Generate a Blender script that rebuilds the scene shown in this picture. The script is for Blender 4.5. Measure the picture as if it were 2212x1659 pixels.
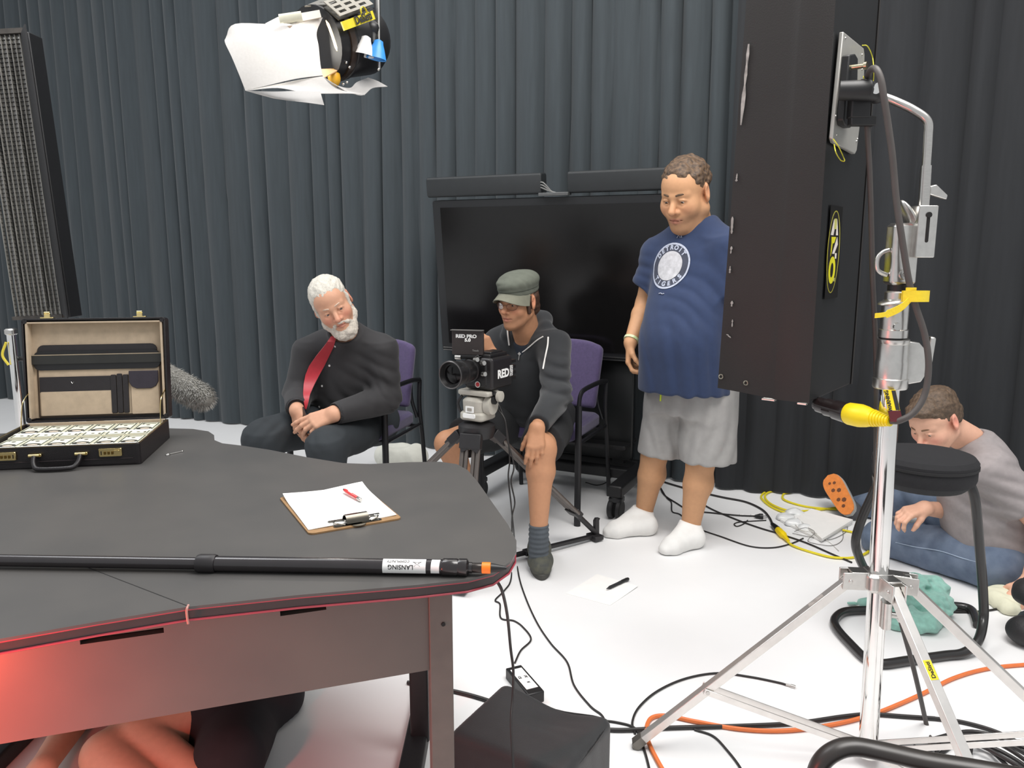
import bpy, bmesh, math, random
import numpy as np
from mathutils import Vector, Matrix, Quaternion
from mathutils.bvhtree import BVHTree
random.seed(7)
for o in list(bpy.data.objects): bpy.data.objects.remove(o)
scene = bpy.context.scene
COL = scene.collection

# ---------------------------------------------------------------- camera
CAM_H, FPX, PITCH = 1.34, 1700.0, math.radians(9.8)
cam_data = bpy.data.cameras.new('camera')
cam_data.sensor_width = 36.0
cam_data.lens = FPX / 2212.0 * 36.0
cam_data.clip_start = 0.02
cam = bpy.data.objects.new('camera', cam_data)
COL.objects.link(cam)
cam.location = (0, 0, CAM_H)
cam.rotation_euler = (math.pi / 2 - PITCH, 0, 0)
scene.camera = cam

# ---------------------------------------------------------------- world, lights, exposure
world = bpy.data.worlds.new('studio_ambient')
scene.world = world
world.use_nodes = True
wn = world.node_tree.nodes
wn['Background'].inputs[0].default_value = (0.96, 0.98, 1.0, 1)
wn['Background'].inputs[1].default_value = 0.50
def area_light(name, loc, aim, size, size_y, watts, color):
    d = bpy.data.lights.new(name, 'AREA'); d.shape = 'RECTANGLE'
    d.size = size; d.size_y = size_y; d.energy = watts; d.color = color
    o = bpy.data.objects.new(name, d); COL.objects.link(o)
    o.location = loc
    o.rotation_euler = (Vector(aim) - Vector(loc)).to_track_quat('-Z', 'Y').to_euler()
    return o
# soft boxes on the studio grid above the set
area_light('grid_softbox_front', (1.0, 1.5, 3.7), (0.75, 2.35, 0), 2.2, 1.6, 95, (1.0, 0.97, 0.94))
area_light('grid_softbox_left', (-2.2, 3.0, 3.9), (-1.6, 4.9, 0.6), 2.0, 1.6, 58, (0.97, 0.98, 1.0))
area_light('grid_softbox_back', (0.2, 3.4, 3.9), (0.2, 3.6, 0), 2.4, 1.6, 20, (1.0, 0.95, 0.89))
scene.view_settings.view_transform = 'Standard'
scene.view_settings.look = 'None'
scene.view_settings.gamma = 1.0
scene.view_settings.use_curve_mapping = False
scene.view_settings.exposure = 0.45

# ---------------------------------------------------------------- picture-to-place helpers
_c, _s = math.cos(PITCH), math.sin(PITCH)
def ray(x, y):
    u = (x - 1106.0) / FPX; v = -(y - 829.5) / FPX
    return Vector((u, _c + v * _s, -_s + v * _c))
def P(x, y, Y):
    d = ray(x, y); t = Y / d.y
    return Vector((d.x * t, Y, CAM_H + d.z * t))
def F(x, y, z=0.0):
    d = ray(x, y); t = (z - CAM_H) / d.z
    return Vector((d.x * t, d.y * t, z))
def on_plane(x, y, p0, n):
    d = ray(x, y); o = Vector((0, 0, CAM_H))
    t = (Vector(p0) - o).dot(n) / d.dot(n)
    return o + d * t
def px(p):
    p = Vector(p) - Vector((0, 0, CAM_H))
    zc = p.y * _c - p.z * _s; yc = p.y * _s + p.z * _c
    return (1106 + FPX * p.x / zc, 829.5 - FPX * yc / zc)

# ---------------------------------------------------------------- materials
def lin(c):
    def f(v):
        v = v / 255.0
        return v / 12.92 if v <= 0.04045 else ((v + 0.055) / 1.055) ** 2.4
    return (f(c[0]), f(c[1]), f(c[2]), 1)
MATS = {}
def mat(name, rgb, rough=0.5, metal=0.0, var=0.10, scale=25.0, bump=0.0, bscale=150.0, coat=0.0, sheen=0.0,
        attr=False, stretch=(1, 1, 1), rgb2=None, spec=0.5, sss=0.0, trans=0.0, emit=0.0, alpha=1.0):
    if name in MATS: return MATS[name]
    m = bpy.data.materials.new(name); m.use_nodes = True
    nt = m.node_tree; b = nt.nodes['Principled BSDF']; L = nt.links.new
    tc = nt.nodes.new('ShaderNodeTexCoord'); mp = nt.nodes.new('ShaderNodeMapping')
    mp.inputs['Scale'].default_value = stretch
    L(tc.outputs['Object'], mp.inputs['Vector'])
    nz = nt.nodes.new('ShaderNodeTexNoise'); nz.inputs['Scale'].default_value = scale; nz.inputs['Detail'].default_value = 3
    L(mp.outputs[0], nz.inputs['Vector'])
    c = lin(rgb)
    if attr:
        at = nt.nodes.new('ShaderNodeAttribute'); at.attribute_name = 'Col'
        mul = nt.nodes.new('ShaderNodeMix'); mul.data_type = 'RGBA'; mul.blend_type = 'MULTIPLY'; mul.inputs[0].default_value = 1
        rp = nt.nodes.new('ShaderNodeValToRGB')
        rp.color_ramp.elements[0].position = 0.3; rp.color_ramp.elements[1].position = 0.7
        rp.color_ramp.elements[0].color = (1 - var, 1 - var, 1 - var, 1); rp.color_ramp.elements[1].color = (1, 1, 1, 1)
        L(nz.outputs[0], rp.inputs[0]); L(at.outputs['Color'], mul.inputs[6]); L(rp.outputs[0], mul.inputs[7])
        L(mul.outputs[2], b.inputs['Base Color'])
    else:
        rp = nt.nodes.new('ShaderNodeValToRGB')
        rp.color_ramp.elements[0].position = 0.3; rp.color_ramp.elements[1].position = 0.7
        if rgb2 is not None:
            rp.color_ramp.elements[0].color = lin(rgb2); rp.color_ramp.elements[1].color = c
        else:
            rp.color_ramp.elements[0].color = tuple(v * (1 - var) for v in c[:3]) + (1,)
            rp.color_ramp.elements[1].color = tuple(min(1, v * (1 + var)) for v in c[:3]) + (1,)
        L(nz.outputs[0], rp.inputs[0]); L(rp.outputs[0], b.inputs['Base Color'])
    b.inputs['Roughness'].default_value = rough; b.inputs['Metallic'].default_value = metal
    b.inputs['Coat Weight'].default_value = coat; b.inputs['Sheen Weight'].default_value = sheen
    b.inputs['Specular IOR Level'].default_value = spec
    if sss: b.inputs['Subsurface Weight'].default_value = sss; b.inputs['Subsurface Radius'].default_value = (0.01, 0.004, 0.002)
    if trans: b.inputs['Transmission Weight'].default_value = trans
    if alpha < 1: b.inputs['Alpha'].default_value = alpha
    if emit:
        b.inputs['Emission Color'].default_value = c; b.inputs['Emission Strength'].default_value = emit
    if bump:
        n2 = nt.nodes.new('ShaderNodeTexNoise'); n2.inputs['Scale'].default_value = bscale; n2.inputs['Detail'].default_value = 4
        L(mp.outputs[0], n2.inputs['Vector'])
        bp = nt.nodes.new('ShaderNodeBump'); bp.inputs['Strength'].default_value = bump; bp.inputs['Distance'].default_value = 0.004
        L(n2.outputs[0], bp.inputs['Height']); L(bp.outputs[0], b.inputs['Normal'])
    MATS[name] = m
    return m

# ---------------------------------------------------------------- object helpers
WM = {}
def tag(o, label=None, cat=None, group=None, kind=None):
    if label: o['label'] = label
    if cat: o['category'] = cat
    if group: o['group'] = group
    if kind: o['kind'] = kind
    return o
def thing(name, label, cat, loc=(0, 0, 0), rotz=0.0, group=None, M=None):
    o = bpy.data.objects.new(name, None); COL.objects.link(o)
    o.empty_display_size = 0.05
    if M is None: M = Matrix.Translation(Vector(loc)) @ Matrix.Rotation(rotz, 4, 'Z')
    o.matrix_world = M; WM[o] = M.copy()
    return tag(o, label, cat, group)
def frame_from(f, up=(0, 0, 1)):
    """3x3 with columns x,y,z where y = f, z near up"""
    y = Vector(f).normalized(); x = y.cross(Vector(up)).normalized(); z = x.cross(y)
    return Matrix((x, y, z)).transposed()
def catmull(pts, n=8, closed=False):
    pts = [Vector(p) for p in pts]; out = []
    N = len(pts)
    rng = range(N if closed else N - 1)
    for i in rng:
        if closed: p0, p1, p2, p3 = pts[i - 1], pts[i], pts[(i + 1) % N], pts[(i + 2) % N]
        else:
            p1, p2 = pts[i], pts[i + 1]
            p0 = pts[i - 1] if i > 0 else p1 * 2 - p2
            p3 = pts[i + 2] if i + 2 < N else p2 * 2 - p1
        for k in range(n):
            t = k / n
            out.append(0.5 * ((2 * p1) + (p2 - p0) * t + (2 * p0 - 5 * p1 + 4 * p2 - p3) * t * t + (3 * p1 - p0 - 3 * p2 + p3) * t ** 3))
    if not closed: out.append(pts[-1])
    return out
class MB:
    def __init__(s): s.v = []; s.f = []; s.mi = []; s.cur = 0
    def add(s, vs, fs):
        b = len(s.v); s.v += [Vector(v) for v in vs]; s.f += [tuple(i + b for i in f) for f in fs]; s.mi += [s.cur] * len(fs)
        return s
    def box(s, c, d, R=None):
        c = Vector(c); h = [x / 2 for x in d]; vs = []
        for z in (-1, 1):
            for y in (-1, 1):
                for x in (-1, 1):
                    p = Vector((x * h[0], y * h[1], z * h[2])); vs.append(c + (R @ p if R else p))
        return s.add(vs, [(0, 2, 3, 1), (4, 5, 7, 6), (0, 1, 5, 4), (2, 6, 7, 3), (0, 4, 6, 2), (1, 3, 7, 5)])
    def rbox(s, c, d, r, R=None, n=4, axis=2, taper=1.0):
        """box with edges along `axis` rounded, thin chamfer on the caps"""
        c = Vector(c); ax = [i for i in range(3) if i != axis]
        hx, hy, hz = d[ax[0]] / 2, d[ax[1]] / 2, d[axis] / 2
        ring = []
        for qx, qy, a0 in ((1, 1, 0), (-1, 1, 90), (-1, -1, 180), (1, -1, 270)):
            for k in range(n + 1):
                a = math.radians(a0 + 90 * k / n)
                ring.append((qx * (hx - r) + r * math.cos(a), qy * (hy - r) + r * math.sin(a)))
        ch = min(r * 0.5, hz * 0.4)
        lv = [(-hz, 1 - ch / max(hx, hy)), (-hz + ch, 1), (hz - ch, taper), (hz, taper * (1 - ch / max(hx, hy)))]
        vs = []; m = len(ring)
        for z, k in lv:
            for a, b in ring:
                p = [0, 0, 0]; p[ax[0]] = a * k; p[ax[1]] = b * k; p[axis] = z
                p = Vector(p); vs.append(c + (R @ p if R else p))
        fs = []
        for l in range(3):
            for i in range(m):
                j = (i + 1) % m; fs.append((l * m + i, l * m + j, (l + 1) * m + j, (l + 1) * m + i))
        fs.append(tuple(range(m))[::-1]); fs.append(tuple(range(3 * m, 4 * m)))
        if axis == 1: fs = [f[::-1] for f in fs]
        return s.add(vs, fs)
    def cyl(s, a, b, r0, r1=None, n=16, caps=True):
        r1 = r0 if r1 is None else r1
        return s.tube([a, b], [r0, r1], n, caps)
    def tube(s, pts, r, n=8, caps=True, flat=1.0, up=None):
        pts = [Vector(p) for p in pts]; N = len(pts)
        rr = r if isinstance(r, (list, tuple)) else [r] * N
        t0 = (pts[1] - pts[0]).normalized()
        ref = Vector(up) if up is not None else (Vector((0, 0, 1)) if abs(t0.z) < 0.9 else Vector((1, 0, 0)))
        nx = (ref - t0 * ref.dot(t0)).normalized(); vs = []; fs = []
        for i in range(N):
            t = (pts[min(i + 1, N - 1)] - pts[max(i - 1, 0)])
            t = t.normalized() if t.length > 1e-9 else t0
            nx = (nx - t * nx.dot(t)); nx = nx.normalized() if nx.length > 1e-6 else t.orthogonal().normalized()
            ny = t.cross(nx)
            for k in range(n):
                a = 2 * math.pi * k / n
                vs.append(pts[i] + nx * (math.cos(a) * rr[i] * flat) + ny * (math.sin(a) * rr[i]))
        for i in range(N - 1):
            for k in range(n):
                j = (k + 1) % n; fs.append((i * n + k, i * n + j, (i + 1) * n + j, (i + 1) * n + k))
        if caps: fs.append(tuple(range(n))[::-1]); fs.append(tuple(range((N - 1) * n, N * n)))
        return s.add(vs, fs)
    def lathe(s, prof, o=(0, 0, 0), R=None, n=24, ring=False):
        """profile of (radius, height) about local z"""
        o = Vector(o); vs = []; fs = []; m = len(prof)
        for r, h in prof:
            for k in range(n):
                a = 2 * math.pi * k / n; p = Vector((r * math.cos(a), r * math.sin(a), h)); vs.append(o + (R @ p if R else p))
        for i in range(m if ring else m - 1):
            q = (i + 1) % m
            for k in range(n):
                j = (k + 1) % n; fs.append((i * n + k, i * n + j, q * n + j, q * n + k))
        if not ring: fs.append(tuple(range(n))[::-1]); fs.append(tuple(range((m - 1) * n, m * n)))
        return s.add(vs, fs)
    def prism(s, poly, z0, z1, M=None):
        """poly: list of (x,y) counter-clockwise"""
        m = len(poly); vs = [Vector((p[0], p[1], z0)) for p in poly] + [Vector((p[0], p[1], z1)) for p in poly]
        if M: vs = [M @ v for v in vs]
        fs = [(i, (i + 1) % m, m + (i + 1) % m, m + i) for i in range(m)] + [tuple(range(m))[::-1], tuple(range(m, 2 * m))]
        return s.add(vs, fs)
    def sphere(s, c, r, n=12, m=8, R=None):
        rr = r if isinstance(r, (tuple, list)) else (r, r, r); c = Vector(c); vs = []; fs = []
        for i in range(1, m):
            ph = math.pi * i / m
            for k in range(n):
                a = 2 * math.pi * k / n
                p = Vector((rr[0] * math.sin(ph) * math.cos(a), rr[1] * math.sin(ph) * math.sin(a), rr[2] * math.cos(ph))); vs.append(c + (R @ p if R else p))
        t = Vector((0, 0, rr[2])); vs += [c + (R @ t if R else t), c - (R @ t if R else t)]
        for i in range(m - 2):
            for k in range(n):
                j = (k + 1) % n; fs.append((i * n + k, (i + 1) * n + k, (i + 1) * n + j, i * n + j))
        T = len(vs) - 2
        for k in range(n):
            j = (k + 1) % n; fs.append((T, k, j)); fs.append((T + 1, (m - 2) * n + j, (m - 2) * n + k))
        return s.add(vs, fs)
    def sheet(s, grid, th):
        """grid[i][j] of points -> thin solid sheet of thickness th"""
        ni, nj = len(grid), len(grid[0]); top = []; bot = []
        g = [[Vector(p) for p in row] for row in grid]
        for i in range(ni):
            for j in range(nj):
                a = g[min(i + 1, ni - 1)][j] - g[max(i - 1, 0)][j]; b = g[i][min(j + 1, nj - 1)] - g[i][max(j - 1, 0)]
                n = a.cross(b); n = n.normalized() if n.length > 1e-12 else Vector((0, 0, 1))
                top.append(g[i][j] + n * th / 2); bot.append(g[i][j] - n * th / 2)
        o = ni * nj; I = lambda i, j: i * nj + j; fs = []
        for i in range(ni - 1):
            for j in range(nj - 1):
                fs.append((I(i, j), I(i + 1, j), I(i + 1, j + 1), I(i, j + 1)))
                fs.append((o + I(i, j), o + I(i, j + 1), o + I(i + 1, j + 1), o + I(i + 1, j)))
        ed = [I(0, j) for j in range(nj)] + [I(i, nj - 1) for i in range(1, ni)] + [I(ni - 1, j) for j in range(nj - 2, -1, -1)] + [I(i, 0) for i in range(ni - 2, 0, -1)]
        for k in range(len(ed)):
            a, b = ed[k], ed[(k + 1) % len(ed)]; fs.append((a, b, o + b, o + a))
        return s.add(top + bot, fs)
    def build(s, name, m, parent=None, smooth=True, angle=38, bevel=0.0, local=False, base=True):
        if parent is not None and not local:
            inv = WM[parent].inverted(); vs = [inv @ v for v in s.v]; M = Matrix()
        elif parent is not None: vs = s.v; M = Matrix()
        elif base:
            lo = [min(v[i] for v in s.v) for i in range(3)]; hi = [max(v[i] for v in s.v) for i in range(3)]
            o0 = Vector(((lo[0] + hi[0]) / 2, (lo[1] + hi[1]) / 2, lo[2])); vs = [v - o0 for v in s.v]; M = Matrix.Translation(o0)
        else: vs = s.v; M = Matrix()
        me = bpy.data.meshes.new(name); me.from_pydata([tuple(v) for v in vs], [], s.f)
        for mm in (m if isinstance(m, (list, tuple)) else [m]): me.materials.append(mm)
        if any(s.mi): me.polygons.foreach_set('material_index', s.mi)
        if smooth:
            me.polygons.foreach_set('use_smooth', [True] * len(s.f)); me.set_sharp_from_angle(angle=math.radians(angle))
        me.update()
        o = bpy.data.objects.new(name, me); COL.objects.link(o)
        if parent is not None: o.parent = parent; WM[o] = WM[parent].copy()
        else: o.matrix_world = M; WM[o] = M.copy()
        if bevel:
            bv = o.modifiers.new('bevel', 'BEVEL'); bv.width = bevel; bv.segments = 2; bv.limit_method = 'ANGLE'; bv.angle_limit = math.radians(40)
        return o
def copy_tree(o, parent=None, M=None):
    c = o.copy(); COL.objects.link(c)
    if parent is not None: c.parent = parent; WM[c] = WM[parent].copy()
    if M is not None: c.matrix_world = M; WM[c] = M.copy()
    for ch in [x for x in bpy.data.objects if x.parent == o and x != c]:
        copy_tree(ch, c)
    return c
def text_mesh(s, size, bold=0.0, extrude=0.0004, align='CENTER', shear=0.0, spacing=1.0):
    cu = bpy.data.curves.new('t', 'FONT'); cu.body = s; cu.size = size; cu.align_x = align; cu.align_y = 'CENTER'
    cu.extrude = extrude; cu.offset = bold; cu.resolution_u = 3; cu.shear = shear; cu.space_character = spacing
    ob = bpy.data.objects.new('t', cu); COL.objects.link(ob)
    dg = bpy.context.evaluated_depsgraph_get(); dg.update()
    me = ob.evaluated_get(dg).to_mesh()
    v = [x.co.copy() for x in me.vertices]; f = [tuple(p.vertices) for p in me.polygons]
    ob.evaluated_get(dg).to_mesh_clear(); bpy.data.objects.remove(ob); bpy.data.curves.remove(cu)
    return v, f
def text(name, s, size, M, m, parent, bold=0.0, extrude=0.0004, sx=1.0, shear=0.0, align='CENTER', spacing=1.0):
    v, f = text_mesh(s, size, bold, extrude, align, shear, spacing)
    mb = MB(); mb.add([M @ Vector((p.x * sx, p.y, p.z)) for p in v], f)
    return mb.build(name, m, parent, smooth=False)
def mtx(o, x, y):
    """4x4 with origin o, x axis, y axis (text plane)"""
    x = Vector(x).normalized(); y = Vector(y); y = (y - x * x.dot(y)).normalized(); z = x.cross(y)
    M = Matrix((x, y, z)).transposed().to_4x4(); M.translation = Vector(o); return M
# ---------------------------------------------------------------- signed-distance modelling for bodies and clothing
class SDF:
    def __init__(s): s.p = []; s.R = Matrix.Identity(3); s.o = Vector((0, 0, 0)); s.sc = 1.0
    def frame(s, R=None, o=(0, 0, 0), sc=1.0):
        s.R = R if R is not None else Matrix.Identity(3); s.o = Vector(o); s.sc = sc; return s
    def W(s, p): return s.o + s.R @ (Vector(p) * s.sc)
    def _put(s, fn, lo, hi, k, op): s.p.append((fn, np.array(lo, float), np.array(hi, float), k * s.sc, op)); return s
    def cone(s, a, b, ra, rb=None, k=0.02, op='u'):
        rb = ra if rb is None else rb
        a = np.array(s.W(a)); b = np.array(s.W(b)); ra *= s.sc; rb *= s.sc
        ab = b - a; L2 = max(float(ab @ ab), 1e-12)
        def fn(X, Y, Z):
            px_, py_, pz_ = X - a[0], Y - a[1], Z - a[2]
            t = np.clip((px_ * ab[0] + py_ * ab[1] + pz_ * ab[2]) / L2, 0, 1)
            return np.sqrt((px_ - t * ab[0]) ** 2 + (py_ - t * ab[1]) ** 2 + (pz_ - t * ab[2]) ** 2) - (ra + (rb - ra) * t)
        lo = np.minimum(a - ra, b - rb); hi = np.maximum(a + ra, b + rb)
        return s._put(fn, lo, hi, k, op)
    def chain(s, pts, rs, k=0.02, op='u'):
        for i in range(len(pts) - 1): s.cone(pts[i], pts[i + 1], rs[i], rs[i + 1], k if i == 0 else min(k, 0.012), op)
        return s
    def sph(s, c, r, k=0.02, op='u'): return s.cone(c, c, r, r, k, op)
    def ell(s, c, r, k=0.02, op='u', R=None):
        c = np.array(s.W(c)); r = np.array(r, float) * s.sc
        M = (s.R @ R) if R is not None else s.R
        A = np.array([[M[i][j] for j in range(3)] for i in range(3)])
        def fn(X, Y, Z):
            x, y, z = X - c[0], Y - c[1], Z - c[2]
            u = A[0, 0] * x + A[1, 0] * y + A[2, 0] * z; v = A[0, 1] * x + A[1, 1] * y + A[2, 1] * z; w = A[0, 2] * x + A[1, 2] * y + A[2, 2] * z
            k0 = np.sqrt((u / r[0]) ** 2 + (v / r[1]) ** 2 + (w / r[2]) ** 2)
            k1 = np.sqrt((u / r[0] ** 2) ** 2 + (v / r[1] ** 2) ** 2 + (w / r[2] ** 2) ** 2) + 1e-9
            return k0 * (k0 - 1) / k1
        e = np.sqrt(((A * r[None, :]) ** 2).sum(1))
        return s._put(fn, c - e, c + e, k, op)
    def loft(s, st, k=0.02, op='u', p=2.0, rnd=0.006):
        """stations (z, cx, cy, rx, ry) along local z of the current frame"""
        st = np.array(st, float) * s.sc
        if len(st) > 2:      # smooth the profile between stations
            zz = st[:, 0]; m = np.zeros_like(st); m[1:-1] = (st[2:] - st[:-2]) / (zz[2:] - zz[:-2])[:, None]; m[0] = (st[1] - st[0]) / (zz[1] - zz[0]); m[-1] = (st[-1] - st[-2]) / (zz[-1] - zz[-2]); out = []
            for i in range(len(st) - 1):
                h = zz[i + 1] - zz[i]
                for t in np.linspace(0, 1, 8, endpoint=False):
                    q = (2 * t ** 3 - 3 * t * t + 1) * st[i] + (t ** 3 - 2 * t * t + t) * h * m[i] + (-2 * t ** 3 + 3 * t * t) * st[i + 1] + (t ** 3 - t * t) * h * m[i + 1]; q[0] = zz[i] + h * t; out.append(q)
            st = np.array(out + [st[-1]])
        A = np.array([[s.R[i][j] for j in range(3)] for i in range(3)]); o = np.array(s.o)
        def fn(X, Y, Z):
            x, y, z = X - o[0], Y - o[1], Z - o[2]
            u = A[0, 0] * x + A[1, 0] * y + A[2, 0] * z; v = A[0, 1] * x + A[1, 1] * y + A[2, 1] * z; w = A[0, 2] * x + A[1, 2] * y + A[2, 2] * z
            u, v, w = np.broadcast_arrays(u, v, w)
            ip = lambda c: np.interp(w, st[:, 0], st[:, c])
            rx, ry = ip(3), ip(4); a = np.abs(u - ip(1)) / rx; b = np.abs(v - ip(2)) / ry
            d = ((a ** p + b ** p + 1e-12) ** (1 / p) - 1) * np.minimum(rx, ry)
            dz = np.maximum(st[0, 0] - w, w - st[-1, 0])
            h = np.clip(0.5 - 0.5 * (d - dz) / rnd, 0, 1); return d + (dz - d) * h + rnd * h * (1 - h)
        ex = []
        for q in st:
            for sx in (-1, 1):
                for sy in (-1, 1): ex.append(A @ np.array([q[1] + sx * q[3], q[2] + sy * q[4], q[0]]) + o)
        ex = np.array(ex); return s._put(fn, ex.min(0), ex.max(0), k, op)
    def half(s, p, n, k=0.004, op='i'):
        """keep the side opposite to n (plane through p)"""
        p = np.array(s.W(p)); n = np.array((s.R @ Vector(n)).normalized())
        fn = lambda X, Y, Z: (X - p[0]) * n[0] + (Y - p[1]) * n[1] + (Z - p[2]) * n[2]
        return s._put(fn, [-99] * 3, [99] * 3, k, op)
    def disp(s, fn, lo=None, hi=None):
        return s._put(fn, [-99] * 3 if lo is None else lo, [99] * 3 if hi is None else hi, 0.0, 'd')
    def folds(s, c, rad, d, amp, freq, seed=0):
        """cloth folds: ridges across direction d around c"""
        c = np.array(s.W(c)); d = np.array((s.R @ Vector(d)).normalized()); rs = np.random.RandomState(seed); ph = rs.uniform(0, 6.28, 6); w = rs.uniform(-1, 1, (3, 3)) * 0.5; freq = freq * 2.3; amp = amp * 0.85
        def fn(X, Y, Z):
            x, y, z = X - c[0], Y - c[1], Z - c[2]
            g = np.exp(-(x * x + y * y + z * z) / (rad * rad))
            q = x * d[0] + y * d[1] + z * d[2]
            wp = 0.016 * np.sin(30 * (x * w[0, 0] + y * w[0, 1] + z * w[0, 2]) + ph[0]) + 0.009 * np.sin(60 * (x * w[1, 0] + y * w[1, 1] + z * w[1, 2]) + ph[1])
            br = 0.55 + 0.45 * np.sin(22 * (x * w[2, 0] + y * w[2, 1] + z * w[2, 2]) + ph[4])
            s1 = np.sin((q + wp) * freq + ph[2]); return amp * g * br * (s1 + 0.35 * np.abs(s1) + 0.4 * np.sin((q - 1.3 * wp) * freq * 0.47 + ph[3]))
        R = rad * 1.8
        return s._put(fn, c - R, c + R, 0.0, 'd')
    def noise(s, amp, freq, seed=1, lo=None, hi=None):
        rs = np.random.RandomState(seed); D = rs.normal(0, 1, (5, 3)); D /= np.linalg.norm(D, axis=1)[:, None]; ph = rs.uniform(0, 6.28, 5)
        def fn(X, Y, Z):
            t = 0
            for i in range(5): t = t + np.sin(freq * (0.7 + 0.25 * i) * (X * D[i, 0] + Y * D[i, 1] + Z * D[i, 2]) + ph[i] + 1.3 * np.sin(freq * 0.6 * (X * D[i - 1, 1] - Z * D[i - 1, 0])))
            return amp * t / 3
        return s.disp(fn, lo, hi)
    def mesh(s, res, lo=None, hi=None):
        us = [q for q in s.p if q[4] == 'u']
        if lo is None:
            lo = np.min([q[1] for q in us], axis=0) - 0.03; hi = np.max([q[2] for q in us], axis=0) + 0.03
        lo = np.array(lo, float); hi = np.array(hi, float)
        n = np.ceil((hi - lo) / res).astype(int) + 1
        ax = [(lo[i] + res * np.arange(n[i])).astype(np.float32) for i in range(3)]
        G = np.full(n, 0.5, np.float32)
        for fn, a, b, k, op in s.p:
            mg = k + 3 * res + 0.012
            i0 = np.maximum(np.floor((a - mg - lo) / res).astype(int), 0); i1 = np.minimum(np.ceil((b + mg - lo) / res).astype(int) + 1, n)
            if np.any(i1 <= i0): continue
            sl = tuple(slice(i0[i], i1[i]) for i in range(3))
            X = ax[0][sl[0]][:, None, None]; Y = ax[1][sl[1]][None, :, None]; Z = ax[2][sl[2]][None, None, :]
            d = fn(X, Y, Z).astype(np.float32); A = G[sl]
            if op == 'd': G[sl] = A + d; continue
            kk = max(k, 1e-5)
            if op == 'u':
                h = np.clip(0.5 + 0.5 * (A - d) / kk, 0, 1); G[sl] = A + (d - A) * h - kk * h * (1 - h)
            elif op == 's':
                h = np.clip(0.5 - 0.5 * (A + d) / kk, 0, 1); G[sl] = A + (-d - A) * h + kk * h * (1 - h)
            elif op == 'i':
                h = np.clip(0.5 - 0.5 * (A - d) / kk, 0, 1); G[sl] = A + (d - A) * h + kk * h * (1 - h)
        for a_ in range(3):   # close at the borders
            sl = [slice(None)] * 3
            for e in (0, -1): sl[a_] = e; G[tuple(sl)] = np.maximum(G[tuple(sl)], 0.001)
        ins = G < 0
        c8 = [ins[dx:n[0] - 1 + dx, dy:n[1] - 1 + dy, dz:n[2] - 1 + dz] for dx in (0, 1) for dy in (0, 1) for dz in (0, 1)]
        cnt = np.zeros(c8[0].shape, np.int8)
        for q in c8: cnt += q
        act = (cnt > 0) & (cnt < 8)
        I = np.argwhere(act)
        if len(I) == 0: return np.zeros((0, 3)), np.zeros((0, 4), int)
        idx = np.full(act.shape, -1, np.int32); idx[act] = np.arange(len(I))
        cor = np.array([(dx, dy, dz) for dx in (0, 1) for dy in (0, 1) for dz in (0, 1)])
        V = np.stack([G[I[:, 0] + c[0], I[:, 1] + c[1], I[:, 2] + c[2]] for c in cor], 1)
        pos = np.zeros((len(I), 3)); num = np.zeros(len(I))
        for e0 in range(8):
            for b_ in (4, 2, 1):
                if e0 & b_: continue
                e1 = e0 | b_; va, vb = V[:, e0], V[:, e1]; m = (va < 0) != (vb < 0)
                t = np.where(m, va / np.where(m, va - vb, 1), 0)
                pos += np.where(m[:, None], cor[e0] + t[:, None] * (cor[e1] - cor[e0]), 0); num += m
        pos = (pos / num[:, None] + I) * res + lo
        faces = []
        for a_ in range(3):
            u, v = [(1, 2), (2, 0), (0, 1)][a_]
            s0 = [slice(1, -1)] * 3; s1 = [slice(1, -1)] * 3
            s0[a_] = slice(0, -1); s1[a_] = slice(1, None)
            A, B = ins[tuple(s0)], ins[tuple(s1)]
            E = np.argwhere(A != B)
            if len(E) == 0: continue
            fl = A[E[:, 0], E[:, 1], E[:, 2]]
            base = E.copy(); base[:, u] += 1; base[:, v] += 1
            q = []
            for du, dv in ((-1, -1), (0, -1), (0, 0), (-1, 0)):
                w = base.copy(); w[:, u] += du; w[:, v] += dv; q.append(idx[w[:, 0], w[:, 1], w[:, 2]])
            q = np.stack(q, 1); q[~fl] = q[~fl][:, ::-1]
            faces.append(q)
        faces = np.concatenate(faces); faces = faces[(faces >= 0).all(1)]
        return pos, faces
def np_smooth(v, f, it=1, w=0.5):
    if len(v) == 0: return v
    e = np.concatenate([f[:, [0, 1]], f[:, [1, 2]], f[:, [2, 3]], f[:, [3, 0]]])
    for _ in range(it):
        acc = np.zeros_like(v); n = np.zeros(len(v))
        np.add.at(acc, e[:, 0], v[e[:, 1]]); np.add.at(n, e[:, 0], 1); np.add.at(acc, e[:, 1], v[e[:, 0]]); np.add.at(n, e[:, 1], 1)
        v = v * (1 - w) + w * acc / np.maximum(n, 1)[:, None]
    return v
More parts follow.
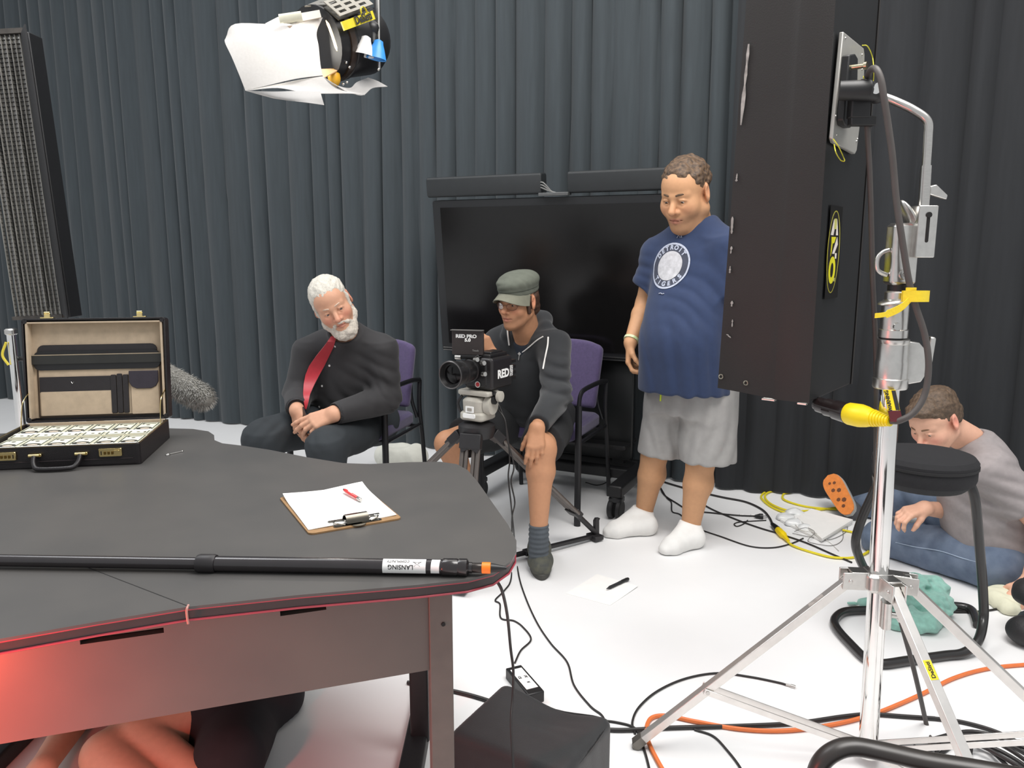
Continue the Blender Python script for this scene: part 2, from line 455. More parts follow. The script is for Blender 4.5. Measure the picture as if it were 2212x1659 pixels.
def np_obj(name, v, f, m, parent=None, colors=None, smooth=1):
    if smooth: v = np_smooth(v, f, smooth, 0.4)
    M = WM[parent] if parent is not None else Matrix()
    inv = np.array(M.inverted()); vl = v @ inv[:3, :3].T + inv[:3, 3]
    if parent is None:
        o0 = np.array([(vl[:, 0].min() + vl[:, 0].max()) / 2, (vl[:, 1].min() + vl[:, 1].max()) / 2, vl[:, 2].min()]); vl = vl - o0
    me = bpy.data.meshes.new(name); me.vertices.add(len(vl)); me.vertices.foreach_set('co', vl.astype(np.float32).ravel())
    me.loops.add(len(f) * 4); me.loops.foreach_set('vertex_index', f.astype(np.int32).ravel())
    me.polygons.add(len(f)); me.polygons.foreach_set('loop_start', np.arange(0, len(f) * 4, 4, dtype=np.int32))
    me.polygons.foreach_set('use_smooth', np.ones(len(f), bool))
    me.update(calc_edges=True); me.validate()
    me.materials.append(m)
    if colors is not None:
        ca = me.color_attributes.new('Col', 'FLOAT_COLOR', 'POINT'); ca.data.foreach_set('color', colors.astype(np.float32).ravel())
    o = bpy.data.objects.new(name, me); COL.objects.link(o)
    if parent is not None: o.parent = parent; WM[o] = WM[parent].copy()
    else: o.location = Vector(o0); WM[o] = Matrix.Translation(Vector(o0))
    return o
def sdf_obj(name, sd, res, m, parent=None, smooth=1, colors=None, boxes=()):
    """boxes: [(lo, hi, fine_res)] regions meshed finer in the same surface"""
    v, f = sd.mesh(res)
    for lo, hi, fr in boxes:
        lo = np.array(lo); hi = np.array(hi)
        c = v[f].mean(1); inside = ((c > lo + 1.2 * res) & (c < hi - 1.2 * res)).all(1)
        f = f[~inside]
        v2, f2 = sd.mesh(fr, lo, hi)
        if len(f2):
            c2 = v2[f2]; e = fr * 1.01      # drop the closing caps at the box border
            cap = ((c2 < lo + e).all(1) | (c2 > hi - e).all(1)).any(1); f2 = f2[~cap]
            f = np.concatenate([f, f2 + len(v)]); v = np.concatenate([v, v2])
    used = np.unique(f); rm = np.full(len(v), -1); rm[used] = np.arange(len(used)); v = v[used]; f = rm[f]
    col = colors(v) if colors is not None else None
    return np_obj(name, v, f, m, parent, col, smooth)

def axis_frame(a, b, xh=(1, 0, 0)):
    """3x3 whose z runs a->b and x lies near xh"""
    z = (Vector(b) - Vector(a)).normalized(); x = Vector(xh); x = (x - z * z.dot(x)).normalized(); y = z.cross(x)
    return Matrix((x, y, z)).transposed()
def sleeve(sd, a, b, ra, rb, k=0.03, p=2.0, ext=0.0, xh=(1, 0, 0)):
    a, b = Vector(a), Vector(b); L = (b - a).length + ext
    if abs((b - a).normalized().dot(Vector(xh))) > 0.95: xh = (0, 1, 0)
    sd.frame(axis_frame(a, b, xh), a); sd.loft([(-ra * 0.3, 0, 0, ra * 0.9, ra * 0.9), (0, 0, 0, ra, ra), (L, 0, 0, rb, rb)], k, 'u', p); sd.frame(); return sd
def bvh_of(o):
    me = o.data; M = WM[o]; return BVHTree.FromPolygons([M @ v.co for v in me.vertices], [tuple(p.vertices) for p in me.polygons])
def hit(bvh, x, y):
    o = Vector((0, 0, CAM_H)); d = ray(x, y).normalized(); loc, n, i, t = bvh.ray_cast(o, d)
    return (loc, n) if loc is not None else (None, None)
# ---------------------------------------------------------------- anatomy helpers
def head_prims(sd, R, o, sc=1.0, jaw=1.0, fat=0.0, nose=1.0, ears=True):
    sd.frame(R, o, sc)
    sd.ell((0, -0.016, 0.034), (0.075, 0.097, 0.084), 0.01)
    sd.ell((0, 0.034, 0.030), (0.060, 0.050, 0.058), 0.03)
    sd.ell((0, 0.030, -0.040), (0.058 + fat * 0.3, 0.060, 0.074), 0.03)
    for s in (-1, 1):
        sd.cone((s * 0.050 * jaw, -0.005, -0.058), (s * 0.014, 0.066, -0.102), 0.026 + fat, 0.020 + fat * 0.5, 0.03)
        sd.sph((s * 0.040, 0.056, -0.030), 0.026 + fat * 0.6, 0.03)
    sd.sph((0, 0.076, -0.103), 0.018, 0.02)
    sd.ell((0, 0.076, -0.062), (0.032, 0.022, 0.028), 0.02)
    for s in (-1, 1): sd.cone((s * 0.008, 0.083, 0.016), (s * 0.044, 0.066, 0.020), 0.0095, 0.008, 0.014)
    for s in (-1, 1): sd.ell((s * 0.031, 0.092, -0.002), (0.017, 0.015, 0.012), 0.010, 's')
    sd.cone((0, 0.083, 0.008), (0, 0.110 + 0.003 * nose, -0.030), 0.0085, 0.0115 * nose, 0.010)
    for s in (-1, 1):
        sd.sph((s * 0.0125 * nose, 0.097, -0.036), 0.0085 * nose, 0.006)
        sd.sph((s * 0.006, 0.106, -0.0445), 0.0035, 0.003, 's')
    # lids around the eyeballs
    for s in (-1, 1):
        sd.sph((s * 0.031, 0.0725, -0.002), 0.0135, 0.004)
        sd.chain([(s * 0.017, 0.080, 0.000), (s * 0.025, 0.0865, 0.0055), (s * 0.036, 0.0855, 0.005), (s * 0.047, 0.074, -0.001)], [0.003, 0.0042, 0.0042, 0.003], 0.004)
        sd.chain([(s * 0.018, 0.079, -0.003), (s * 0.030, 0.084, -0.0115), (s * 0.046, 0.073, -0.005)], [0.003, 0.0036, 0.003], 0.004)
        sd.ell((s * 0.032, 0.088, -0.0028), (0.0112, 0.006, 0.0038), 0.003, 's')
    # lips
    sd.chain([(-0.023, 0.084, -0.066), (-0.008, 0.0955, -0.0610), (0.008, 0.0955, -0.0610), (0.023, 0.084, -0.066)], [0.003, 0.0055, 0.0055, 0.003], 0.005)
    sd.chain([(-0.021, 0.084, -0.069), (0, 0.0945, -0.0735), (0.021, 0.084, -0.069)], [0.003, 0.0068, 0.003], 0.005)
    sd.chain([(-0.024, 0.090, -0.0675), (0, 0.1015, -0.0665), (0.024, 0.090, -0.0675)], [0.0022, 0.0026, 0.0022], 0.002, 's')
    if ears:
        for s in (-1, 1):
            Re = Matrix.Rotation(-s * 0.35, 3, 'Z') @ Matrix.Rotation(0.22, 3, 'X')
            sd.ell((s * 0.080, -0.012, -0.004), (0.009, 0.020, 0.034), 0.008, 'u', Re)
            sd.ell((s * 0.0905, -0.006, 0.002), (0.009, 0.010, 0.018), 0.006, 's', Re)
    sd.frame()
def skin_colors(R, o, sc, base, lip=(176, 108, 96), red=(214, 138, 114), stubble=None, redness=0.5):
    b = np.array(lin(base)[:3]); l = np.array(lin(lip)[:3]); r = np.array(lin(red)[:3])
    Rm = np.array([[R[i][j] for j in range(3)] for i in range(3)]); oo = np.array(o)
    def fn(v):
        q = (v - oo) @ Rm / sc
        c = np.tile(b, (len(v), 1))
        def blend(c, t, w): return c * (1 - w[:, None]) + t * w[:, None]
        g = lambda p, s: np.exp(-(((q - np.array(p)) / np.array(s)) ** 2).sum(1))
        c = blend(c, r, np.clip(redness * (g((0, 0.11, -0.034), (0.018, 0.02, 0.018)) + g((0.042, 0.075, -0.032), (0.022, 0.03, 0.02)) + g((-0.042, 0.075, -0.032), (0.022, 0.03, 0.02)) + g((0.085, -0.012, 0), (0.02, 0.03, 0.04)) + g((-0.085, -0.012, 0), (0.02, 0.03, 0.04))), 0, 1))
        if stubble is not None:
            st = np.array(lin(stubble)[:3]); w = np.clip((-0.048 - q[:, 2]) / 0.014, 0, 1) * np.clip((q[:, 1] - 0.0) / 0.02, 0, 1) * (q[:, 2] > -0.16)
            c = blend(c, st, 0.5 * w)
        c = blend(c, l, np.clip(1.2 * (g((0, 0.094, -0.0625), (0.020, 0.012, 0.0045)) + g((0, 0.093, -0.073), (0.018, 0.012, 0.0055))), 0, 0.85))
        return np.concatenate([c, np.ones((len(v), 1))], 1)
    return fn
def face_parts(root, R, o, sc, iris=(70, 52, 40), brow=(80, 62, 48), look=(0, 1, -0.3), lid_open=1.0, brow_r=0.0042):
    o = Vector(o); W = lambda p: o + R @ (Vector(p) * sc)
    for s in (-1, 1):
        c = Vector((s * 0.031, 0.0725, -0.002))
        e = MB(); e.sphere(W(c), 0.0128 * sc, 16, 10)
        eb = e.build('eyeball', mat('eye_white', (214, 206, 198), 0.25, var=0.03), root)
        d = Vector(look).normalized(); q = R @ d
        i = MB(); Mi = frame_from(q, R @ Vector((0, 0, 1)))
        i.lathe([(0.0001, 0.0), (0.0052 * sc, -0.0006 * sc), (0.0056 * sc, -0.0022 * sc), (0.0001, -0.003 * sc)][::-1], W(c) + q * 0.0135 * sc, Mi @ Matrix(((1, 0, 0), (0, 0, 1), (0, -1, 0))), 14)
        i.build('iris', mat('iris_%d' % iris[0], iris, 0.2, var=0.2), eb)
        b = MB(); b.tube(catmull([W((s * 0.013, 0.0915, 0.0225)), W((s * 0.026, 0.0885, 0.0255)), W((s * 0.040, 0.0765, 0.0235)), W((s * 0.050, 0.063, 0.0160))], 5), [0.003 * sc] + [brow_r * sc] * 10 + [0.003 * sc] * 4 + [0.0015 * sc], 8)
        b.build('eyebrow', mat('brow_%d_%d' % (brow[0], brow[2]), brow, 0.8, var=0.35, scale=400, bump=0.6, bscale=500), root)
def finger(sd, base, f, n, lens, rads, curls, k=0.004):
    """f: finger direction, n: dorsal normal; curls bend toward -n"""
    f = Vector(f).normalized(); n = Vector(n).normalized(); p = Vector(base); pts = [p.copy()]
    for L, a in zip(lens, curls):
        ax = n.cross(f).normalized(); q = Quaternion(ax, a); f = q @ f; n = q @ n
        p = p + f * L; pts.append(p.copy())
    sd.chain(pts, rads, k)
    return pts
def hand(sd, wrist, f, t, sc=1.0, curls=None, thumb=None, spread=0.12, wr=0.026):
    """wrist point, f = toward the fingers, t = thumb side. Returns finger tip lists"""
    w = Vector(wrist); f = Vector(f).normalized(); t = Vector(t); t = (t - f * f.dot(t)).normalized()
    if curls is None: curls = [(0.5, 0.6, 0.3)] * 4
    return w, f, t, sc, curls, thumb, spread, wr
def make_hand(sd, wrist, f, t, dorsal, sc=1.0, curls=None, thumb=(0.6, 0.4, 0.3, 0.3), spread=0.10, wr=0.027):
    sd.frame()
    w = Vector(wrist); f = Vector(f).normalized(); t = Vector(t); t = (t - f * f.dot(t)).normalized()
    n = f.cross(t)
    if n.dot(Vector(dorsal)) < 0: n = -n
    if curls is None: curls = [(0.35, 0.5, 0.3)] * 4
    S = sc
    kn = []; offs = [0.030, 0.010, -0.010, -0.029]; fw = [0.092, 0.096, 0.090, 0.080]
    L = [(0.045, 0.027, 0.021), (0.050, 0.031, 0.022), (0.046, 0.029, 0.021), (0.036, 0.021, 0.019)]
    r = [0.0098, 0.0100, 0.0096, 0.0086]
    for i in range(4):
        b = w + f * fw[i] * S + t * offs[i] * S + n * 0.002 * S
        sd.cone(w + t * offs[i] * 0.55 * S, b, 0.0175 * S, 0.0128 * S, 0.014)
        d = (f + t * (1.5 - i) * spread).normalized()
        kn.append(finger(sd, b, d, n, [q * S for q in L[i]], [q * S for q in (r[i] * 1.12, r[i] * 1.02, r[i] * 0.92, r[i] * 0.74)], curls[i], 0.005))
    tb = w + f * 0.022 * S + t * 0.026 * S - n * 0.008 * S
    out, c0, c1, c2 = thumb
    d = (f * math.cos(out) + t * math.sin(out) - n * c0).normalized()
    nn = (n + t * 0.6).normalized(); nn = (nn - d * nn.dot(d)).normalized()
    sd.cone(w + t * 0.012 * S, tb + d * 0.035 * S, 0.017 * S, 0.0135 * S, 0.014)
    th = finger(sd, tb + d * 0.035 * S, d, nn, [0.034 * S, 0.028 * S], [0.0130 * S, 0.0112 * S, 0.0085 * S], (c1, c2), 0.005)
    sd.sph(w, wr * S, 0.02)
    return kn, th
def bbox_pts(pts, pad):
    a = np.array([tuple(p) for p in pts]); return a.min(0) - pad, a.max(0) + pad
SKIN = lambda: mat('skin', (220, 170, 140), 0.55, var=0.06, scale=60, attr=True, bump=0.06, bscale=400, spec=0.35)
# ================================================================ THE SETTING
def struct(o): o['kind'] = 'structure'; return o
fl = MB(); fl.box((-0.5, 3.4, -0.03), (14, 11, 0.06))
struct(fl.build('floor', mat('white_studio_floor', (236, 236, 236), 0.42, var=0.02, scale=3, spec=0.3), smooth=False))

wb_ = MB(); wb_.box((-0.6, 6.45, 2.3), (13.6, 0.08, 4.6), Matrix.Rotation(math.radians(-24.5), 3, 'Z')); struct(wb_.build('wall_back', mat('studio_wall_grey', (120, 122, 124), 0.8, var=0.04), smooth=False))
def curtain(name, pts, label, height, m, seed, amp=0.05):
    rs = np.random.RandomState(seed)
    pts = [Vector(p) for p in pts]; seg = [(pts[i + 1] - pts[i]).length for i in range(len(pts) - 1)]; T = sum(seg)
    N = int(T / 0.012); rows = 14
    # irregular pleats: random spacing, random depth
    knots = [0.0]; 
    while knots[-1] < T + 0.3: knots.append(knots[-1] + rs.uniform(0.10, 0.21))
    dep = rs.uniform(0.45, 1.25, len(knots)); skew = rs.uniform(-0.22, 0.22, len(knots)); drift = rs.uniform(-0.02, 0.02, len(knots))
    g = []; hemv = rs.uniform(0.0, 0.010, len(knots))
    for r in range(rows + 1):
        zf = r / rows; row = []
        for i in range(N + 1):
            s = T * i / N; q = s; k = 0
            while k < len(seg) - 1 and q > seg[k]: q -= seg[k]; k += 1
            d = (pts[k + 1] - pts[k]).normalized(); p = pts[k] + d * q; nrm = Vector((d.y, -d.x, 0))
            s2 = s + 0.035 * math.sin(1.7 * s + 0.9 * zf) * zf
            j = max(0, min(len(knots) - 2, int(np.searchsorted(knots, s2) - 1))); a = min(1, max(0, (s2 - knots[j]) / (knots[j + 1] - knots[j])))
            c = 0.5 + skew[j]; t = (a / c if a < c else (1 - a) / (1 - c))
            prof = (1 - (1 - t) ** 2.2) if t < 1 else 1
            w = dep[j] * amp * (prof - 0.5) * (1.0 - 0.25 * zf) + 0.012 * math.sin(9 * s + 2.5 * zf)
            z = 0.006 + hemv[j] * prof + zf * height
            row.append(p + nrm * w + d * (drift[j] * (1 - zf)) + Vector((0, 0, z - p.z)))
        g.append(row)
    mb = MB(); mb.sheet([list(x) for x in zip(*g)], 0.004)
    o = mb.build(name, m, angle=60)
    tag(o, label, 'curtain'); return o
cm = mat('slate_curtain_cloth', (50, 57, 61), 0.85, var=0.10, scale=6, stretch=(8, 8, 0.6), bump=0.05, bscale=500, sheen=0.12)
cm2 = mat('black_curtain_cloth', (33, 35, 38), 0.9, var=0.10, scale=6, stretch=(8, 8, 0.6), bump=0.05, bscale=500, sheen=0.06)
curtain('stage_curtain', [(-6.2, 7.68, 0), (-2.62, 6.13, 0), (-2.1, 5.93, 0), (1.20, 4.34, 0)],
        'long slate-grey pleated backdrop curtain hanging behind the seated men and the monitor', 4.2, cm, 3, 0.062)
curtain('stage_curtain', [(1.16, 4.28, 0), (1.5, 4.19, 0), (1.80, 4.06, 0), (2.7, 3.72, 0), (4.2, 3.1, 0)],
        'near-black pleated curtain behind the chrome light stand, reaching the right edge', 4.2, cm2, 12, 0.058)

# ================================================================ MONITOR ON A CART
BLK = lambda: mat('black_plastic', (24, 25, 27), 0.45, var=0.15, scale=40)
BLKM = lambda: mat('black_powder_coat', (26, 26, 28), 0.5, var=0.12, scale=60, bump=0.05, bscale=600)
SATIN = lambda: mat('satin_black', (34, 35, 37), 0.38, var=0.1, scale=40)
STEEL = lambda: mat('brushed_steel', (196, 194, 190), 0.28, 1.0, var=0.06, scale=80, stretch=(1, 1, 8))
CHROME = lambda: mat('chrome', (232, 231, 229), 0.07, 1.0, var=0.03)
ALU = lambda: mat('cast_aluminium', (205, 203, 199), 0.30, 1.0, var=0.06, scale=60, bump=0.05)
WHITE = lambda: mat('white_print', (238, 238, 236), 0.6, var=0.03)
th_tv = -math.radians(25.7)
tvM = Matrix.Translation((0.24, 4.10, 0)) @ Matrix.Rotation(th_tv, 4, 'Z')
tv = thing('monitor_cart', 'large black flat-screen monitor on a wheeled cart behind the man in the cap', 'monitor', M=tvM)
# casters and base
for sx in (-0.389, 0.389):
    b = MB(); b.rbox((sx, 0.14, 0.145), (0.075, 0.66, 0.06), 0.012, axis=1); b.build('foot_beam', BLKM(), tv, local=True)
    for sy in (-0.15, 0.42):
        c = MB(); c.cyl((sx, sy, 0.10), (sx, sy, 0.145), 0.036, 0.036, 16); c.rbox((sx, sy, 0.098), (0.07, 0.07, 0.03), 0.015)
        co = c.build('caster', SATIN(), tv, local=True)
        for w in (-0.021, 0.021):
            q = MB(); q.lathe([(0.014, -0.013), (0.044, -0.013), (0.049, -0.008), (0.049, 0.008), (0.044, 0.013), (0.014, 0.013)], (sx + w, sy - 0.012, 0.050), Matrix.Rotation(math.pi / 2, 3, 'Y'), 24)
            q.build('wheel', mat('black_rubber', (22, 22, 24), 0.55, var=0.2), co, local=True)
b = MB(); b.rbox((0, 0.21, 0.13), (0.74, 0.07, 0.055), 0.01, axis=0); b.build('cross_beam', BLKM(), tv, local=True)
b = MB(); b.rbox((0, 0.40, 0.13), (0.74, 0.05, 0.05), 0.01, axis=0); b.build('cross_beam', BLKM(), tv, local=True)
for sx in (-0.24, 0.24):
    b = MB(); b.rbox((sx, 0.345, 0.72), (0.07, 0.05, 1.15), 0.01); b.build('post', BLKM(), tv, local=True)
b = MB(); b.rbox((0.02, 0.30, 0.46), (0.62, 0.03, 0.56), 0.012, axis=1); b.build('equipment_cabinet', mat('black_cabinet', (20, 22, 23), 0.4, var=0.1), tv, local=True)
b = MB(); b.rbox((0.02, 0.30, 0.27), (0.60, 0.22, 0.025), 0.008); b.build('shelf', BLKM(), tv, local=True)
tilt = Matrix.Translation((-0.065, 0.20, 0)) @ Matrix.Translation((0, 0, -0.0603)) @ Matrix.Scale(1.045, 4) @ Matrix.Translation((0, 0, 0.78)) @ Matrix.Rotation(math.radians(6), 4, 'X') @ Matrix.Translation((0, 0, -0.78))
def tl(mb): mb.v = [tilt @ v for v in mb.v]; return mb
b = MB(); b.rbox((0, 0.055, 1.18), (1.46, 0.07, 0.83), 0.015, axis=1); tl(b).build('housing', BLKM(), tv, local=True)
b = MB(); b.rbox((0, 0.018, 1.18), (1.46, 0.012, 0.83), 0.014, axis=1); tl(b).build('bezel', mat('bezel_black', (30, 31, 33), 0.35, var=0.06), tv, local=True)
b = MB(); b.box((0, 0.010, 1.185), (1.36, 0.006, 0.745)); tl(b).build('screen', mat('dark_screen_glass', (16, 15, 15), 0.20, var=0.1, spec=0.45), tv, local=True, smooth=False)
for z in (0.786, 0.772):
    b = MB(); b.box((0, 0.010, z), (1.44, 0.008, 0.003)); tl(b).build('chrome_strip', STEEL(), tv, local=True)
for x0, x1 in ((-0.75, -0.075), (0.065, 0.75)):
    b = MB(); b.rbox(((x0 + x1) / 2, 0.03, 1.665), (x1 - x0, 0.075, 0.105), 0.012, axis=0); tl(b).build('speaker_bar', mat('speaker_bar_black', (33, 36, 38), 0.55, var=0.08, bump=0.2, bscale=900), tv, local=True, bevel=0.002)
b = MB(); b.box((-0.005, 0.0, 1.612), (0.16, 0.05, 0.016)); b.box((-0.06, 0.02, 1.61), (0.03, 0.04, 0.012)); tl(b).build('bracket', mat('grey_bracket', (105, 106, 106), 0.4, 0.6), tv, local=True, bevel=0.002)
for k in range(3):
    b = MB(); b.tube(catmull([(-0.085, 0.0, 1.672 - 0.012 * k), (-0.06, -0.012, 1.668 - 0.014 * k), (-0.035, -0.005, 1.640 - 0.006 * k), (-0.02 + 0.012 * k, 0.005, 1.616)], 6), 0.0035, 6); tl(b).build('speaker_wire', mat('grey_wire', (120, 120, 118), 0.5), tv, local=True)

# ================================================================ PURPLE CHAIRS
def make_chair(label, M):
    t = thing('armchair', label, 'chair', M=M, group='purple armchairs')
    pur = mat('purple_upholstery', (80, 68, 104), 0.9, var=0.10, scale=90, bump=0.35, bscale=700, sheen=0.25)
    navy = mat('seat_upholstery', (66, 56, 92), 0.9, var=0.1, scale=90, bump=0.35, bscale=700, sheen=0.2)
    s = MB(); s.rbox((0, -0.01, 0.445), (0.47, 0.46, 0.07), 0.06, n=6); s.build('seat', navy, t, local=True, bevel=0.012)
    g = []
    for i in range(13):
        a = -0.235 + 0.47 * i / 12; row = []
        for j in range(11):
            h = j / 10; wx = a * (0.88 + 0.12 * h) * (1 - 0.10 * max(0, (h - 0.85) / 0.15) ** 2)
            zz = 0.50 + 0.36 * h - 0.03 * (abs(a) / 0.235) ** 4 * (1 if h > 0.9 else 0)
            row.append(Vector((wx, 0.215 + 0.055 * h - 0.045 * (1 - (a / 0.235) ** 2) * -1 * 0.6 - 0.03, zz)))
        g.append(row)
    b = MB(); b.sheet(g, 0.045); o = b.build('backrest', pur, t, local=True, angle=180); o.modifiers.new('round', 'SUBSURF').levels = 2; o.modifiers['round'].render_levels = 2
    fm = mat('chair_tube_black', (28, 28, 31), 0.4, 0.2, var=0.1)
    for sx in (-1, 1):
        q = MB(); q.tube(catmull([(sx * 0.262, -0.235, 0.0), (sx * 0.262, -0.235, 0.35), (sx * 0.262, -0.235, 0.60)], 4), 0.0135, 10, flat=1.25); q.build('leg', fm, t, local=True)
        q = MB(); q.tube(catmull([(sx * 0.262, 0.285, 0.0), (sx * 0.258, 0.245, 0.30), (sx * 0.250, 0.225, 0.50), (sx * 0.250, 0.235, 0.645)], 5), 0.012, 10); q.build('leg', fm, t, local=True)
        q = MB(); q.tube(catmull([(sx * 0.262, -0.235, 0.595), (sx * 0.262, -0.215, 0.645), (sx * 0.262, -0.15, 0.665), (sx * 0.258, 0.10, 0.662), (sx * 0.250, 0.235, 0.645)], 6), 0.0125, 10, flat=0.8); q.build('arm', fm, t, local=True)
        q = MB(); q.tube([(sx * 0.255, -0.23, 0.405), (sx * 0.252, 0.23, 0.405)], 0.010, 8); q.build('side_rail', fm, t, local=True)
        q = MB(); q.tube(catmull([(sx * 0.235, 0.225, 0.44), (sx * 0.20, 0.235, 0.55), (sx * 0.19, 0.262, 0.70)], 5), 0.010, 8); q.build('back_bracket', fm, t, local=True)
    q = MB(); q.tube([(-0.255, 0.18, 0.405), (0.255, 0.18, 0.405)], 0.010, 8); q.tube([(-0.255, -0.18, 0.405), (0.255, -0.18, 0.405)], 0.010, 8); q.build('cross_rail', fm, t, local=True)
    return t
make_chair('purple upholstered armchair with black frame under the bearded man in the red tie', Matrix.Translation((-0.80, 4.0, 0)) @ Matrix.Rotation(math.radians(-16), 4, 'Z'))
make_chair('purple upholstered armchair with black frame under the man in the cap', Matrix.Translation((0.176, 4.0, 0)) @ Matrix.Rotation(math.radians(-24.2), 4, 'Z'))
# ================================================================ TABLE
TZ = 0.72
tt = thing('table', 'large dark grey laminate table with red-striped edge in the foreground', 'table', (-0.75, 1.85, 0))
near = [(-260, 1432), (0, 1378), (210, 1341), (405, 1309), (650, 1283), (900, 1262)]
pix = near + [(1010, 1250), (1064, 1236), (1098, 1213), (1112, 1190), (1112, 1168), (1095, 1135), (1060, 1085), (1030, 1042), (1008, 1016), (985, 1003), (950, 998), (880, 999), (800, 1003), (740, 1001), (660, 988), (580, 972), (520, 963), (478, 958), (461, 951), (460, 940), (448, 932), (415, 927), (345, 925), (250, 927), (120, 931), (-20, 938), (-300, 955)]
poly = [F(x, y, TZ) for x, y in pix]
P2 = [(p.x, p.y) for p in poly]
lam = mat('dark_laminate', (84, 82, 80), 0.42, var=0.10, scale=5, rgb2=(76, 75, 74), bump=0.03, bscale=900, spec=0.4)
def offset_poly(poly, d):
    out = []; n = len(poly)
    for i in range(n):
        p0, p1, p2 = Vector(poly[i - 1]), Vector(poly[i]), Vector(poly[(i + 1) % n])
        a = (p1 - p0).normalized(); c = (p2 - p1).normalized(); t = (a + c).normalized(); out.append(p1 - Vector((-t.y, t.x)) * d)
    return out
b = MB(); b.prism([tuple(q) for q in offset_poly(P2, 0.0035)], TZ - 0.005, TZ); b.build('tabletop', lam, tt, angle=30)
b = MB(); b.prism([tuple(q) for q in offset_poly(P2, 0.000)], TZ - 0.029, TZ - 0.005); b.build('edge_band', mat('edge_band_brown', (52, 42, 42), 0.4, var=0.1), tt, angle=30)
for z in (TZ - 0.006, TZ - 0.026):
    o2 = offset_poly(P2, 0.0012); b = MB(); b.tube([Vector((q.x, q.y, z)) for q in o2[:-1]], 0.0022, 6, flat=1.0)
    b.build('red_trim', mat('red_edge_trim', (158, 60, 72), 0.3, var=0.05), tt)
# joint between the two table leaves
s0, s1 = F(130, 1203, TZ), F(405, 1309, TZ)
b = MB(); b.tube([s0 + Vector((0, 0, 0.0001)), s1 + Vector((0, 0, 0.0001))], 0.0009, 6); b.build('leaf_joint', mat('joint_dark', (38, 36, 35), 0.6), tt)
jp = F(405, 1309, TZ); jn = Vector((0.16, -0.987, 0)).normalized()
b = MB(); b.tube(catmull([jp + Vector((0.001, 0.002, 0.001)), jp + jn * 0.007 + Vector((0, 0, -0.004)), jp + jn * 0.0075 + Vector((0, 0, -0.018)), jp + jn * 0.004 + Vector((0, 0, -0.031))], 5), 0.0022, 8); b.build('joint_cover', mat('joint_cover_tan', (176, 128, 118), 0.4), tt)
# modesty panel
pm = mat('panel_grey_laminate', (102, 94, 88), 0.45, var=0.10, scale=4, rgb2=(92, 86, 82), spec=0.4)
pr = F(935, 1268, TZ - 0.03); pl = F(0, 1398, TZ - 0.03); dr = (pr - pl); dr.z = 0; dr.normalize(); nb = Vector((-dr.y, dr.x, 0))
pr = pr + nb * 0.035; pl = pl + nb * 0.035; pl = pl - dr * 0.35
zb_ = on_plane(900, 1452, pr, nb).z
def panel_pt(t, z): return Vector(((pl + (pr - pl) * t).x, (pl + (pr - pl) * t).y, z))
R_p = Matrix((dr, nb, Vector((0, 0, 1)))).transposed()
Lp = (pr - pl).length
# panel built around its ventilation slots
def slot_range(x0, x1):
    a = on_plane(x0, 1340, pr, nb); c = on_plane(x1, 1340, pr, nb); return (a - pl).dot(dr), (c - pl).dot(dr)
slots = [slot_range(168, 352), slot_range(606, 706)]
zs0, zs1 = TZ - 0.062, TZ - 0.052
b = MB()
def pbox(u0, u1, z0, z1):
    b.box(pl + dr * ((u0 + u1) / 2) + nb * 0.009 + Vector((0, 0, (z0 + z1) / 2 - pl.z)), (u1 - u0, 0.018, z1 - z0), R_p)
zs_ = [0, slots[0][0], slots[0][1], slots[1][0], slots[1][1], Lp]
pbox(0, Lp, zb_, zs0); pbox(0, Lp, zs1, TZ - 0.03)
for i in (0, 2, 4): pbox(zs_[i], zs_[i + 1], zs0, zs1)
b.build('modesty_panel', pm, tt, smooth=False)
for u0, u1 in slots:
    b = MB(); b.box(pl + dr * ((u0 + u1) / 2) + nb * 0.022 + Vector((0, 0, (zs0 + zs1) / 2 - pl.z)), (u1 - u0, 0.004, 0.016), R_p); b.build('slot_backing', mat('slot_dark', (28, 24, 24), 0.7), tt)
# end leg: flat steel post at the corner of the panel
lp = pr + dr * 0.022
b = MB(); b.box(Vector((lp.x, lp.y, 0)) + nb * 0.004 + Vector((0, 0, (TZ - 0.03) / 2)), (0.048, 0.022, TZ - 0.03), R_p)
lg = b.build('leg', mat('leg_grey', (98, 88, 82), 0.45, var=0.08), tt, bevel=0.002)
for z in (TZ - 0.052, TZ - 0.125):
    b = MB(); c = Vector((lp.x, lp.y, z)) - nb * 0.0075 + dr * 0.004; b.cyl(c, c - nb * 0.002, 0.0042, 0.0042, 12); b.build('screw_hole', mat('hole_black', (14, 13, 13), 0.7), lg)
# black steel under-frame post with foot
fp = F(905, 1640, 0.0); q = Vector((fp.x, fp.y + 0.05, 0))
b = MB(); b.rbox((q.x, q.y, 0.36), (0.05, 0.05, 0.66), 0.006); b.build('frame_post', BLKM(), tt)
b = MB(); b.rbox((q.x - 0.01, q.y + 0.03, 0.025), (0.06, 0.62, 0.05), 0.008, axis=1); b.build('frame_foot', BLKM(), tt)
b = MB(); b.rbox((-1.35, 2.1, 0.345), (0.05, 0.05, 0.69), 0.006); b.rbox((-1.35, 2.1, 0.025), (0.06, 0.62, 0.05), 0.008, axis=1); b.build('frame_post', BLKM(), tt)
b = MB(); b.tube([(q.x, q.y, 0.66), (-1.35, 2.1, 0.66)], 0.018, 8); b.build('frame_rail', BLKM(), tt)

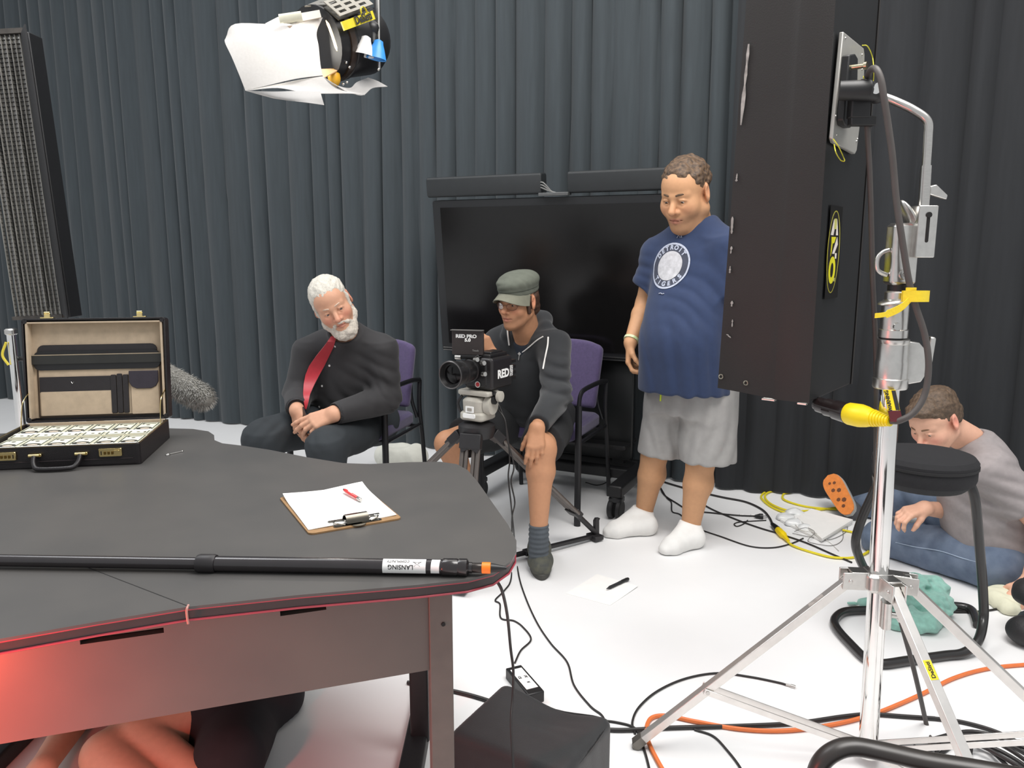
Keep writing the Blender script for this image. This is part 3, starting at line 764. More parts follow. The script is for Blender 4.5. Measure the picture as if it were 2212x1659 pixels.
# ---------------------------------------------------------------- red lamp under the table top, left of the frame
rl = thing('red_work_lamp', 'red glowing lamp clamped under the table edge at the far left', 'lamp', F(-150, 1560, 0.47))
lc = Vector((pl.x, pl.y, 0)) + dr * 0.20 - nb * 0.11 + Vector((0, 0, 0.585))
b = MB(); b.cyl(lc + Vector((0, 0, 0.05)), lc + Vector((0, 0, 0.088)), 0.02, 0.016, 16); b.build('socket', BLK(), rl)
b = MB(); b.sphere(lc, 0.045, 16, 10); b.build('bulb', mat('red_glow_bulb', (255, 60, 40), 0.4, emit=2.0), rl)
pld = bpy.data.lights.new('red_lamp_light', 'POINT'); pld.energy = 16.0; pld.color = (1.0, 0.10, 0.06); pld.shadow_soft_size = 0.05
plo = bpy.data.objects.new('red_lamp_light', pld); COL.objects.link(plo); plo.location = lc - nb * 0.06

# ---------------------------------------------------------------- boom pole lying on the table
bp = thing('boom_pole', 'long black telescopic microphone boom pole lying along the near table edge', 'boom pole', F(450, 1225, TZ))
pole_m = mat('pole_black_gloss', (40, 36, 38), 0.22, var=0.08, coat=0.3)
r1, r2 = 0.0118, 0.0150
A = F(-230, 1207, TZ + r2); B = F(447, 1219, TZ + r2); C = F(1003, 1226, TZ + r2)
ax = (C - A).normalized(); B = A + ax * (B - A).dot(ax)
b = MB(); b.cyl(A, B, r1, r1, 20); b.build('inner_tube', pole_m, bp)
b = MB(); b.cyl(B, C, r2, r2, 20); b.build('outer_tube', pole_m, bp)
Rz = frame_from((C - A)) @ Matrix(((1, 0, 0), (0, 0, 1), (0, -1, 0)))
b = MB(); b.lathe([(r1, -0.02), (0.0165, -0.02), (0.0185, -0.014), (0.0185, 0.012), (0.0170, 0.017), (r2, 0.017)], B, Rz, 24); co = b.build('locking_collar', mat('collar_black', (34, 31, 33), 0.45), bp)
D = F(955, 1225.5, TZ + r2); D = A + ax * (D - A).dot(ax)
b = MB(); b.lathe([(r2, 0), (0.0172, 0.003), (0.0172, 0.028), (0.0160, 0.031), (0.0172, 0.034), (0.0172, 0.048), (0.0105, 0.052), (0.0105, 0.058)], D, Rz, 24); b.build('end_socket', mat('socket_black', (30, 27, 28), 0.25, coat=0.4), bp)
# labels on the tube (wrapped strips)
def wrap_label(name, px0, px1, a0, a1, m, par, rr):
    p0 = F(px0, 1225, TZ + r2); p1 = F(px1, 1226, TZ + r2); u = (p1 - p0).normalized(); z = Vector((0, 0, 1)); w = u.cross(z)
    p0 = A + ax * (p0 - A).dot(ax); p1 = A + ax * (p1 - A).dot(ax)
    g = [[p0 + (p1 - p0) * i / 6 + (z * math.sin(a0 + (a1 - a0) * j / 10) + (w) * math.cos(a0 + (a1 - a0) * j / 10)) * rr for j in range(11)] for i in range(7)]
    q = MB(); q.sheet(g, 0.0004); return q.build(name, m, par), p0, p1, w
lab, l0, l1, lw = wrap_label('paper_label', 828, 921, math.radians(-28), math.radians(88), WHITE(), bp, r2 + 0.0005)
def tube_text(s, size, along, ang, m, bold=0.0, sx=1.0):
    v, f = text_mesh(s, size, bold, 0.00005)
    q = MB(); z = Vector((0, 0, 1)); vs = []
    rr = r2 + 0.0015
    for p in v:
        a = ang + p.y / rr; vs.append(l0 + ax * along - ax * (p.x * sx) + (z * math.sin(a) + lw * math.cos(a)) * rr)
    q.add(vs, f); return q.build('label_lettering', m, lab, smooth=False)
INK = lambda: mat('black_ink', (30, 30, 32), 0.6)
# printed upside down as seen from here: letters run right to left with their feet away from us
def tube_text_flip(s, size, along, ang, bold=0.0, sx=1.0):
    v, f = text_mesh(s, size, bold, 0.00005); q = MB(); z = Vector((0, 0, 1)); vs = []; rr = r2 + 0.0015
    for p in v:
        a = ang - p.y / rr; vs.append(l0 + ax * (along - p.x * sx) + (z * math.sin(a) + lw * math.cos(a)) * rr)
    q.add(vs, f); return q.build('label_lettering', INK(), lab, smooth=False)
Ll = (l1 - l0).length
tube_text_flip('LANSING', 0.0125, Ll * 0.42, math.radians(20), 0.0001, 0.95)
tube_text_flip('COMMUNITY', 0.0085, Ll * 0.36, math.radians(62), 0.0, 0.85)
z = Vector((0, 0, 1)); q = MB()
star = [(0.0085 * (1 if k % 2 == 0 else 0.28) * math.cos(math.radians(90 + 36 * k)), 0.0085 * (1 if k % 2 == 0 else 0.28) * math.sin(math.radians(90 + 36 * k))) for k in range(10)]
vs = [l0 + ax * (Ll * 0.80 + p[0] * 1.2) + (z * math.sin(math.radians(48) + p[1] / 0.016) + lw * math.cos(math.radians(48) + p[1] / 0.016)) * (r2 + 0.001) for p in star]
cc = sum(vs, Vector()) / 10; q.add([cc] + vs, [(0, 1 + k, 1 + (k + 1) % 10) for k in range(10)]); q.build('label_star', INK(), lab, smooth=False)
wrap_label('round_sticker', 934, 952, math.radians(-25), math.radians(85), WHITE(), bp, r2 + 0.0005)

# microphone cable plug at the pole end and its lead down to the floor
mc = thing('microphone_cable', 'black microphone cable with orange collar hanging off the boom pole to the bag', 'cable', (C.x, C.y, 0))
b = MB(); b.lathe([(0.0085, 0.0), (0.0095, 0.002), (0.0095, 0.02), (0.0085, 0.022)], D + ax * 0.056, Rz, 20); b.build('plug', mat('plug_metal_dark', (60, 56, 54), 0.3, 0.7), mc)
b = MB(); b.lathe([(0.0085, 0.0), (0.0108, 0.001), (0.0108, 0.017), (0.0085, 0.018)], D + ax * 0.076, Rz, 20); b.build('orange_collar', mat('orange_plastic', (238, 128, 30), 0.4), mc)
b = MB(); b.lathe([(0.0090, 0.0), (0.0080, 0.008), (0.0050, 0.022), (0.0034, 0.03)], D + ax * 0.094, Rz, 16); b.build('strain_relief', BLK(), mc)
E0 = D + ax * 0.122
cab = [E0, P(1066, 1240, 1.475), P(1084, 1275, 1.48), P(1096, 1330, 1.53), P(1103, 1400, 1.60), P(1109, 1450, 1.66), P(1108, 1500, 1.66), P(1104, 1560, 1.62), P(1108, 1640, 1.58), P(1112, 1720, 1.55), F(1120, 1850, 0.006), F(1180, 1880, 0.004)]
b = MB(); b.tube(catmull(cab, 8), 0.0032, 8); b.build('lead', mat('cable_black', (38, 36, 36), 0.5, var=0.1), mc)

# ---------------------------------------------------------------- clipboard, paper, pen, key
cbp = [F(668, 1157, TZ), F(859, 1124, TZ), F(818, 1047, TZ), F(648, 1080, TZ)]
cx = (cbp[1] - cbp[0]).normalized(); cyv = Vector((-cx.y, cx.x, 0))
cb = thing('clipboard', 'brown hardboard clipboard with chrome clip lying on the table', 'clipboard', (cbp[0] + cbp[2]) / 2)
W_, L_ = 0.215, 0.292; M_cb = mtx(cbp[0], cx, cyv)
def rrect(x0, y0, x1, y1, r, n=4):
    out = []
    for qx, qy, a0 in ((x1 - r, y1 - r, 0), (x0 + r, y1 - r, 90), (x0 + r, y0 + r, 180), (x1 - r, y0 + r, 270)):
        for k in range(n + 1):
            a = math.radians(a0 + 90 * k / n); out.append((qx + r * math.cos(a), qy + r * math.sin(a)))
    return out
b = MB(); b.prism(rrect(0, 0, W_, L_, 0.012), 0.0003, 0.004, M_cb); b.build('board', mat('hardboard', (150, 116, 78), 0.6, var=0.12, scale=60), cb)
ch = mat('clip_steel', (150, 148, 142), 0.22, 1.0)
Mc = M_cb @ Matrix.Translation((W_ * 0.53, 0.012, 0.004))
b = MB(); b.prism(rrect(-0.056, -0.006, 0.056, 0.008, 0.006), 0.0, 0.0018, Mc); b.prism([(0.018 * math.cos(math.radians(180 + 18 * k)), -0.004 + 0.014 * math.sin(math.radians(180 + 18 * k))) for k in range(11)], 0.0, 0.0018, Mc); b.build('clip_base', ch, cb)
def arc_sheet(x0, x1, prof, M, th): 
    return [[M @ Vector((x0 + (x1 - x0) * i / 6, p[0], p[1])) for p in prof] for i in range(7)]
b = MB(); b.sheet(arc_sheet(-0.026, 0.026, [(0.034, 0.003), (0.030, 0.012), (0.020, 0.019), (0.008, 0.020), (0.0, 0.013), (-0.003, 0.004)], Mc, 0.001), 0.0012); b.build('clip_cover', mat('clip_dark_steel', (96, 92, 84), 0.25, 1.0), cb)
b = MB(); b.sheet(arc_sheet(-0.060, 0.060, [(0.036, 0.0035), (0.031, 0.006), (0.024, 0.0055)], Mc, 0.001), 0.0012); b.build('clip_jaw', ch, cb)
b = MB()
for sx in (-1, 1): b.tube(catmull([Mc @ Vector((sx * 0.030, -0.002, 0.003)), Mc @ Vector((sx * 0.046, 0.004, 0.006)), Mc @ Vector((sx * 0.052, 0.014, 0.006)), Mc @ Vector((sx * 0.046, 0.022, 0.006))], 5), 0.0018, 6)
b.tube([Mc @ Vector((-0.03, 0.004, 0.009)), Mc @ Vector((0.03, 0.004, 0.009))], 0.003, 8); b.build('clip_spring', ch, cb)
g = []
for i in range(15):
    row = []
    for j in range(15):
        u, v = i / 14, j / 14; x = 0.004 + 0.206 * u + 0.004 * v; y = 0.022 + 0.266 * v
        zc = 0.0052 + 0.007 * max(0, v - 0.7) ** 2 / 0.09 * (0.35 + abs(u - 0.5) * 1.6) + 0.006 * max(0, u - 0.75) / 0.25 * max(0, 0.35 - v) + 0.0012 * math.sin(5 * u + 3 * v)
        row.append(M_cb @ Vector((x, y, zc)))
    g.append(row)
b = MB(); b.sheet(g, 0.0016); tag(b.build('paper_pad', mat('paper_white', (242, 241, 238), 0.75, var=0.02)), 'curling white paper sheets held in the clipboard on the table', 'paper')
pen = thing('pen', 'red ballpoint pen lying on the clipboard paper', 'pen', F(806, 1085, TZ))
p0 = M_cb @ Vector((0.166, 0.150, 0.0115)); p1 = M_cb @ Vector((0.150, 0.245, 0.0155)); u = (p1 - p0); ul = u.length; u.normalize(); Rpn = frame_from(u) @ Matrix(((1, 0, 0), (0, 0, 1), (0, -1, 0)))
b = MB(); b.lathe([(0.0036, 0.018), (0.0042, 0.02), (0.0042, 0.05), (0.0046, 0.051), (0.0046, ul * 0.85), (0.004, ul * 0.9)], p0, Rpn, 14); b.build('barrel', mat('red_pen', (206, 44, 44), 0.3, coat=0.3), pen)
b = MB(); b.lathe([(0.0038, 0.0), (0.0044, 0.002), (0.0044, 0.016), (0.0036, 0.019)], p0, Rpn, 14); b.build('clicker', STEEL(), pen)
b = MB(); b.lathe([(0.004, ul * 0.9), (0.0026, ul * 0.97), (0.0008, ul)], p0, Rpn, 14); b.build('tip', mat('pen_tip', (90, 90, 92), 0.3, 0.8), pen)
q = MB(); q.box(p0 + u * ul * 0.6 + Vector((0, -0.001, 0.0046)), (0.002, 0.02, 0.0006), frame_from(u)); q.build('lettering', WHITE(), pen)
ky = thing('small_key', 'small silver key on a ring lying on the table near the briefcase', 'key', F(375, 980, TZ))
a, c = F(358, 983, TZ + 0.002), F(394, 975, TZ + 0.002)
b = MB(); b.tube([a + (c - a) * 0.25, c], 0.002, 8); b.sphere(c, 0.003, 8, 6); b.build('shaft', STEEL(), ky)
b = MB(); b.tube(catmull([a + Vector((0.006 * math.cos(t), 0.006 * math.sin(t), 0.0)) + (c - a) * 0.12 for t in [k * math.pi / 4 for k in range(8)]], 3, True) + [a + Vector((0.006, 0, 0)) + (c - a) * 0.12], 0.0011, 6); b.build('ring', STEEL(), ky)
# ================================================================ BRIEFCASE
fr = F(305, 1003, TZ); fl0 = F(0, 1016, TZ); bx = (fr - fl0); bx.z = 0; bx.normalize(); by = Vector((-bx.y, bx.x, 0))
BW, BD, BH = 0.435, 0.335, 0.062
bo = fr - bx * BW / 2
Mb = Matrix((bx, by, Vector((0, 0, 1)))).transposed().to_4x4(); Mb.translation = Vector((bo.x, bo.y, TZ + 0.0005))
bc = thing('briefcase', 'open black leather briefcase with brass locks and tan lining on the table', 'briefcase', M=Mb)
lea = mat('black_leather', (26, 22, 24), 0.32, var=0.12, scale=80, bump=0.25, bscale=500)
tan = mat('tan_lining', (186, 167, 144), 0.85, var=0.08, scale=40, bump=0.15, bscale=900)
brass = mat('brass', (228, 206, 146), 0.2, 1.0, var=0.05)
dl = mat('pocket_leather', (34, 30, 33), 0.5, var=0.1, scale=60, bump=0.2, bscale=600)
def tray(mb, w, d, h, t):
    mb.rbox((0, d / 2, t / 2), (w, d, t), 0.012)
    mb.box((0, t / 2, h / 2), (w - 0.016, t, h)); mb.box((0, d - t / 2, h / 2), (w - 0.016, t, h))
    mb.box((-w / 2 + t / 2, d / 2, h / 2), (t, d - 0.016, h)); mb.box((w / 2 - t / 2, d / 2, h / 2), (t, d - 0.016, h))
    for sx in (-1, 1):
        for y in (0.0085, d - 0.0085): mb.cyl((sx * (w / 2 - 0.0085), y, 0), (sx * (w / 2 - 0.0085), y, h), 0.0085, 0.0085, 14)
b = MB(); tray(b, BW, BD, BH, 0.006); b.build('base_shell', lea, bc, local=True, bevel=0.0015)
b = MB(); b.box((0, BD / 2, 0.008), (BW - 0.016, BD - 0.016, 0.003)); b.build('base_lining', tan, bc, local=True)
b = MB()
for p, d in (((0, 0.003, BH), (BW - 0.02, 0.005, 0.0035)), ((-BW / 2 + 0.003, BD / 2, BH), (0.005, BD - 0.02, 0.0035)), ((BW / 2 - 0.003, BD / 2, BH), (0.005, BD - 0.02, 0.0035)), ((0, BD - 0.003, BH), (BW - 0.02, 0.005, 0.0035))): b.box(p, d)
b.build('brass_rim', mat('rim_dark_brass', (120, 104, 76), 0.3, 0.9), bc, local=True)
b = MB(); b.tube(catmull([(-BW / 2 + 0.02, -0.0008, 0.020), (0, -0.0014, 0.020), (BW / 2 - 0.02, -0.0008, 0.020)], 6), 0.0016, 6); b.build('piping', mat('piping', (48, 42, 44), 0.3), bc, local=True)
for x in (-0.142, 0.138):
    q = MB(); q.rbox((x, -0.003, 0.040), (0.062, 0.006, 0.024), 0.003, axis=1); lk = q.build('lock_plate', brass, bc, local=True)
    for k in range(3):
        q = MB(); q.rbox((x + 0.010 * (k - 1) + (0.004 if x < 0 else -0.004), -0.0068, 0.039), (0.006, 0.003, 0.009), 0.001, axis=1); q.build('dial', mat('dial_dark_brass', (120, 96, 50), 0.35, 0.9), lk, local=True)
    q = MB(); q.rbox((x + (-0.020 if x < 0 else 0.018), -0.0072, 0.044), (0.015, 0.004, 0.006), 0.001, axis=1); q.build('slide', brass, lk, local=True)
    q = MB(); q.box((x + (0.024 if x < 0 else -0.024), -0.0065, 0.039), (0.0022, 0.002, 0.011)); q.build('keyhole', mat('keyhole_dark', (40, 32, 20), 0.5), lk, local=True)
for x in (-0.062, 0.060):
    q = MB(); q.rbox((x, -0.004, 0.040), (0.036, 0.008, 0.010), 0.004, axis=1); q.cyl((x - 0.014, -0.010, 0.040), (x + 0.014, -0.010, 0.040), 0.0045, 0.0045, 12); q.build('handle_mount', brass, bc, local=True)
hp = catmull([(-0.062, -0.012, 0.038), (-0.060, -0.024, 0.022), (-0.050, -0.036, 0.010), (-0.030, -0.042, 0.008), (0, -0.044, 0.008), (0.030, -0.042, 0.008), (0.048, -0.036, 0.010), (0.058, -0.024, 0.022), (0.060, -0.012, 0.038)], 6)
b = MB(); b.tube(hp, 0.0068, 10); b.build('handle', lea, bc, local=True)
# lid, hinged at the back and leaning slightly backwards
Ml = Matrix.Translation((0, BD - 0.002, BH + 0.004)) @ Matrix.Rotation(math.radians(96), 4, 'X')   # local y up the lid, local z toward the front... 
Ml = Matrix.Translation((0, BD + 0.0, BH + 0.002)) @ Matrix.Rotation(math.radians(83), 4, 'X')
def lid(mb): mb.v = [Ml @ Vector((v.x, v.y, v.z)) for v in mb.v]; return mb
LH, LD = 0.335, 0.045      # in lid space: y = height, z = toward us (interior opens to +z)
b = MB(); tray(b, BW, LH, LD, 0.006); b.v = [Vector((v.x, v.y, v.z - LD)) for v in b.v]; lid(b); b.build('lid_shell', lea, bc, local=True, bevel=0.0015)
def lb(name, u0, u1, v0, v1, z0, z1, m, r=0.004, par=bc):
    q = MB(); w = BW - 0.024; x0, x1 = -w / 2 + u0 * w, -w / 2 + u1 * w; h = LH - 0.024; y0, y1 = 0.012 + v0 * h, 0.012 + v1 * h
    q.rbox(((x0 + x1) / 2, (y0 + y1) / 2, -LD + (z0 + z1) / 2), (x1 - x0, y1 - y0, z1 - z0), min(r, (x1 - x0) / 2.2, (y1 - y0) / 2.2)); lid(q); return q.build(name, m, par, local=True)
lb('lid_lining', 0, 1, 0, 1, 0.005, 0.008, tan)
for u0, u1 in ((-0.004, 0.012), (0.988, 1.004)): lb('side_lining', u0, u1, 0, 1, 0.006, LD - 0.002, tan, 0.001)
lb('top_lining', 0, 1, 0.988, 1.004, 0.006, LD - 0.002, tan, 0.001)
lb('document_pocket', 0.045, 0.94, 0.50, 0.765, 0.008, 0.014, dl, 0.02)
lb('folder_edge', 0.020, 0.965, 0.50, 0.70, 0.014, 0.019, mat('folder_black', (22, 21, 23), 0.4), 0.02)
lb('strap_trim', 0.0, 1.0, 0.655, 0.665, 0.022, 0.025, mat('grey_trim', (150, 136, 116), 0.6), 0.001)
lb('strap', 0.0, 1.0, 0.565, 0.655, 0.016, 0.024, mat('strap_dark_green', (38, 38, 36), 0.5), 0.002)
lb('organiser_border', 0.035, 0.965, 0.0, 0.60, 0.008, 0.011, mat('border_brown', (70, 56, 44), 0.6), 0.006)
lb('organiser_panel', 0.05, 0.95, 0.02, 0.585, 0.011, 0.014, tan, 0.004)
lb('pen_strip', 0.055, 0.59, 0.265, 0.43, 0.014, 0.018, dl, 0.002)
lb('long_pocket', 0.06, 0.595, 0.025, 0.275, 0.014, 0.019, tan, 0.003)
for k in range(3): lb('pen_loop', 0.585 + 0.045 * k, 0.625 + 0.045 * k, 0.03, 0.44 + (0.01 if k == 1 else 0), 0.014, 0.021, dl, 0.004)
lb('card_pocket', 0.735, 0.945, 0.015, 0.40, 0.014, 0.019, tan, 0.003)
q = MB(); w = BW - 0.024; cx0 = -w / 2 + 0.835 * w; h = LH - 0.024
fp_ = [(-0.046, 0.012 + 0.475 * h), (-0.046, 0.012 + 0.36 * h), (-0.038, 0.012 + 0.31 * h), (-0.022, 0.012 + 0.285 * h), (0.022, 0.012 + 0.285 * h), (0.038, 0.012 + 0.31 * h), (0.046, 0.012 + 0.36 * h), (0.046, 0.012 + 0.475 * h)]
q.prism([(cx0 + x, y) for x, y in fp_], -LD + 0.018, -LD + 0.024); lid(q); q.build('card_flap', mat('flap_plum_black', (46, 40, 50), 0.35, bump=0.2), bc, local=True, bevel=0.002)
q = MB(); wx = -w / 2 + 0.30 * w; q.tube([Ml @ Vector((wx - 0.004, 0.012 + 0.375 * h, -LD + 0.019)), Ml @ Vector((wx, 0.012 + 0.355 * h, -LD + 0.019)), Ml @ Vector((wx + 0.004, 0.012 + 0.375 * h, -LD + 0.019))], 0.0008, 5); q.build('monogram', STEEL(), bc, local=True)
lb('maker_plate', 0.40, 0.53, -0.075, -0.03, 0.030, 0.033, mat('plate_dark_gold', (86, 68, 34), 0.4, 0.6), 0.002)
q = MB(); q.box((0, BD - 0.010, 0.040), (BW - 0.02, 0.006, 0.05)); q.build('hinge_lining', tan, bc, local=True)
for x in (-0.142, 0.138):
    q = MB(); q.rbox((x, LH + 0.002, -0.012), (0.040, 0.004, 0.020), 0.003, axis=1); q.rbox((x, LH + 0.010, -0.008), (0.018, 0.016, 0.004), 0.002); q.cyl((x - 0.008, LH + 0.018, -0.008), (x + 0.008, LH + 0.018, -0.008), 0.004, 0.004, 10); lid(q); q.build('hasp', brass, bc, local=True)
for sx in (-1, 1):
    q = MB(); q.tube(catmull([(sx * (BW / 2 - 0.010), BD * 0.80, BH * 0.75), (sx * (BW / 2 - 0.011), BD * 0.84, BH + 0.035), (sx * (BW / 2 - 0.011), BD * 0.90, BH + 0.075), Ml @ Vector((sx * (BW / 2 - 0.010), 0.10, -0.012))], 6), 0.0018, 6); q.build('lid_stay', brass, bc, local=True)

# ---------------------------------------------------------------- banknote bundles
def bundle(label, M):
    t = thing('banknote_bundle', label, 'money', M=M, group='bundles of banknotes in the briefcase')
    return t
edge = mat('note_edges', (232, 228, 206), 0.8, var=0.10, scale=30, stretch=(1, 1, 40))
face = mat('note_paper', (224, 222, 200), 0.75, var=0.05, scale=200)
inkg = mat('note_ink', (84, 88, 76), 0.8, var=0.25, scale=500)
inkd = mat('note_ink_dark', (46, 46, 42), 0.8, var=0.35, scale=350)
band = mat('bill_band', (246, 245, 240), 0.7, var=0.02)
NW, NL, NH = 0.0635, 0.150, 0.040
proto = []
def part(name, mb, m): proto.append((name, mb, m))
q = MB(); q.box((0, 0, NH / 2), (NW, NL, NH)); part('note_stack', q, edge)
q = MB(); q.box((0, 0, NH + 0.0004), (NW, NL, 0.0008)); part('top_note', q, face)
q = MB()
for x0, y0, x1, y1 in ((-0.029, -0.072, -0.024, 0.072), (0.024, -0.072, 0.029, 0.072), (-0.029, 0.067, 0.029, 0.072), (-0.029, -0.072, 0.029, -0.067)): q.box(((x0 + x1) / 2, (y0 + y1) / 2, NH + 0.0009), (x1 - x0, y1 - y0, 0.0003))
q.box((0, 0.058, NH + 0.0009), (0.040, 0.006, 0.0003)); q.box((-0.008, -0.020, NH + 0.0009), (0.030, 0.006, 0.0003)); part('note_border', q, inkg)
q = MB(); q.prism([(0.024 * math.cos(2 * math.pi * k / 20), -0.004 + 0.017 * math.sin(2 * math.pi * k / 20)) for k in range(20)], NH + 0.0008, NH + 0.0012)
part('portrait', q, inkd); q = MB(); q.prism([(0.006 * math.cos(2 * math.pi * k / 14) , 0.040 + 0.005 * math.sin(2 * math.pi * k / 14)) for k in range(14)], NH + 0.0008, NH + 0.0012)
part('treasury_seal', q, inkd); q = MB(); q.prism([(0.005 * math.cos(2 * math.pi * k / 14) - 0.003, -0.050 + 0.004 * math.sin(2 * math.pi * k / 14)) for k in range(14)], NH + 0.0008, NH + 0.0012); part('bank_seal', q, inkd)
q = MB(); q.prism([(0.014 * math.cos(2 * math.pi * k / 20) + 0.003, -0.007 + 0.008 * math.sin(2 * math.pi * k / 20)) for k in range(20)], NH + 0.0010, NH + 0.0014); part('portrait_face', q, mat('note_face', (206, 190, 172), 0.8, var=0.2, scale=300))
q = MB()
for sx in (-1, 1):
    v, f = text_mesh('100', 0.010, 0.0002, 0.0001); q.add([Vector((-p.y + sx * 0.018, p.x + sx * -0.055, NH + 0.0012 + p.z)) for p in v], f)
part('denomination', q, inkd)
q = MB(); q.box((0, -0.030, NH / 2 + 0.001), (NW + 0.001, 0.014, NH + 0.0012)); part('currency_band', q, band)
first = None
names = ['leftmost', 'second from left', 'third from left', 'fourth from left', 'fifth from left', 'rightmost']
rb = random.Random(3)
for row in (1, 0):
    for c in range(6):
        x = -BW / 2 + 0.016 + NW / 2 + c * (NW + 0.0035); y = 0.010 + NL / 2 + row * (NL + 0.008)
        tz = 0.0105 + (0.004 if row else 0.0)
        M = Mb @ Matrix.Translation((x, y, tz)) @ Matrix.Rotation(rb.uniform(-0.03, 0.03), 4, 'Z') @ Matrix.Rotation((0.02 if row else 0.0), 4, 'X')
        lab_ = 'bundle of banknotes in the %s row of the briefcase, %s' % ('back' if row else 'front', names[c])
        if first is None:
            first = bundle(lab_, M)
            for nme, mbq, mm in proto: mbq.build(nme, mm, first, local=True, smooth=False)
        else:
            k = copy_tree(first, M=M); k['label'] = lab_

# ================================================================ FURRY MICROPHONE ON A STAND, LEFT
st = thing('microphone_stand', 'chrome stand at the left edge holding the furry microphone', 'stand', P(33, 900, 3.1) * 1.0)
sx_, sy_ = P(33, 800, 3.1).x, 3.1
zt = P(25, 722, 3.1).z
b = MB(); b.cyl((sx_, sy_, 0.10), (sx_, sy_, zt), 0.017, 0.017, 20); b.build('pole', CHROME(), st)
for k in range(3):
    a = math.radians(90 + 120 * k); b = MB(); b.tube([(sx_, sy_, 0.42), (sx_ + 0.42 * math.cos(a), sy_ + 0.42 * math.sin(a), 0.012)], 0.011, 8); b.build('leg', CHROME(), st)
    b = MB(); b.tube([(sx_, sy_, 0.14), (sx_ + 0.22 * math.cos(a), sy_ + 0.22 * math.sin(a), 0.20)], 0.006, 6); b.build('brace', CHROME(), st)
b = MB(); b.rbox((sx_, sy_, zt + 0.01), (0.040, 0.040, 0.026), 0.012); b.build('clamp', STEEL(), st)
m0 = P(300, 784, 3.06); m1 = P(443, 861, 2.92); arm0 = Vector((sx_, sy_ + 0.02, zt - 0.10))
b = MB(); b.tube([arm0, m0], 0.010, 10); b.build('arm', BLK(), st)
b = MB(); b.tube(catmull([(sx_ - 0.012, sy_ - 0.019, zt - 0.03), (sx_ - 0.03, sy_ - 0.022, zt - 0.08), (sx_ - 0.012, sy_ - 0.019, zt - 0.12)], 6), 0.005, 8); b.build('yellow_tie', mat('yellow_tie', (226, 206, 70), 0.5), st)
mic = thing('fur_microphone', 'grey furry microphone windshield poking out from behind the open briefcase', 'microphone', (m0 + m1) / 2)
md = (m1 - m0).normalized(); Rm = frame_from(md) @ Matrix(((1, 0, 0), (0, 0, 1), (0, -1, 0))); ml = (m1 - m0).length
b = MB(); b.lathe([(0.01, -0.05), (0.035, -0.04), (0.050, 0.0), (0.053, ml * 0.5), (0.050, ml * 0.85), (0.036, ml + 0.01), (0.01, ml + 0.028)], m0, Rm, 24); b.build('windshield_core', mat('fur_base', (112, 110, 104), 0.95, var=0.25, scale=60), mic)
rs = random.Random(5); b = MB()
for i in range(5200):
    t = rs.uniform(-0.03, ml + 0.02); a = rs.uniform(0, 2 * math.pi)
    rr = 0.052 if 0 < t < ml * 0.86 else 0.052 * math.sqrt(max(0.05, 1 - ((t - ml * 0.86) / (ml * 0.14 + 0.03)) ** 2 if t > 0 else 0.6))
    n = Rm @ Vector((math.cos(a), math.sin(a), 0)); p = m0 + md * t + n * (rr - 0.004)
    d = (n * 0.55 + md * rs.uniform(0.2, 0.9) + Vector((rs.gauss(0, .3), rs.gauss(0, .3), -0.25))).normalized()
    L = rs.uniform(0.012, 0.024); w = d.cross(n).normalized() * 0.0013
    p2 = p + d * L * 0.6; p3 = p + d * L + Vector((0, 0, -0.003))
    b.add([p - w, p + w, p2 + w * 0.7, p2 - w * 0.7, p3], [(0, 1, 2, 3), (3, 2, 4)])
fu = b.build('fur', mat('grey_fur', (150, 148, 142), 0.9, var=0.35, scale=90, sheen=0.3), mic, smooth=False); fu['kind'] = 'stuff'

# ================================================================ BANK LIGHT WITH LOUVRES, UPPER LEFT
Yb = 3.5
tl_, tr_, br_, bl_ = P(-62, 78, Yb), P(43, 76, Yb), P(131, 672, Yb), P(36, 690, Yb)
up_ = ((tl_ + tr_) / 2 - (bl_ + br_) / 2); Hb = up_.length; up_.normalize(); xr = ((tr_ + br_) / 2 - (tl_ + bl_) / 2); xr = (xr - up_ * xr.dot(up_)); Wb = xr.length; xr.normalize(); nb_ = xr.cross(up_)   # toward camera is -nb_? 
if nb_.y > 0: nb_ = -nb_
cb_ = (tl_ + tr_ + br_ + bl_) / 4
bk = thing('bank_light', 'tall black fluorescent bank light with egg-crate louvres at the upper left', 'studio light', Vector((cb_.x, cb_.y + 0.1, 0)))
Rb = Matrix((xr, up_, xr.cross(up_))).transposed()
def bb(c, d): return (cb_ + xr * c[0] + up_ * c[1] + nb_ * c[2], d, Rb)
b = MB(); b.box(*bb((0.004, 0, -0.09), (Wb + 0.025, Hb + 0.04, 0.10))); b.build('housing', BLKM(), bk, bevel=0.004)
b = MB(); b.box(*bb((0, 0, -0.036), (Wb, Hb, 0.004))); b.build('reflector', mat('reflector_grey', (186, 185, 182), 0.35, 0.3, var=0.1), bk)
for k in range(4):
    x = -Wb / 2 + Wb * (k + 0.5) / 4; b = MB(); b.cyl(cb_ + xr * x - up_ * (Hb / 2 - 0.03) - nb_ * 0.022, cb_ + xr * x + up_ * (Hb / 2 - 0.03) - nb_ * 0.022, 0.011, 0.011, 12); b.build('fluorescent_tube', mat('tube_white', (190, 190, 188), 0.4, var=0.05), bk)
lv = mat('louvre_grey', (150, 147, 140), 0.4, 0.3, var=0.2, scale=30)
for k in range(11):
    x = -Wb / 2 + Wb * k / 10; b = MB(); b.box(*bb((x, 0, -0.006), (0.0022, Hb, 0.020))); b.build('louvre_slat', lv, bk)
b = MB()
for k in range(67):
    y = -Hb / 2 + Hb * k / 66; b.box(*bb((0, y, -0.008), (Wb, 0.0018, 0.016)))
q = b.build('louvre_crosspieces', mat('louvre_black', (30, 29, 29), 0.5), bk); q['kind'] = 'stuff'
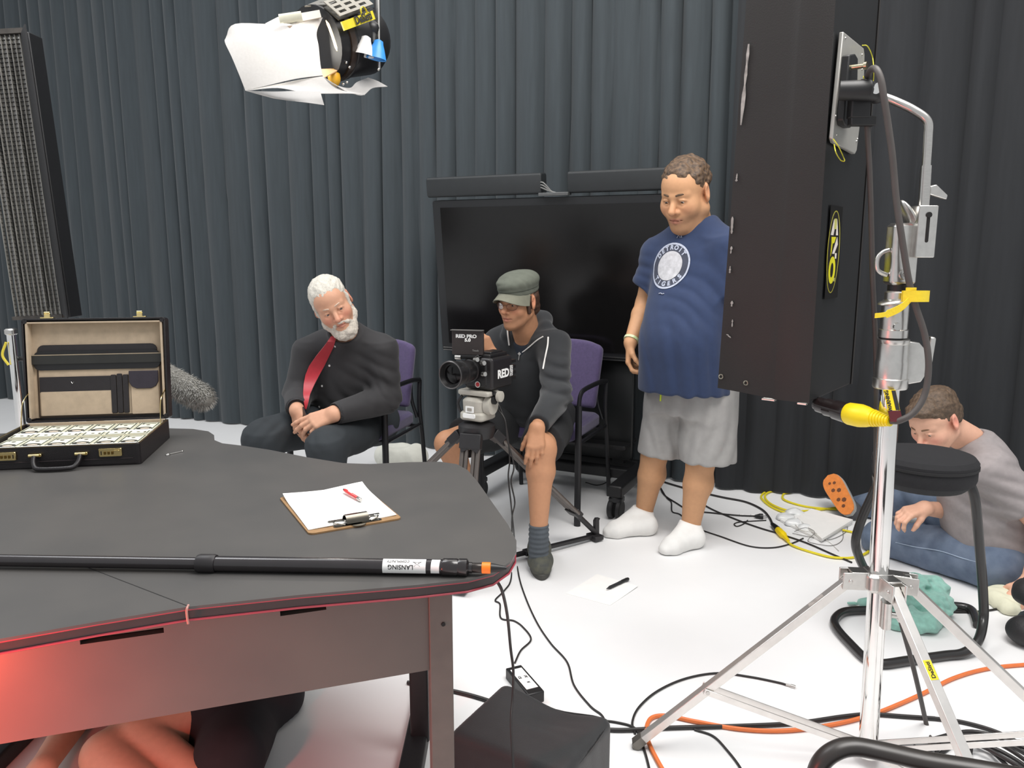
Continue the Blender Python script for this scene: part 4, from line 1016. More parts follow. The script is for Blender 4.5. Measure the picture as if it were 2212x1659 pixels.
fpts = [P(46, 74, Yb), P(54, 52, Yb - 0.10), P(147, 690, Yb - 0.10), P(134, 676, Yb)]
b = MB(); b.sheet([[fpts[0], fpts[1]], [(fpts[0] + fpts[3]) / 2, (fpts[1] + fpts[2]) / 2], [fpts[3], fpts[2]]], 0.006); b.build('side_flap', mat('flap_black', (24, 24, 27), 0.7), bk)
b = MB(); b.box(*bb((0.0, Hb / 2 + 0.012, 0.0), (Wb + 0.05, 0.02, 0.03))); b.box(*bb((0.0, -Hb / 2 - 0.008, 0.0), (Wb + 0.02, 0.016, 0.03))); b.build('end_cap', mat('cap_scuffed', (58, 54, 50), 0.5, var=0.5, scale=20), bk)
pb = cb_ - nb_ * 0.17
b = MB(); b.cyl((pb.x, pb.y, 0.02), (pb.x, pb.y, pb.z), 0.018, 0.018, 16); b.build('stand_pole', STEEL(), bk)
b = MB(); b.box(pb + nb_ * 0.02, (0.06, 0.10, 0.08), Rb); b.build('mount', BLK(), bk)
for k in range(3):
    a = math.radians(30 + 120 * k); b = MB(); b.tube([(pb.x, pb.y, 0.45), (pb.x + 0.45 * math.cos(a), pb.y + 0.45 * math.sin(a), 0.012)], 0.011, 8); b.build('stand_leg', STEEL(), bk)
# ================================================================ BLACK BANK LIGHT (hung on the chrome stand)
zB = 0.955
def at_z(x, y, z): return F(x, y, z)
c0 = at_z(1748, 871, zB); c1 = at_z(1840, 830, zB); e_b = (c1 - c0); e_b.z = 0; wb = e_b.length; e_b.normalize()
e_l = Vector((-e_b.y, e_b.x, 0))                      # along the wide flap, away to the left
if e_l.x > 0: e_l = -e_l
nbk = Vector((e_b.y, -e_b.x, 0));  nbk = nbk if nbk.x > 0 else -nbk
bkM = c0.copy(); HB = 1.32
kb = thing('bank_light', 'tall black bank light with a yellow logo sticker, hung on the chrome stand', 'studio light', Vector((c0.x, c0.y, zB)) )
hm = mat('corrugated_black', (30, 27, 26), 0.55, var=0.10, scale=5, bump=0.1, bscale=300)
hm2 = mat('housing_black', (22, 23, 25), 0.5, var=0.1, scale=8)
Rk = Matrix((e_b, e_l, Vector((0, 0, 1)))).transposed()
def kbox(mb, u0, u1, l0, l1, z0, z1):
    mb.box(c0 + e_b * (u0 + u1) / 2 + e_l * (l0 + l1) / 2 + Vector((0, 0, (z0 + z1) / 2 - c0.z)), (u1 - u0, l1 - l0, z1 - z0), Rk)
b = MB(); kbox(b, 0, wb, 0.004, 0.065, zB, zB + HB); b.build('housing', hm2, kb, bevel=0.004)
b = MB(); kbox(b, 0.012, wb - 0.012, 0.066, 0.070, zB + 0.02, zB + HB - 0.02); b.build('reflector', mat('reflector_grey', (150, 150, 148), 0.35, 0.5), kb)
# near flap in two folded leaves, far flap behind
p_bl = at_z(1550, 843, zB + 0.012)
def flap_grid(pts_bottom, lean):
    g = []
    for p in pts_bottom:
        row = []
        for k in range(9):
            t = k / 8; row.append(Vector((p[0].x, p[0].y, p[1])) + (Vector((0, 0, HB - (p[1] - zB) + 0.0)) * t) + (-e_l * lean * t * p[2]) )
        g.append(row)
    return g
bot = [(c0, zB, 0), (c0 + e_l * 0.03 - e_b * 0.004, zB + 0.0, 0.1), (c0 + e_l * 0.085 - e_b * 0.008, zB + 0.001, 0.35), (c0 + e_l * 0.092 - e_b * 0.006, zB + 0.002, 0.4), (c0 + e_l * 0.115 - e_b * 0.002, zB + 0.003, 0.45), (c0 + e_l * 0.17 - e_b * 0.004, zB + 0.008, 0.7), (c0 + e_l * 0.245, zB + 0.012, 1.0)]
b = MB(); b.sheet(flap_grid(bot, 0.040), 0.005); fp1 = b.build('side_flap', hm, kb, angle=25)
f2 = [(c1, zB, 0), (c1 + e_l * 0.12 + e_b * 0.06, zB, 0.5), (c1 + e_l * 0.24 + e_b * 0.10, zB, 1)]
b = MB(); b.sheet(flap_grid(f2, 0.0), 0.005); b.build('side_flap', hm, kb)
for t in (0.075, 0.165, 0.235):
    z = zB + 0.035 + (0.01 if t > 0.2 else 0); c = c0 + e_l * t - e_b * 0.0075; c.z = z
    b = MB(); b.tube([c + Vector((0, 0, 0.0055)) if False else c + e_l * 0.0055 * math.cos(a) + Vector((0, 0, 0.0055 * math.sin(a))) for a in [2 * math.pi * k / 12 for k in range(13)]], 0.0016, 6); b.build('grommet', mat('nickel', (170, 165, 150), 0.3, 1.0), fp1)
for t0, t1 in ((0.085, 0.118), (0.004, 0.026)):
    b = MB()
    for k in range(5): b.tube([c0 + e_l * t0 - e_b * (0.010 - 0.003 * k) + Vector((0, 0, -0.002)), c0 + e_l * t1 - e_b * (0.010 - 0.003 * k) + Vector((0, 0, -0.002))], 0.0022, 6)
    b.build('hinge_wires', mat('wire_steel', (225, 222, 216), 0.3, 0.9), fp1)['kind'] = 'stuff'
# scuffs along the flap edge
sc_m = mat('scuff_white', (150, 146, 142), 0.8, var=0.3, scale=60)
for xa, ya, xb, yb, w in ((1617, 95, 1600, 270, 5.0), (1592, 375, 1590, 392, 3.0), (1582, 468, 1580, 505, 2.6), (1580, 532, 1578, 548, 2.5), (1577, 575, 1576, 590, 2.2), (1581, 650, 1580, 662, 3), (1582, 690, 1581, 706, 2), (1570, 722, 1578, 730, 3)):
    q0 = on_plane(xa, ya, c0 - e_b * 0.0095, e_b); q1 = on_plane(xb, yb, c0 - e_b * 0.0095, e_b)
    w_ = w / FPX * q0.y; N_ = 9; vs = []; rs_ = random.Random(int(xa + ya))
    for k in range(N_):
        p = q0 + (q1 - q0) * k / (N_ - 1); ww = w_ * (0.25 + rs_.random() * 0.8) * (0.35 if k in (0, N_ - 1) else 1); vs += [p - e_l * ww, p + e_l * ww * 0.9]
    b = MB(); b.add(vs + [v + e_b * 0.002 for v in vs], [(2 * k, 2 * k + 1, 2 * k + 3, 2 * k + 2) for k in range(N_ - 1)] + [(2 * N_ + 2 * k, 2 * N_ + 2 * k + 2, 2 * N_ + 2 * k + 3, 2 * N_ + 2 * k + 1) for k in range(N_ - 1)]); b.build('scuff', sc_m, fp1, smooth=False)
# logo sticker on the back
def kp(x, y, off=0.001): return on_plane(x, y, c0 + nbk * off, nbk)
def kpoly(pts, off, m, name, par, th=0.0008):
    v = [kp(x, y, off) for x, y in pts]; n = len(v); c = sum(v, Vector()) / n
    b = MB(); b.add(v + [c] + [q - nbk * th for q in v], [(i, (i + 1) % n, n) for i in range(n)] + [(i, n + 1 + i, n + 1 + (i + 1) % n, (i + 1) % n) for i in range(n)]); return b.build(name, m, par, smooth=False)
def X(zx, zy): return (1740 + zx * 0.1326, 430 + zy * 0.1326)
st_ = kpoly([X(415, 95), X(610, 130), X(520, 1600), X(310, 1635)], 0.0010, mat('sticker_black', (18, 16, 14), 0.35), 'logo_sticker', kb)
def oval(cx, cy, rx, ry, lean, n=40): return [X(cx + rx * math.cos(a) + lean * math.sin(a), cy - ry * math.sin(a)) for a in [2 * math.pi * k / n for k in range(n)]]
YEL = mat('logo_yellow', (232, 226, 30), 0.5, var=0.03); 
kpoly(oval(455, 860, 97, 672, 50), 0.0016, mat('logo_olive', (176, 170, 60), 0.5), 'oval_outline', st_)
kpoly(oval(455, 860, 86, 655, 48), 0.0020, mat('logo_ground', (24, 18, 8), 0.4), 'oval_ground', st_)
WHT = mat('logo_white', (236, 228, 220), 0.5, var=0.03); OLV = mat('logo_pale_olive', (196, 194, 110), 0.5)
kpoly([X(470, 330), X(415, 585), X(455, 590), X(475, 490)], 0.0025, WHT, 'letter_stroke', st_)
kpoly([X(520, 330), X(505, 490), X(498, 590), X(530, 592)], 0.0025, WHT, 'letter_stroke', st_)
kpoly([X(478, 318), X(468, 490), X(508, 490), X(515, 318)], 0.0028, OLV, 'letter_top', st_)
kpoly([X(428, 615), X(425, 740), X(470, 712), X(500, 618)], 0.0025, YEL, 'letter_stroke', st_)
kpoly([X(425, 720), X(408, 935), X(428, 850), X(445, 715)], 0.0025, YEL, 'letter_stroke', st_)
kpoly([X(520, 620), X(438, 890), X(468, 893), X(526, 740)], 0.0025, WHT, 'letter_stroke', st_)
kpoly([X(482, 880), X(478, 970), X(500, 972), X(508, 882)], 0.0025, WHT, 'letter_dot', st_)
kpoly(oval(430, 1158, 52, 222, 18), 0.0025, YEL, 'letter_ring', st_)
kpoly(oval(430, 1158, 22, 118, 10), 0.0030, mat('logo_ground', (24, 18, 8), 0.4), 'letter_counter', st_)
kpoly([X(458, 1282), X(455, 1340), X(472, 1342), X(478, 1284)], 0.0025, OLV, 'registered_mark', st_)
# mounting plate with swivel
pl4 = [(1822, 68), (1866, 104), (1868, 118), (1866, 200), (1851, 325), (1847, 333), (1802, 308), (1799, 298)]
v = [kp(x, y, 0.012) for x, y in pl4]; n = len(v)
b = MB(); b.add(v + [q - nbk * 0.010 for q in v], [tuple(range(n)), tuple(range(2 * n - 1, n - 1, -1))] + [(i, n + i, n + (i + 1) % n, (i + 1) % n) for i in range(n)])
pt = b.build('mounting_plate', mat('plate_aluminium', (190, 188, 182), 0.4, 0.6, var=0.05), kb, bevel=0.002)
for x, y in ((1826, 82), (1862, 118), (1852, 300), (1807, 292), (1820, 190), (1862, 150), (1850, 305), (1805, 250)):
    c = kp(x, y, 0.0125); b = MB(); b.cyl(c, c + nbk * 0.002, 0.0028, 0.002, 8); b.build('screw', STEEL(), pt)
ch_ = [(1836, 118), (1848, 116), (1854, 126), (1853, 170), (1846, 262), (1838, 276), (1826, 270), (1823, 258), (1830, 180)]
v = [kp(x, y, 0.030) for x, y in ch_]; n = len(v)
b = MB(); b.add(v + [q - nbk * 0.019 for q in v], [tuple(range(n)), tuple(range(2 * n - 1, n - 1, -1))] + [(i, n + i, n + (i + 1) % n, (i + 1) % n) for i in range(n)]); b.build('mount_socket', BLK(), kb, bevel=0.003)
c = kp(1838, 146, 0.030); b = MB(); b.cyl(c, c + nbk * 0.03, 0.006, 0.006, 12); b.cyl(c + nbk * 0.03, c + nbk * 0.036, 0.009, 0.009, 12); b.build('lock_pin', mat('pin_brass', (200, 190, 160), 0.25, 1.0), kb)
for pts in ([(1862, 98), (1874, 100), (1884, 122), (1887, 145), (1886, 175), (1876, 190), (1870, 186), (1865, 165)], [(1800, 300), (1812, 318), (1822, 340), (1824, 348), (1816, 346), (1806, 330), (1802, 312)]):
    b = MB(); b.tube(catmull([kp(x, y, 0.02 + 0.01 * (k % 2)) for k, (x, y) in enumerate(pts)], 6), 0.0013, 6); b.build('tether', mat('tether_yellow', (206, 200, 60), 0.5), kb)

# ================================================================ CHROME LIGHT STAND
S0 = F(1873, 1646, 0.0); SX, SY = S0.x, S0.y
def SZ(y): return P(1900, y, SY).z
ls = thing('light_stand', 'chrome tripod light stand in the right foreground holding the black bank light', 'stand', (SX, SY, 0))
V = lambda dx, dy, z: Vector((SX + dx - 0.022 * z, SY + dy, z))
chr_ = CHROME(); alu = ALU()
b = MB(); b.cyl(V(0, 0, SZ(1612)), V(0, 0, SZ(838)), 0.0235, 0.0235, 28); b.build('column', chr_, ls)
b = MB(); b.lathe([(0.020, 0), (0.030, 0.0), (0.034, 0.012), (0.034, 0.026), (0.026, 0.034)], V(0, 0, SZ(1616) - 0.016), None, 24); b.build('bottom_collar', chr_, ls)
# upper castings
zc0, zc1 = SZ(838), SZ(730)
b = MB(); b.lathe([(0.028, 0), (0.038, 0.0), (0.040, 0.004), (0.040, 0.024), (0.037, 0.026), (0.037, 0.066), (0.0355, 0.069), (0.0345, zc1 - zc0 - 0.014), (0.036, zc1 - zc0 - 0.012), (0.036, zc1 - zc0 - 0.003), (0.030, zc1 - zc0)], V(0, 0, zc0), None, 32)
up1 = b.build('clamp_casting', alu, ls)
b = MB(); zm = (zc0 + zc1) / 2
b.prism([(0, zc0 + 0.008), (0.046, zc0 + 0.016), (0.054, zc0 + 0.03), (0.054, zc1 - 0.03), (0.034, zc1 - 0.010), (0, zc1 - 0.006)], -0.013, 0.013, Matrix.Translation(V(0, 0, 0)) @ Matrix(((1, 0, 0, 0), (0, 0, 1, 0), (0, 1, 0, 0), (0, 0, 0, 1))))
b.build('clamp_lug', alu, ls, bevel=0.003)
for zz, L in ((SZ(772), 0.03), (SZ(818), 0.014)):
    b = MB(); b.cyl(V(0.05, 0, zz), V(0.05 + L, 0, zz), 0.0075, 0.0075, 14); b.build('clamp_bolt', STEEL(), ls)
b = MB(); b.rbox(V(0.090, 0, SZ(757)), (0.014, 0.022, 0.068), 0.006, Matrix.Rotation(math.radians(4), 3, 'Y'), axis=0); b.build('wing_knob', ALU(), ls, bevel=0.003)
b = MB(); b.cyl(V(0, 0, zc1 - 0.002), V(0, 0, zc1 + 0.006), 0.031, 0.031, 24); b.build('gasket', BLK(), ls)
zd0, zd1 = SZ(728), SZ(648)
b = MB(); b.lathe([(0.029, 0), (0.0335, 0), (0.0335, 0.018), (0.031, 0.020), (0.031, zd1 - zd0 - 0.014), (0.029, zd1 - zd0)], V(0, 0, zd0), None, 20); b.build('riser_casting', alu, ls)
b = MB(); b.cyl(V(-0.006, -0.029, SZ(703)), V(-0.006, -0.034, SZ(703)), 0.010, 0.009, 16); b.build('rivet', STEEL(), ls)
b = MB(); b.sphere(V(-0.004, -0.012, SZ(650)), (0.042, 0.030, 0.008), 18, 8, Matrix.Rotation(math.radians(-10), 3, 'Y')); b.build('release_paddle', alu, ls)
b = MB(); b.lathe([(0.026, 0), (0.028, 0.002), (0.028, SZ(628) - zd1 - 0.004), (0.024, SZ(628) - zd1)], V(0.004, 0, zd1), None, 20); b.build('riser_neck', alu, ls)
ze0, ze1 = SZ(616), SZ(482)
b = MB(); b.rbox(V(0.008, 0, (ze0 + ze1) / 2), (0.062, 0.055, ze1 - ze0), 0.014); b.build('head_casting', alu, ls, bevel=0.002)
b = MB(); b.cyl(V(0.004, -0.027, SZ(592)), V(0.004, -0.033, SZ(592)), 0.013, 0.012, 18); b.cyl(V(0.004, -0.033, SZ(592)), V(0.004, -0.035, SZ(592)), 0.005, 0.005, 10); b.build('rivet', STEEL(), ls)
b = MB(); b.cyl(V(0.008, 0, ze0 - 0.012), V(0.008, 0, ze0 + 0.002), 0.026, 0.026, 20); b.build('gasket', BLK(), ls)
b = MB(); hz0, hz1 = SZ(590), SZ(540); b.tube(catmull([V(-0.024, -0.006, hz1), V(-0.040, -0.006, hz1 - 0.006), V(-0.050, -0.006, hz1 - 0.020), V(-0.050, -0.006, hz0 + 0.012), V(-0.042, -0.006, hz0 + 0.002), V(-0.026, -0.006, hz0 - 0.004)], 5), 0.0055, 10); b.build('grip_loop', alu, ls)
# square top block with slot
zf0, zf1 = SZ(556), SZ(446)
b = MB(); b.rbox(V(0.040, -0.030, (zf0 + zf1) / 2), (0.044, 0.040, zf1 - zf0), 0.003); tb_ = b.build('receiver_block', alu, ls, bevel=0.0015)
b = MB(); b.rbox(V(0.040, -0.0500, SZ(497)), (0.0065, 0.004, 0.058), 0.003, axis=1); b.cyl(V(0.041, -0.049, SZ(466)), V(0.041, -0.053, SZ(466)), 0.0065, 0.0065, 14); b.build('slot', mat('hole_black', (14, 13, 13), 0.7), tb_)
b = MB(); b.sphere(V(0.016, -0.010, SZ(468)), (0.011, 0.028, 0.044), 18, 10, Matrix.Rotation(math.radians(-32), 3, 'Y')); b.build('wing_paddle', alu, ls)
b = MB(); b.cyl(V(0.042, -0.022, zf1 - 0.002), V(0.042, -0.022, SZ(360)), 0.0125, 0.0120, 20); b.build('stub_sleeve', STEEL(), ls)
b = MB(); b.prism([(0, 0), (0.014, 0.004), (0.042, -0.020), (0.040, -0.030), (0.012, -0.022), (0, -0.018)], -0.006, 0.006, Matrix.Translation(V(0.053, -0.02, SZ(404))) @ Matrix(((1, 0, 0, 0), (0, 0, 1, 0), (0, 1, 0, 0), (0, 0, 0, 1)))); b.build('wing_screw', alu, ls, bevel=0.002)
hd = kp(1862, 190, 0.075)
pipe = catmull([V(0.042, -0.022, SZ(362)), V(0.043, -0.020, SZ(300)), V(0.040, -0.018, SZ(264)), P(1974, 238, SY - 0.005), P(1932, 218, SY + 0.015), P(1896, 205, SY + 0.04)], 8)
b = MB(); b.tube(pipe, 0.0098, 14); b.build('offset_arm', STEEL(), ls)
hp0 = P(1893, 203, SY + 0.04)
b = MB(); b.tube([hd + nbk * -0.05, hd + (hp0 - hd) * 0.4, hp0], [0.022, 0.024, 0.018], 16); b.sphere(hp0, 0.022, 14, 10); b.build('swivel_head', BLK(), ls)
b = MB(); b.box(P(1856, 220, SY + 0.05), (0.045, 0.03, 0.075)); b.box(P(1862, 262, SY + 0.05), (0.06, 0.025, 0.022)); b.build('swivel_bracket', BLK(), ls, bevel=0.003)
b = MB(); b.cyl(P(1897, 186, SY + 0.0), P(1897, 186, SY + 0.03), 0.008, 0.006, 14); b.cyl(P(1893, 194, SY + 0.0), P(1893, 194, SY + 0.03), 0.009, 0.009, 14); b.build('swivel_bolt', CHROME(), ls)
# hub and legs
zh = SZ(1252)
b = MB(); b.rbox(V(0.0, 0, zh), (0.075, 0.075, 0.05), 0.016); b.build('leg_hub', alu, ls, bevel=0.003)
legm = mat('leg_polished_aluminium', (225, 222, 218), 0.34, 0.85, var=0.05, scale=30)
tipL = F(1375, 1607, 0.012)
dirs = [Vector((tipL.x - SX, tipL.y - SY, 0)), Vector((0.62 * math.cos(math.radians(-22)), 0.62 * math.sin(math.radians(-22)), 0)), Vector((0.62 * math.cos(math.radians(-83)), 0.62 * math.sin(math.radians(-83)), 0))]
for k, d in enumerate(dirs):
    L = d.length; u = d.normalized(); w = Vector((-u.y, u.x, 0))
    a = V(0, 0, zh + 0.004) + u * 0.062; e = V(0, 0, 0.014) + u * L
    Rl = frame_from(e - a); mid = (a + e) / 2
    b = MB(); b.box(mid, (0.024, (e - a).length, 0.022), Rl); lgk = b.build('leg', legm, ls, bevel=0.0015)
    b = MB(); b.box(e - (e - a).normalized() * 0.010, (0.027, 0.03, 0.024), Rl); b.cyl(e + w * 0.0 + Vector((0, 0, -0.002)), e + Vector((0, 0, -0.013)), 0.012, 0.012, 12); b.build('foot_tip', mat('tip_grey', (120, 116, 110), 0.35, 0.8), lgk)
    b = MB(); hb = V(0, 0, zh) + u * 0.055
    for s in (-1, 1): b.box(hb + w * s * 0.0165 + u * 0.006, (0.006, 0.06, 0.045), frame_from(u))
    b.box(hb - u * 0.012 + Vector((0, 0, 0.021)), (0.038, 0.055, 0.006), frame_from(u)); b.cyl(hb + w * 0.022 + u * 0.018, hb - w * 0.022 + u * 0.018, 0.005, 0.005, 10); b.build('leg_clevis', alu, ls, bevel=0.0015)
    t = 0.66; j = a + (e - a) * t
    zb0 = V(0, 0, SZ(1606)) + u * 0.034
    for s in (-1, 1):
        p0, p1 = j + w * s * 0.017, zb0 + w * s * 0.017; b = MB(); b.box((p0 + p1) / 2, (0.004, (p1 - p0).length + 0.02, 0.016), frame_from(p1 - p0)); b.build('brace', legm, ls, bevel=0.001)
    b = MB(); b.cyl(j + w * 0.021, j - w * 0.021, 0.0055, 0.0055, 12); b.build('brace_pin', STEEL(), ls)
    if k == 0:
        c = a + (e - a) * 0.15; b = MB(); b.box(c + Rl @ Vector((0.0, 0, 0.0113)), (0.014, 0.045, 0.0008), Rl); b.build('worn_label', mat('worn_label', (150, 146, 142), 0.5, var=0.2, scale=120), lgk)
    if k == 2:
        c = a + (e - a) * 0.27; up_l = Rl @ Vector((0, 0, 1)); b = MB(); b.box(c + up_l * 0.0113, (0.020, 0.045, 0.0008), Rl); stk = b.build('sticker', mat('sticker_yellow', (226, 206, 40), 0.5), lgk)
        text('lettering', 'DeSisti', 0.0135, mtx(c + up_l * 0.0122, Rl @ Vector((0, -1, 0)), Rl @ Vector((1, 0, 0))), INK(), stk, bold=0.0002)
for dx, zz, rr in ((0.052, SZ(1250), 0.024), (0.046, SZ(1322), 0.018)):
    b = MB(); b.cyl(V(0.02, -0.012, zz), V(dx, -0.020, zz), 0.008, 0.008, 12); b.build('knob_shaft', STEEL(), ls)
    b = MB(); b.lathe([(rr * 0.8, 0), (rr, 0.002), (rr, 0.014), (rr * 0.8, 0.017)], V(dx, -0.020, zz), Matrix.Rotation(math.pi / 2, 3, 'Y'), 10); b.build('knob', alu, ls)
b = MB(); b.cyl(V(0.012, -0.03, SZ(1345)), V(0.012, -0.03, SZ(1290)), 0.012, 0.012, 14); b.build('leveller', alu, ls)

# ---------------------------------------------------------------- head cable with yellow connector
yc = thing('head_cable', 'thick grey head cable with yellow connector looping around the light stand', 'cable', (SX, SY, SZ(900)))
k0 = P(1762, 872, 2.02); k1 = P(1832, 893, 1.93); k2 = P(1924, 910, SY - 0.06); kd = (k2 - k1).normalized()
b = MB(); b.tube([k0, k0 + (k1 - k0) * .08, k0 + (k1 - k0) * .10, k0 + (k1 - k0) * .35, k0 + (k1 - k0) * .36, k0 + (k1 - k0) * .62, k0 + (k1 - k0) * .63, k1], [0.015, 0.016, 0.020, 0.020, 0.023, 0.021, 0.025, 0.026], 20); b.build('plug_body', mat('plug_black_gloss', (34, 26, 26), 0.2, coat=0.4), yc)
kk = k2 - k1
prof = [(0, .026), (.04, .028), (.30, .029), (.45, .026), (.56, .022)]; 
for i in range(7): t = .58 + i * .058; r = .0215 - i * .0014; prof += [(t, r), (t + .045, r), (t + .048, r - .0022), (t + .056, r - .0022)]
b = MB(); b.tube([k1 + kk * t for t, r in prof] + [k2], [r for t, r in prof] + [0.0125], 20); b.build('yellow_boot', mat('yellow_rubber', (240, 214, 24), 0.4, var=0.04), yc)
cabm = mat('cable_grey_rubber', (74, 70, 68), 0.55, var=0.08)
cp = [k2, P(1945, 908, SY - 0.075), P(1975, 890, SY - 0.08), P(1998, 850, SY - 0.075), P(2006, 790, SY - 0.07), P(1998, 725, SY - 0.06), P(1976, 655, SY - 0.055), P(1962, 600, SY - 0.055), P(1946, 500, SY - 0.055), P(1936, 430, SY - 0.05), P(1928, 340, SY - 0.05), P(1920, 280, SY - 0.05), P(1910, 215, SY - 0.05), P(1903, 172, SY - 0.045), P(1893, 150, SY - 0.03), P(1882, 150, SY + 0.0), P(1874, 165, SY + 0.03)]
b = MB(); b.tube(catmull(cp, 8), 0.0075, 12); b.build('flex', cabm, yc)
c2_ = [P(1866, 170, SY + 0.05), P(1872, 260, SY + 0.06), P(1878, 360, SY + 0.07), P(1882, 480, SY + 0.08), P(1885, 600, SY + 0.08), P(1892, 760, SY + 0.08), P(1893, 900, SY + 0.07), P(1893, 1010, SY + 0.06)]
b = MB(); b.tube(catmull(c2_ + [P(1900, 1150, SY + 0.06), P(1925, 1270, SY + 0.05), P(1945, 1340, SY + 0.03), P(1975, 1450, SY + 0.05), F(2000, 1560, 0.006), F(2010, 1612, 0.006), F(1970, 1650, 0.006)], 8), 0.0065, 10); b.build('flex', cabm, yc)
wt = [P(1908, 842, SY - 0.045), P(1934, 842, SY - 0.045), P(1948, 900, SY - 0.075), P(1924, 916, SY - 0.075)]
wa = (wt[0] + wt[1]) / 2; wbm = (wt[2] + wt[3]) / 2; wx_ = (wt[1] - wt[0]).normalized(); 
tg = thing('warning_tag', 'yellow and black WARNING tag wrapped on the head cable beside the connector', 'tag', wbm)
def tagpt(u, t, off=0): return wa + (wbm - wa) * t + wx_ * (u * 0.0145) + Vector((0, -off, 0))
b = MB(); b.sheet([[tagpt(-1, 0), tagpt(-1, .45), tagpt(-1, .68)], [tagpt(1, 0), tagpt(1, .45), tagpt(1, .68)]], 0.0008); b.build('yellow_flag', mat('tag_yellow', (236, 208, 20), 0.4), tg)
b = MB(); b.sheet([[tagpt(0.30, 0.02, .0012), tagpt(0.30, .66, .0012)], [tagpt(0.95, 0.02, .0012), tagpt(0.95, .66, .0012)]], 0.0004); b.build('black_stripe', INK(), tg)
b = MB(); b.sheet([[tagpt(-1, 0.69), tagpt(-1, 1.05)], [tagpt(1, 0.69), tagpt(1, 1.05)]], 0.003); b.build('maroon_wrap', mat('wrap_maroon', (84, 24, 30), 0.3), tg)
text('lettering', 'WARNING', 0.0125, mtx(tagpt(-0.55, 0.36, .0014), wa - wbm, -wx_), INK(), tg, bold=0.0003, sx=0.85)
ys = thing('cable_strap', 'yellow hook-and-loop strap tying the cable to the stand', 'strap', P(1960, 650, SY - 0.05))
yel = mat('strap_yellow', (240, 210, 44), 0.6, var=0.05, bump=0.2)
R1 = [P(1950, 640, SY - 0.062), P(1985, 640, SY - 0.070), P(2004, 640, SY - 0.055), P(2005, 640, SY - 0.030), P(1985, 640, SY - 0.02), P(1955, 640, SY - 0.035), P(1948, 640, SY - 0.05)]
c_ = catmull(R1, 6); b = MB(); b.sheet([[p + Vector((0, 0, -0.013)), p + Vector((0, 0, 0.013))] for p in c_], 0.002); b.build('strap_loop', yel, ys)
R2 = [P(1972, 640, SY - 0.064), P(1950, 662, SY - 0.068), P(1925, 675, SY - 0.070), P(1908, 680, SY - 0.072), P(1890, 682, SY - 0.074)]
c_ = catmull(R2, 6); n_ = len(c_); b = MB(); b.sheet([[p + Vector((0, 0, -0.009 if i < n_ * .62 else -0.0055)), p + Vector((0, 0, 0.009 if i < n_ * .62 else 0.0055))] for i, p in enumerate(c_)], 0.002); b.build('strap_tail', yel, ys)
q = MB(); q.box(P(1968, 626, SY - 0.062), (0.022, 0.006, 0.010)); q.build('strap_buckle', yel, ys)

# ================================================================ HANGING FRESNEL LIGHT, TOP
YF = 3.0
fx = thing('fresnel_light', 'hanging black studio light with white diffusion paper clipped to its barn doors', 'studio light', P(760, 90, YF))
bodyM = mat('fresnel_black', (26, 26, 28), 0.4, var=0.15)
g0 = P(690, 95, YF - 0.10); g1 = P(795, 85, YF + 0.10); gd = (g1 - g0).normalized()
Rg = frame_from(gd) @ Matrix(((1, 0, 0), (0, 0, 1), (0, -1, 0)))
gl = (g1 - g0).length
b = MB(); b.lathe([(0.115, -0.02), (0.125, -0.02), (0.125, gl * .25), (0.128, gl * .26), (0.128, gl * .32), (0.122, gl * .34), (0.122, gl * .9), (0.105, gl * 1.02), (0.02, gl * 1.05)], g0, Rg, 32); b.build('body', bodyM, fx)
b = MB(); b.lathe([(0.095, -0.012), (0.118, -0.012), (0.118, -0.004), (0.095, -0.004)], g0, Rg, 32, True); b.build('lens_ring', bodyM, fx)
b = MB(); b.lathe([(0.002, -0.016), (0.03, -0.014), (0.055, -0.006), (0.058, 0.0), (0.002, 0.002)], g0 - gd * 0.004, Rg, 32); b.build('lens', mat('lens_glass_dark', (120, 110, 96), 0.15), fx)
hs = []
for k in range(9):
    hs.append(P(704 + 24 * (k / 8) ** 0.8, 44 + 66 * k / 8, YF - 0.225 + 0.002 * k))
b = MB(); b.tube(hs, [0.001] + [0.0042] * 7 + [0.001], 8); b.build('light_leak', mat('hot_slot', (255, 206, 140), 0.4, emit=6.0), fx)
b = MB(); b.lathe([(0.122, gl * .10), (0.131, gl * .10), (0.131, gl * .20), (0.122, gl * .20)], g0, Rg, 32, True); b.build('front_band', mat('band_brown_black', (44, 34, 28), 0.4), fx)
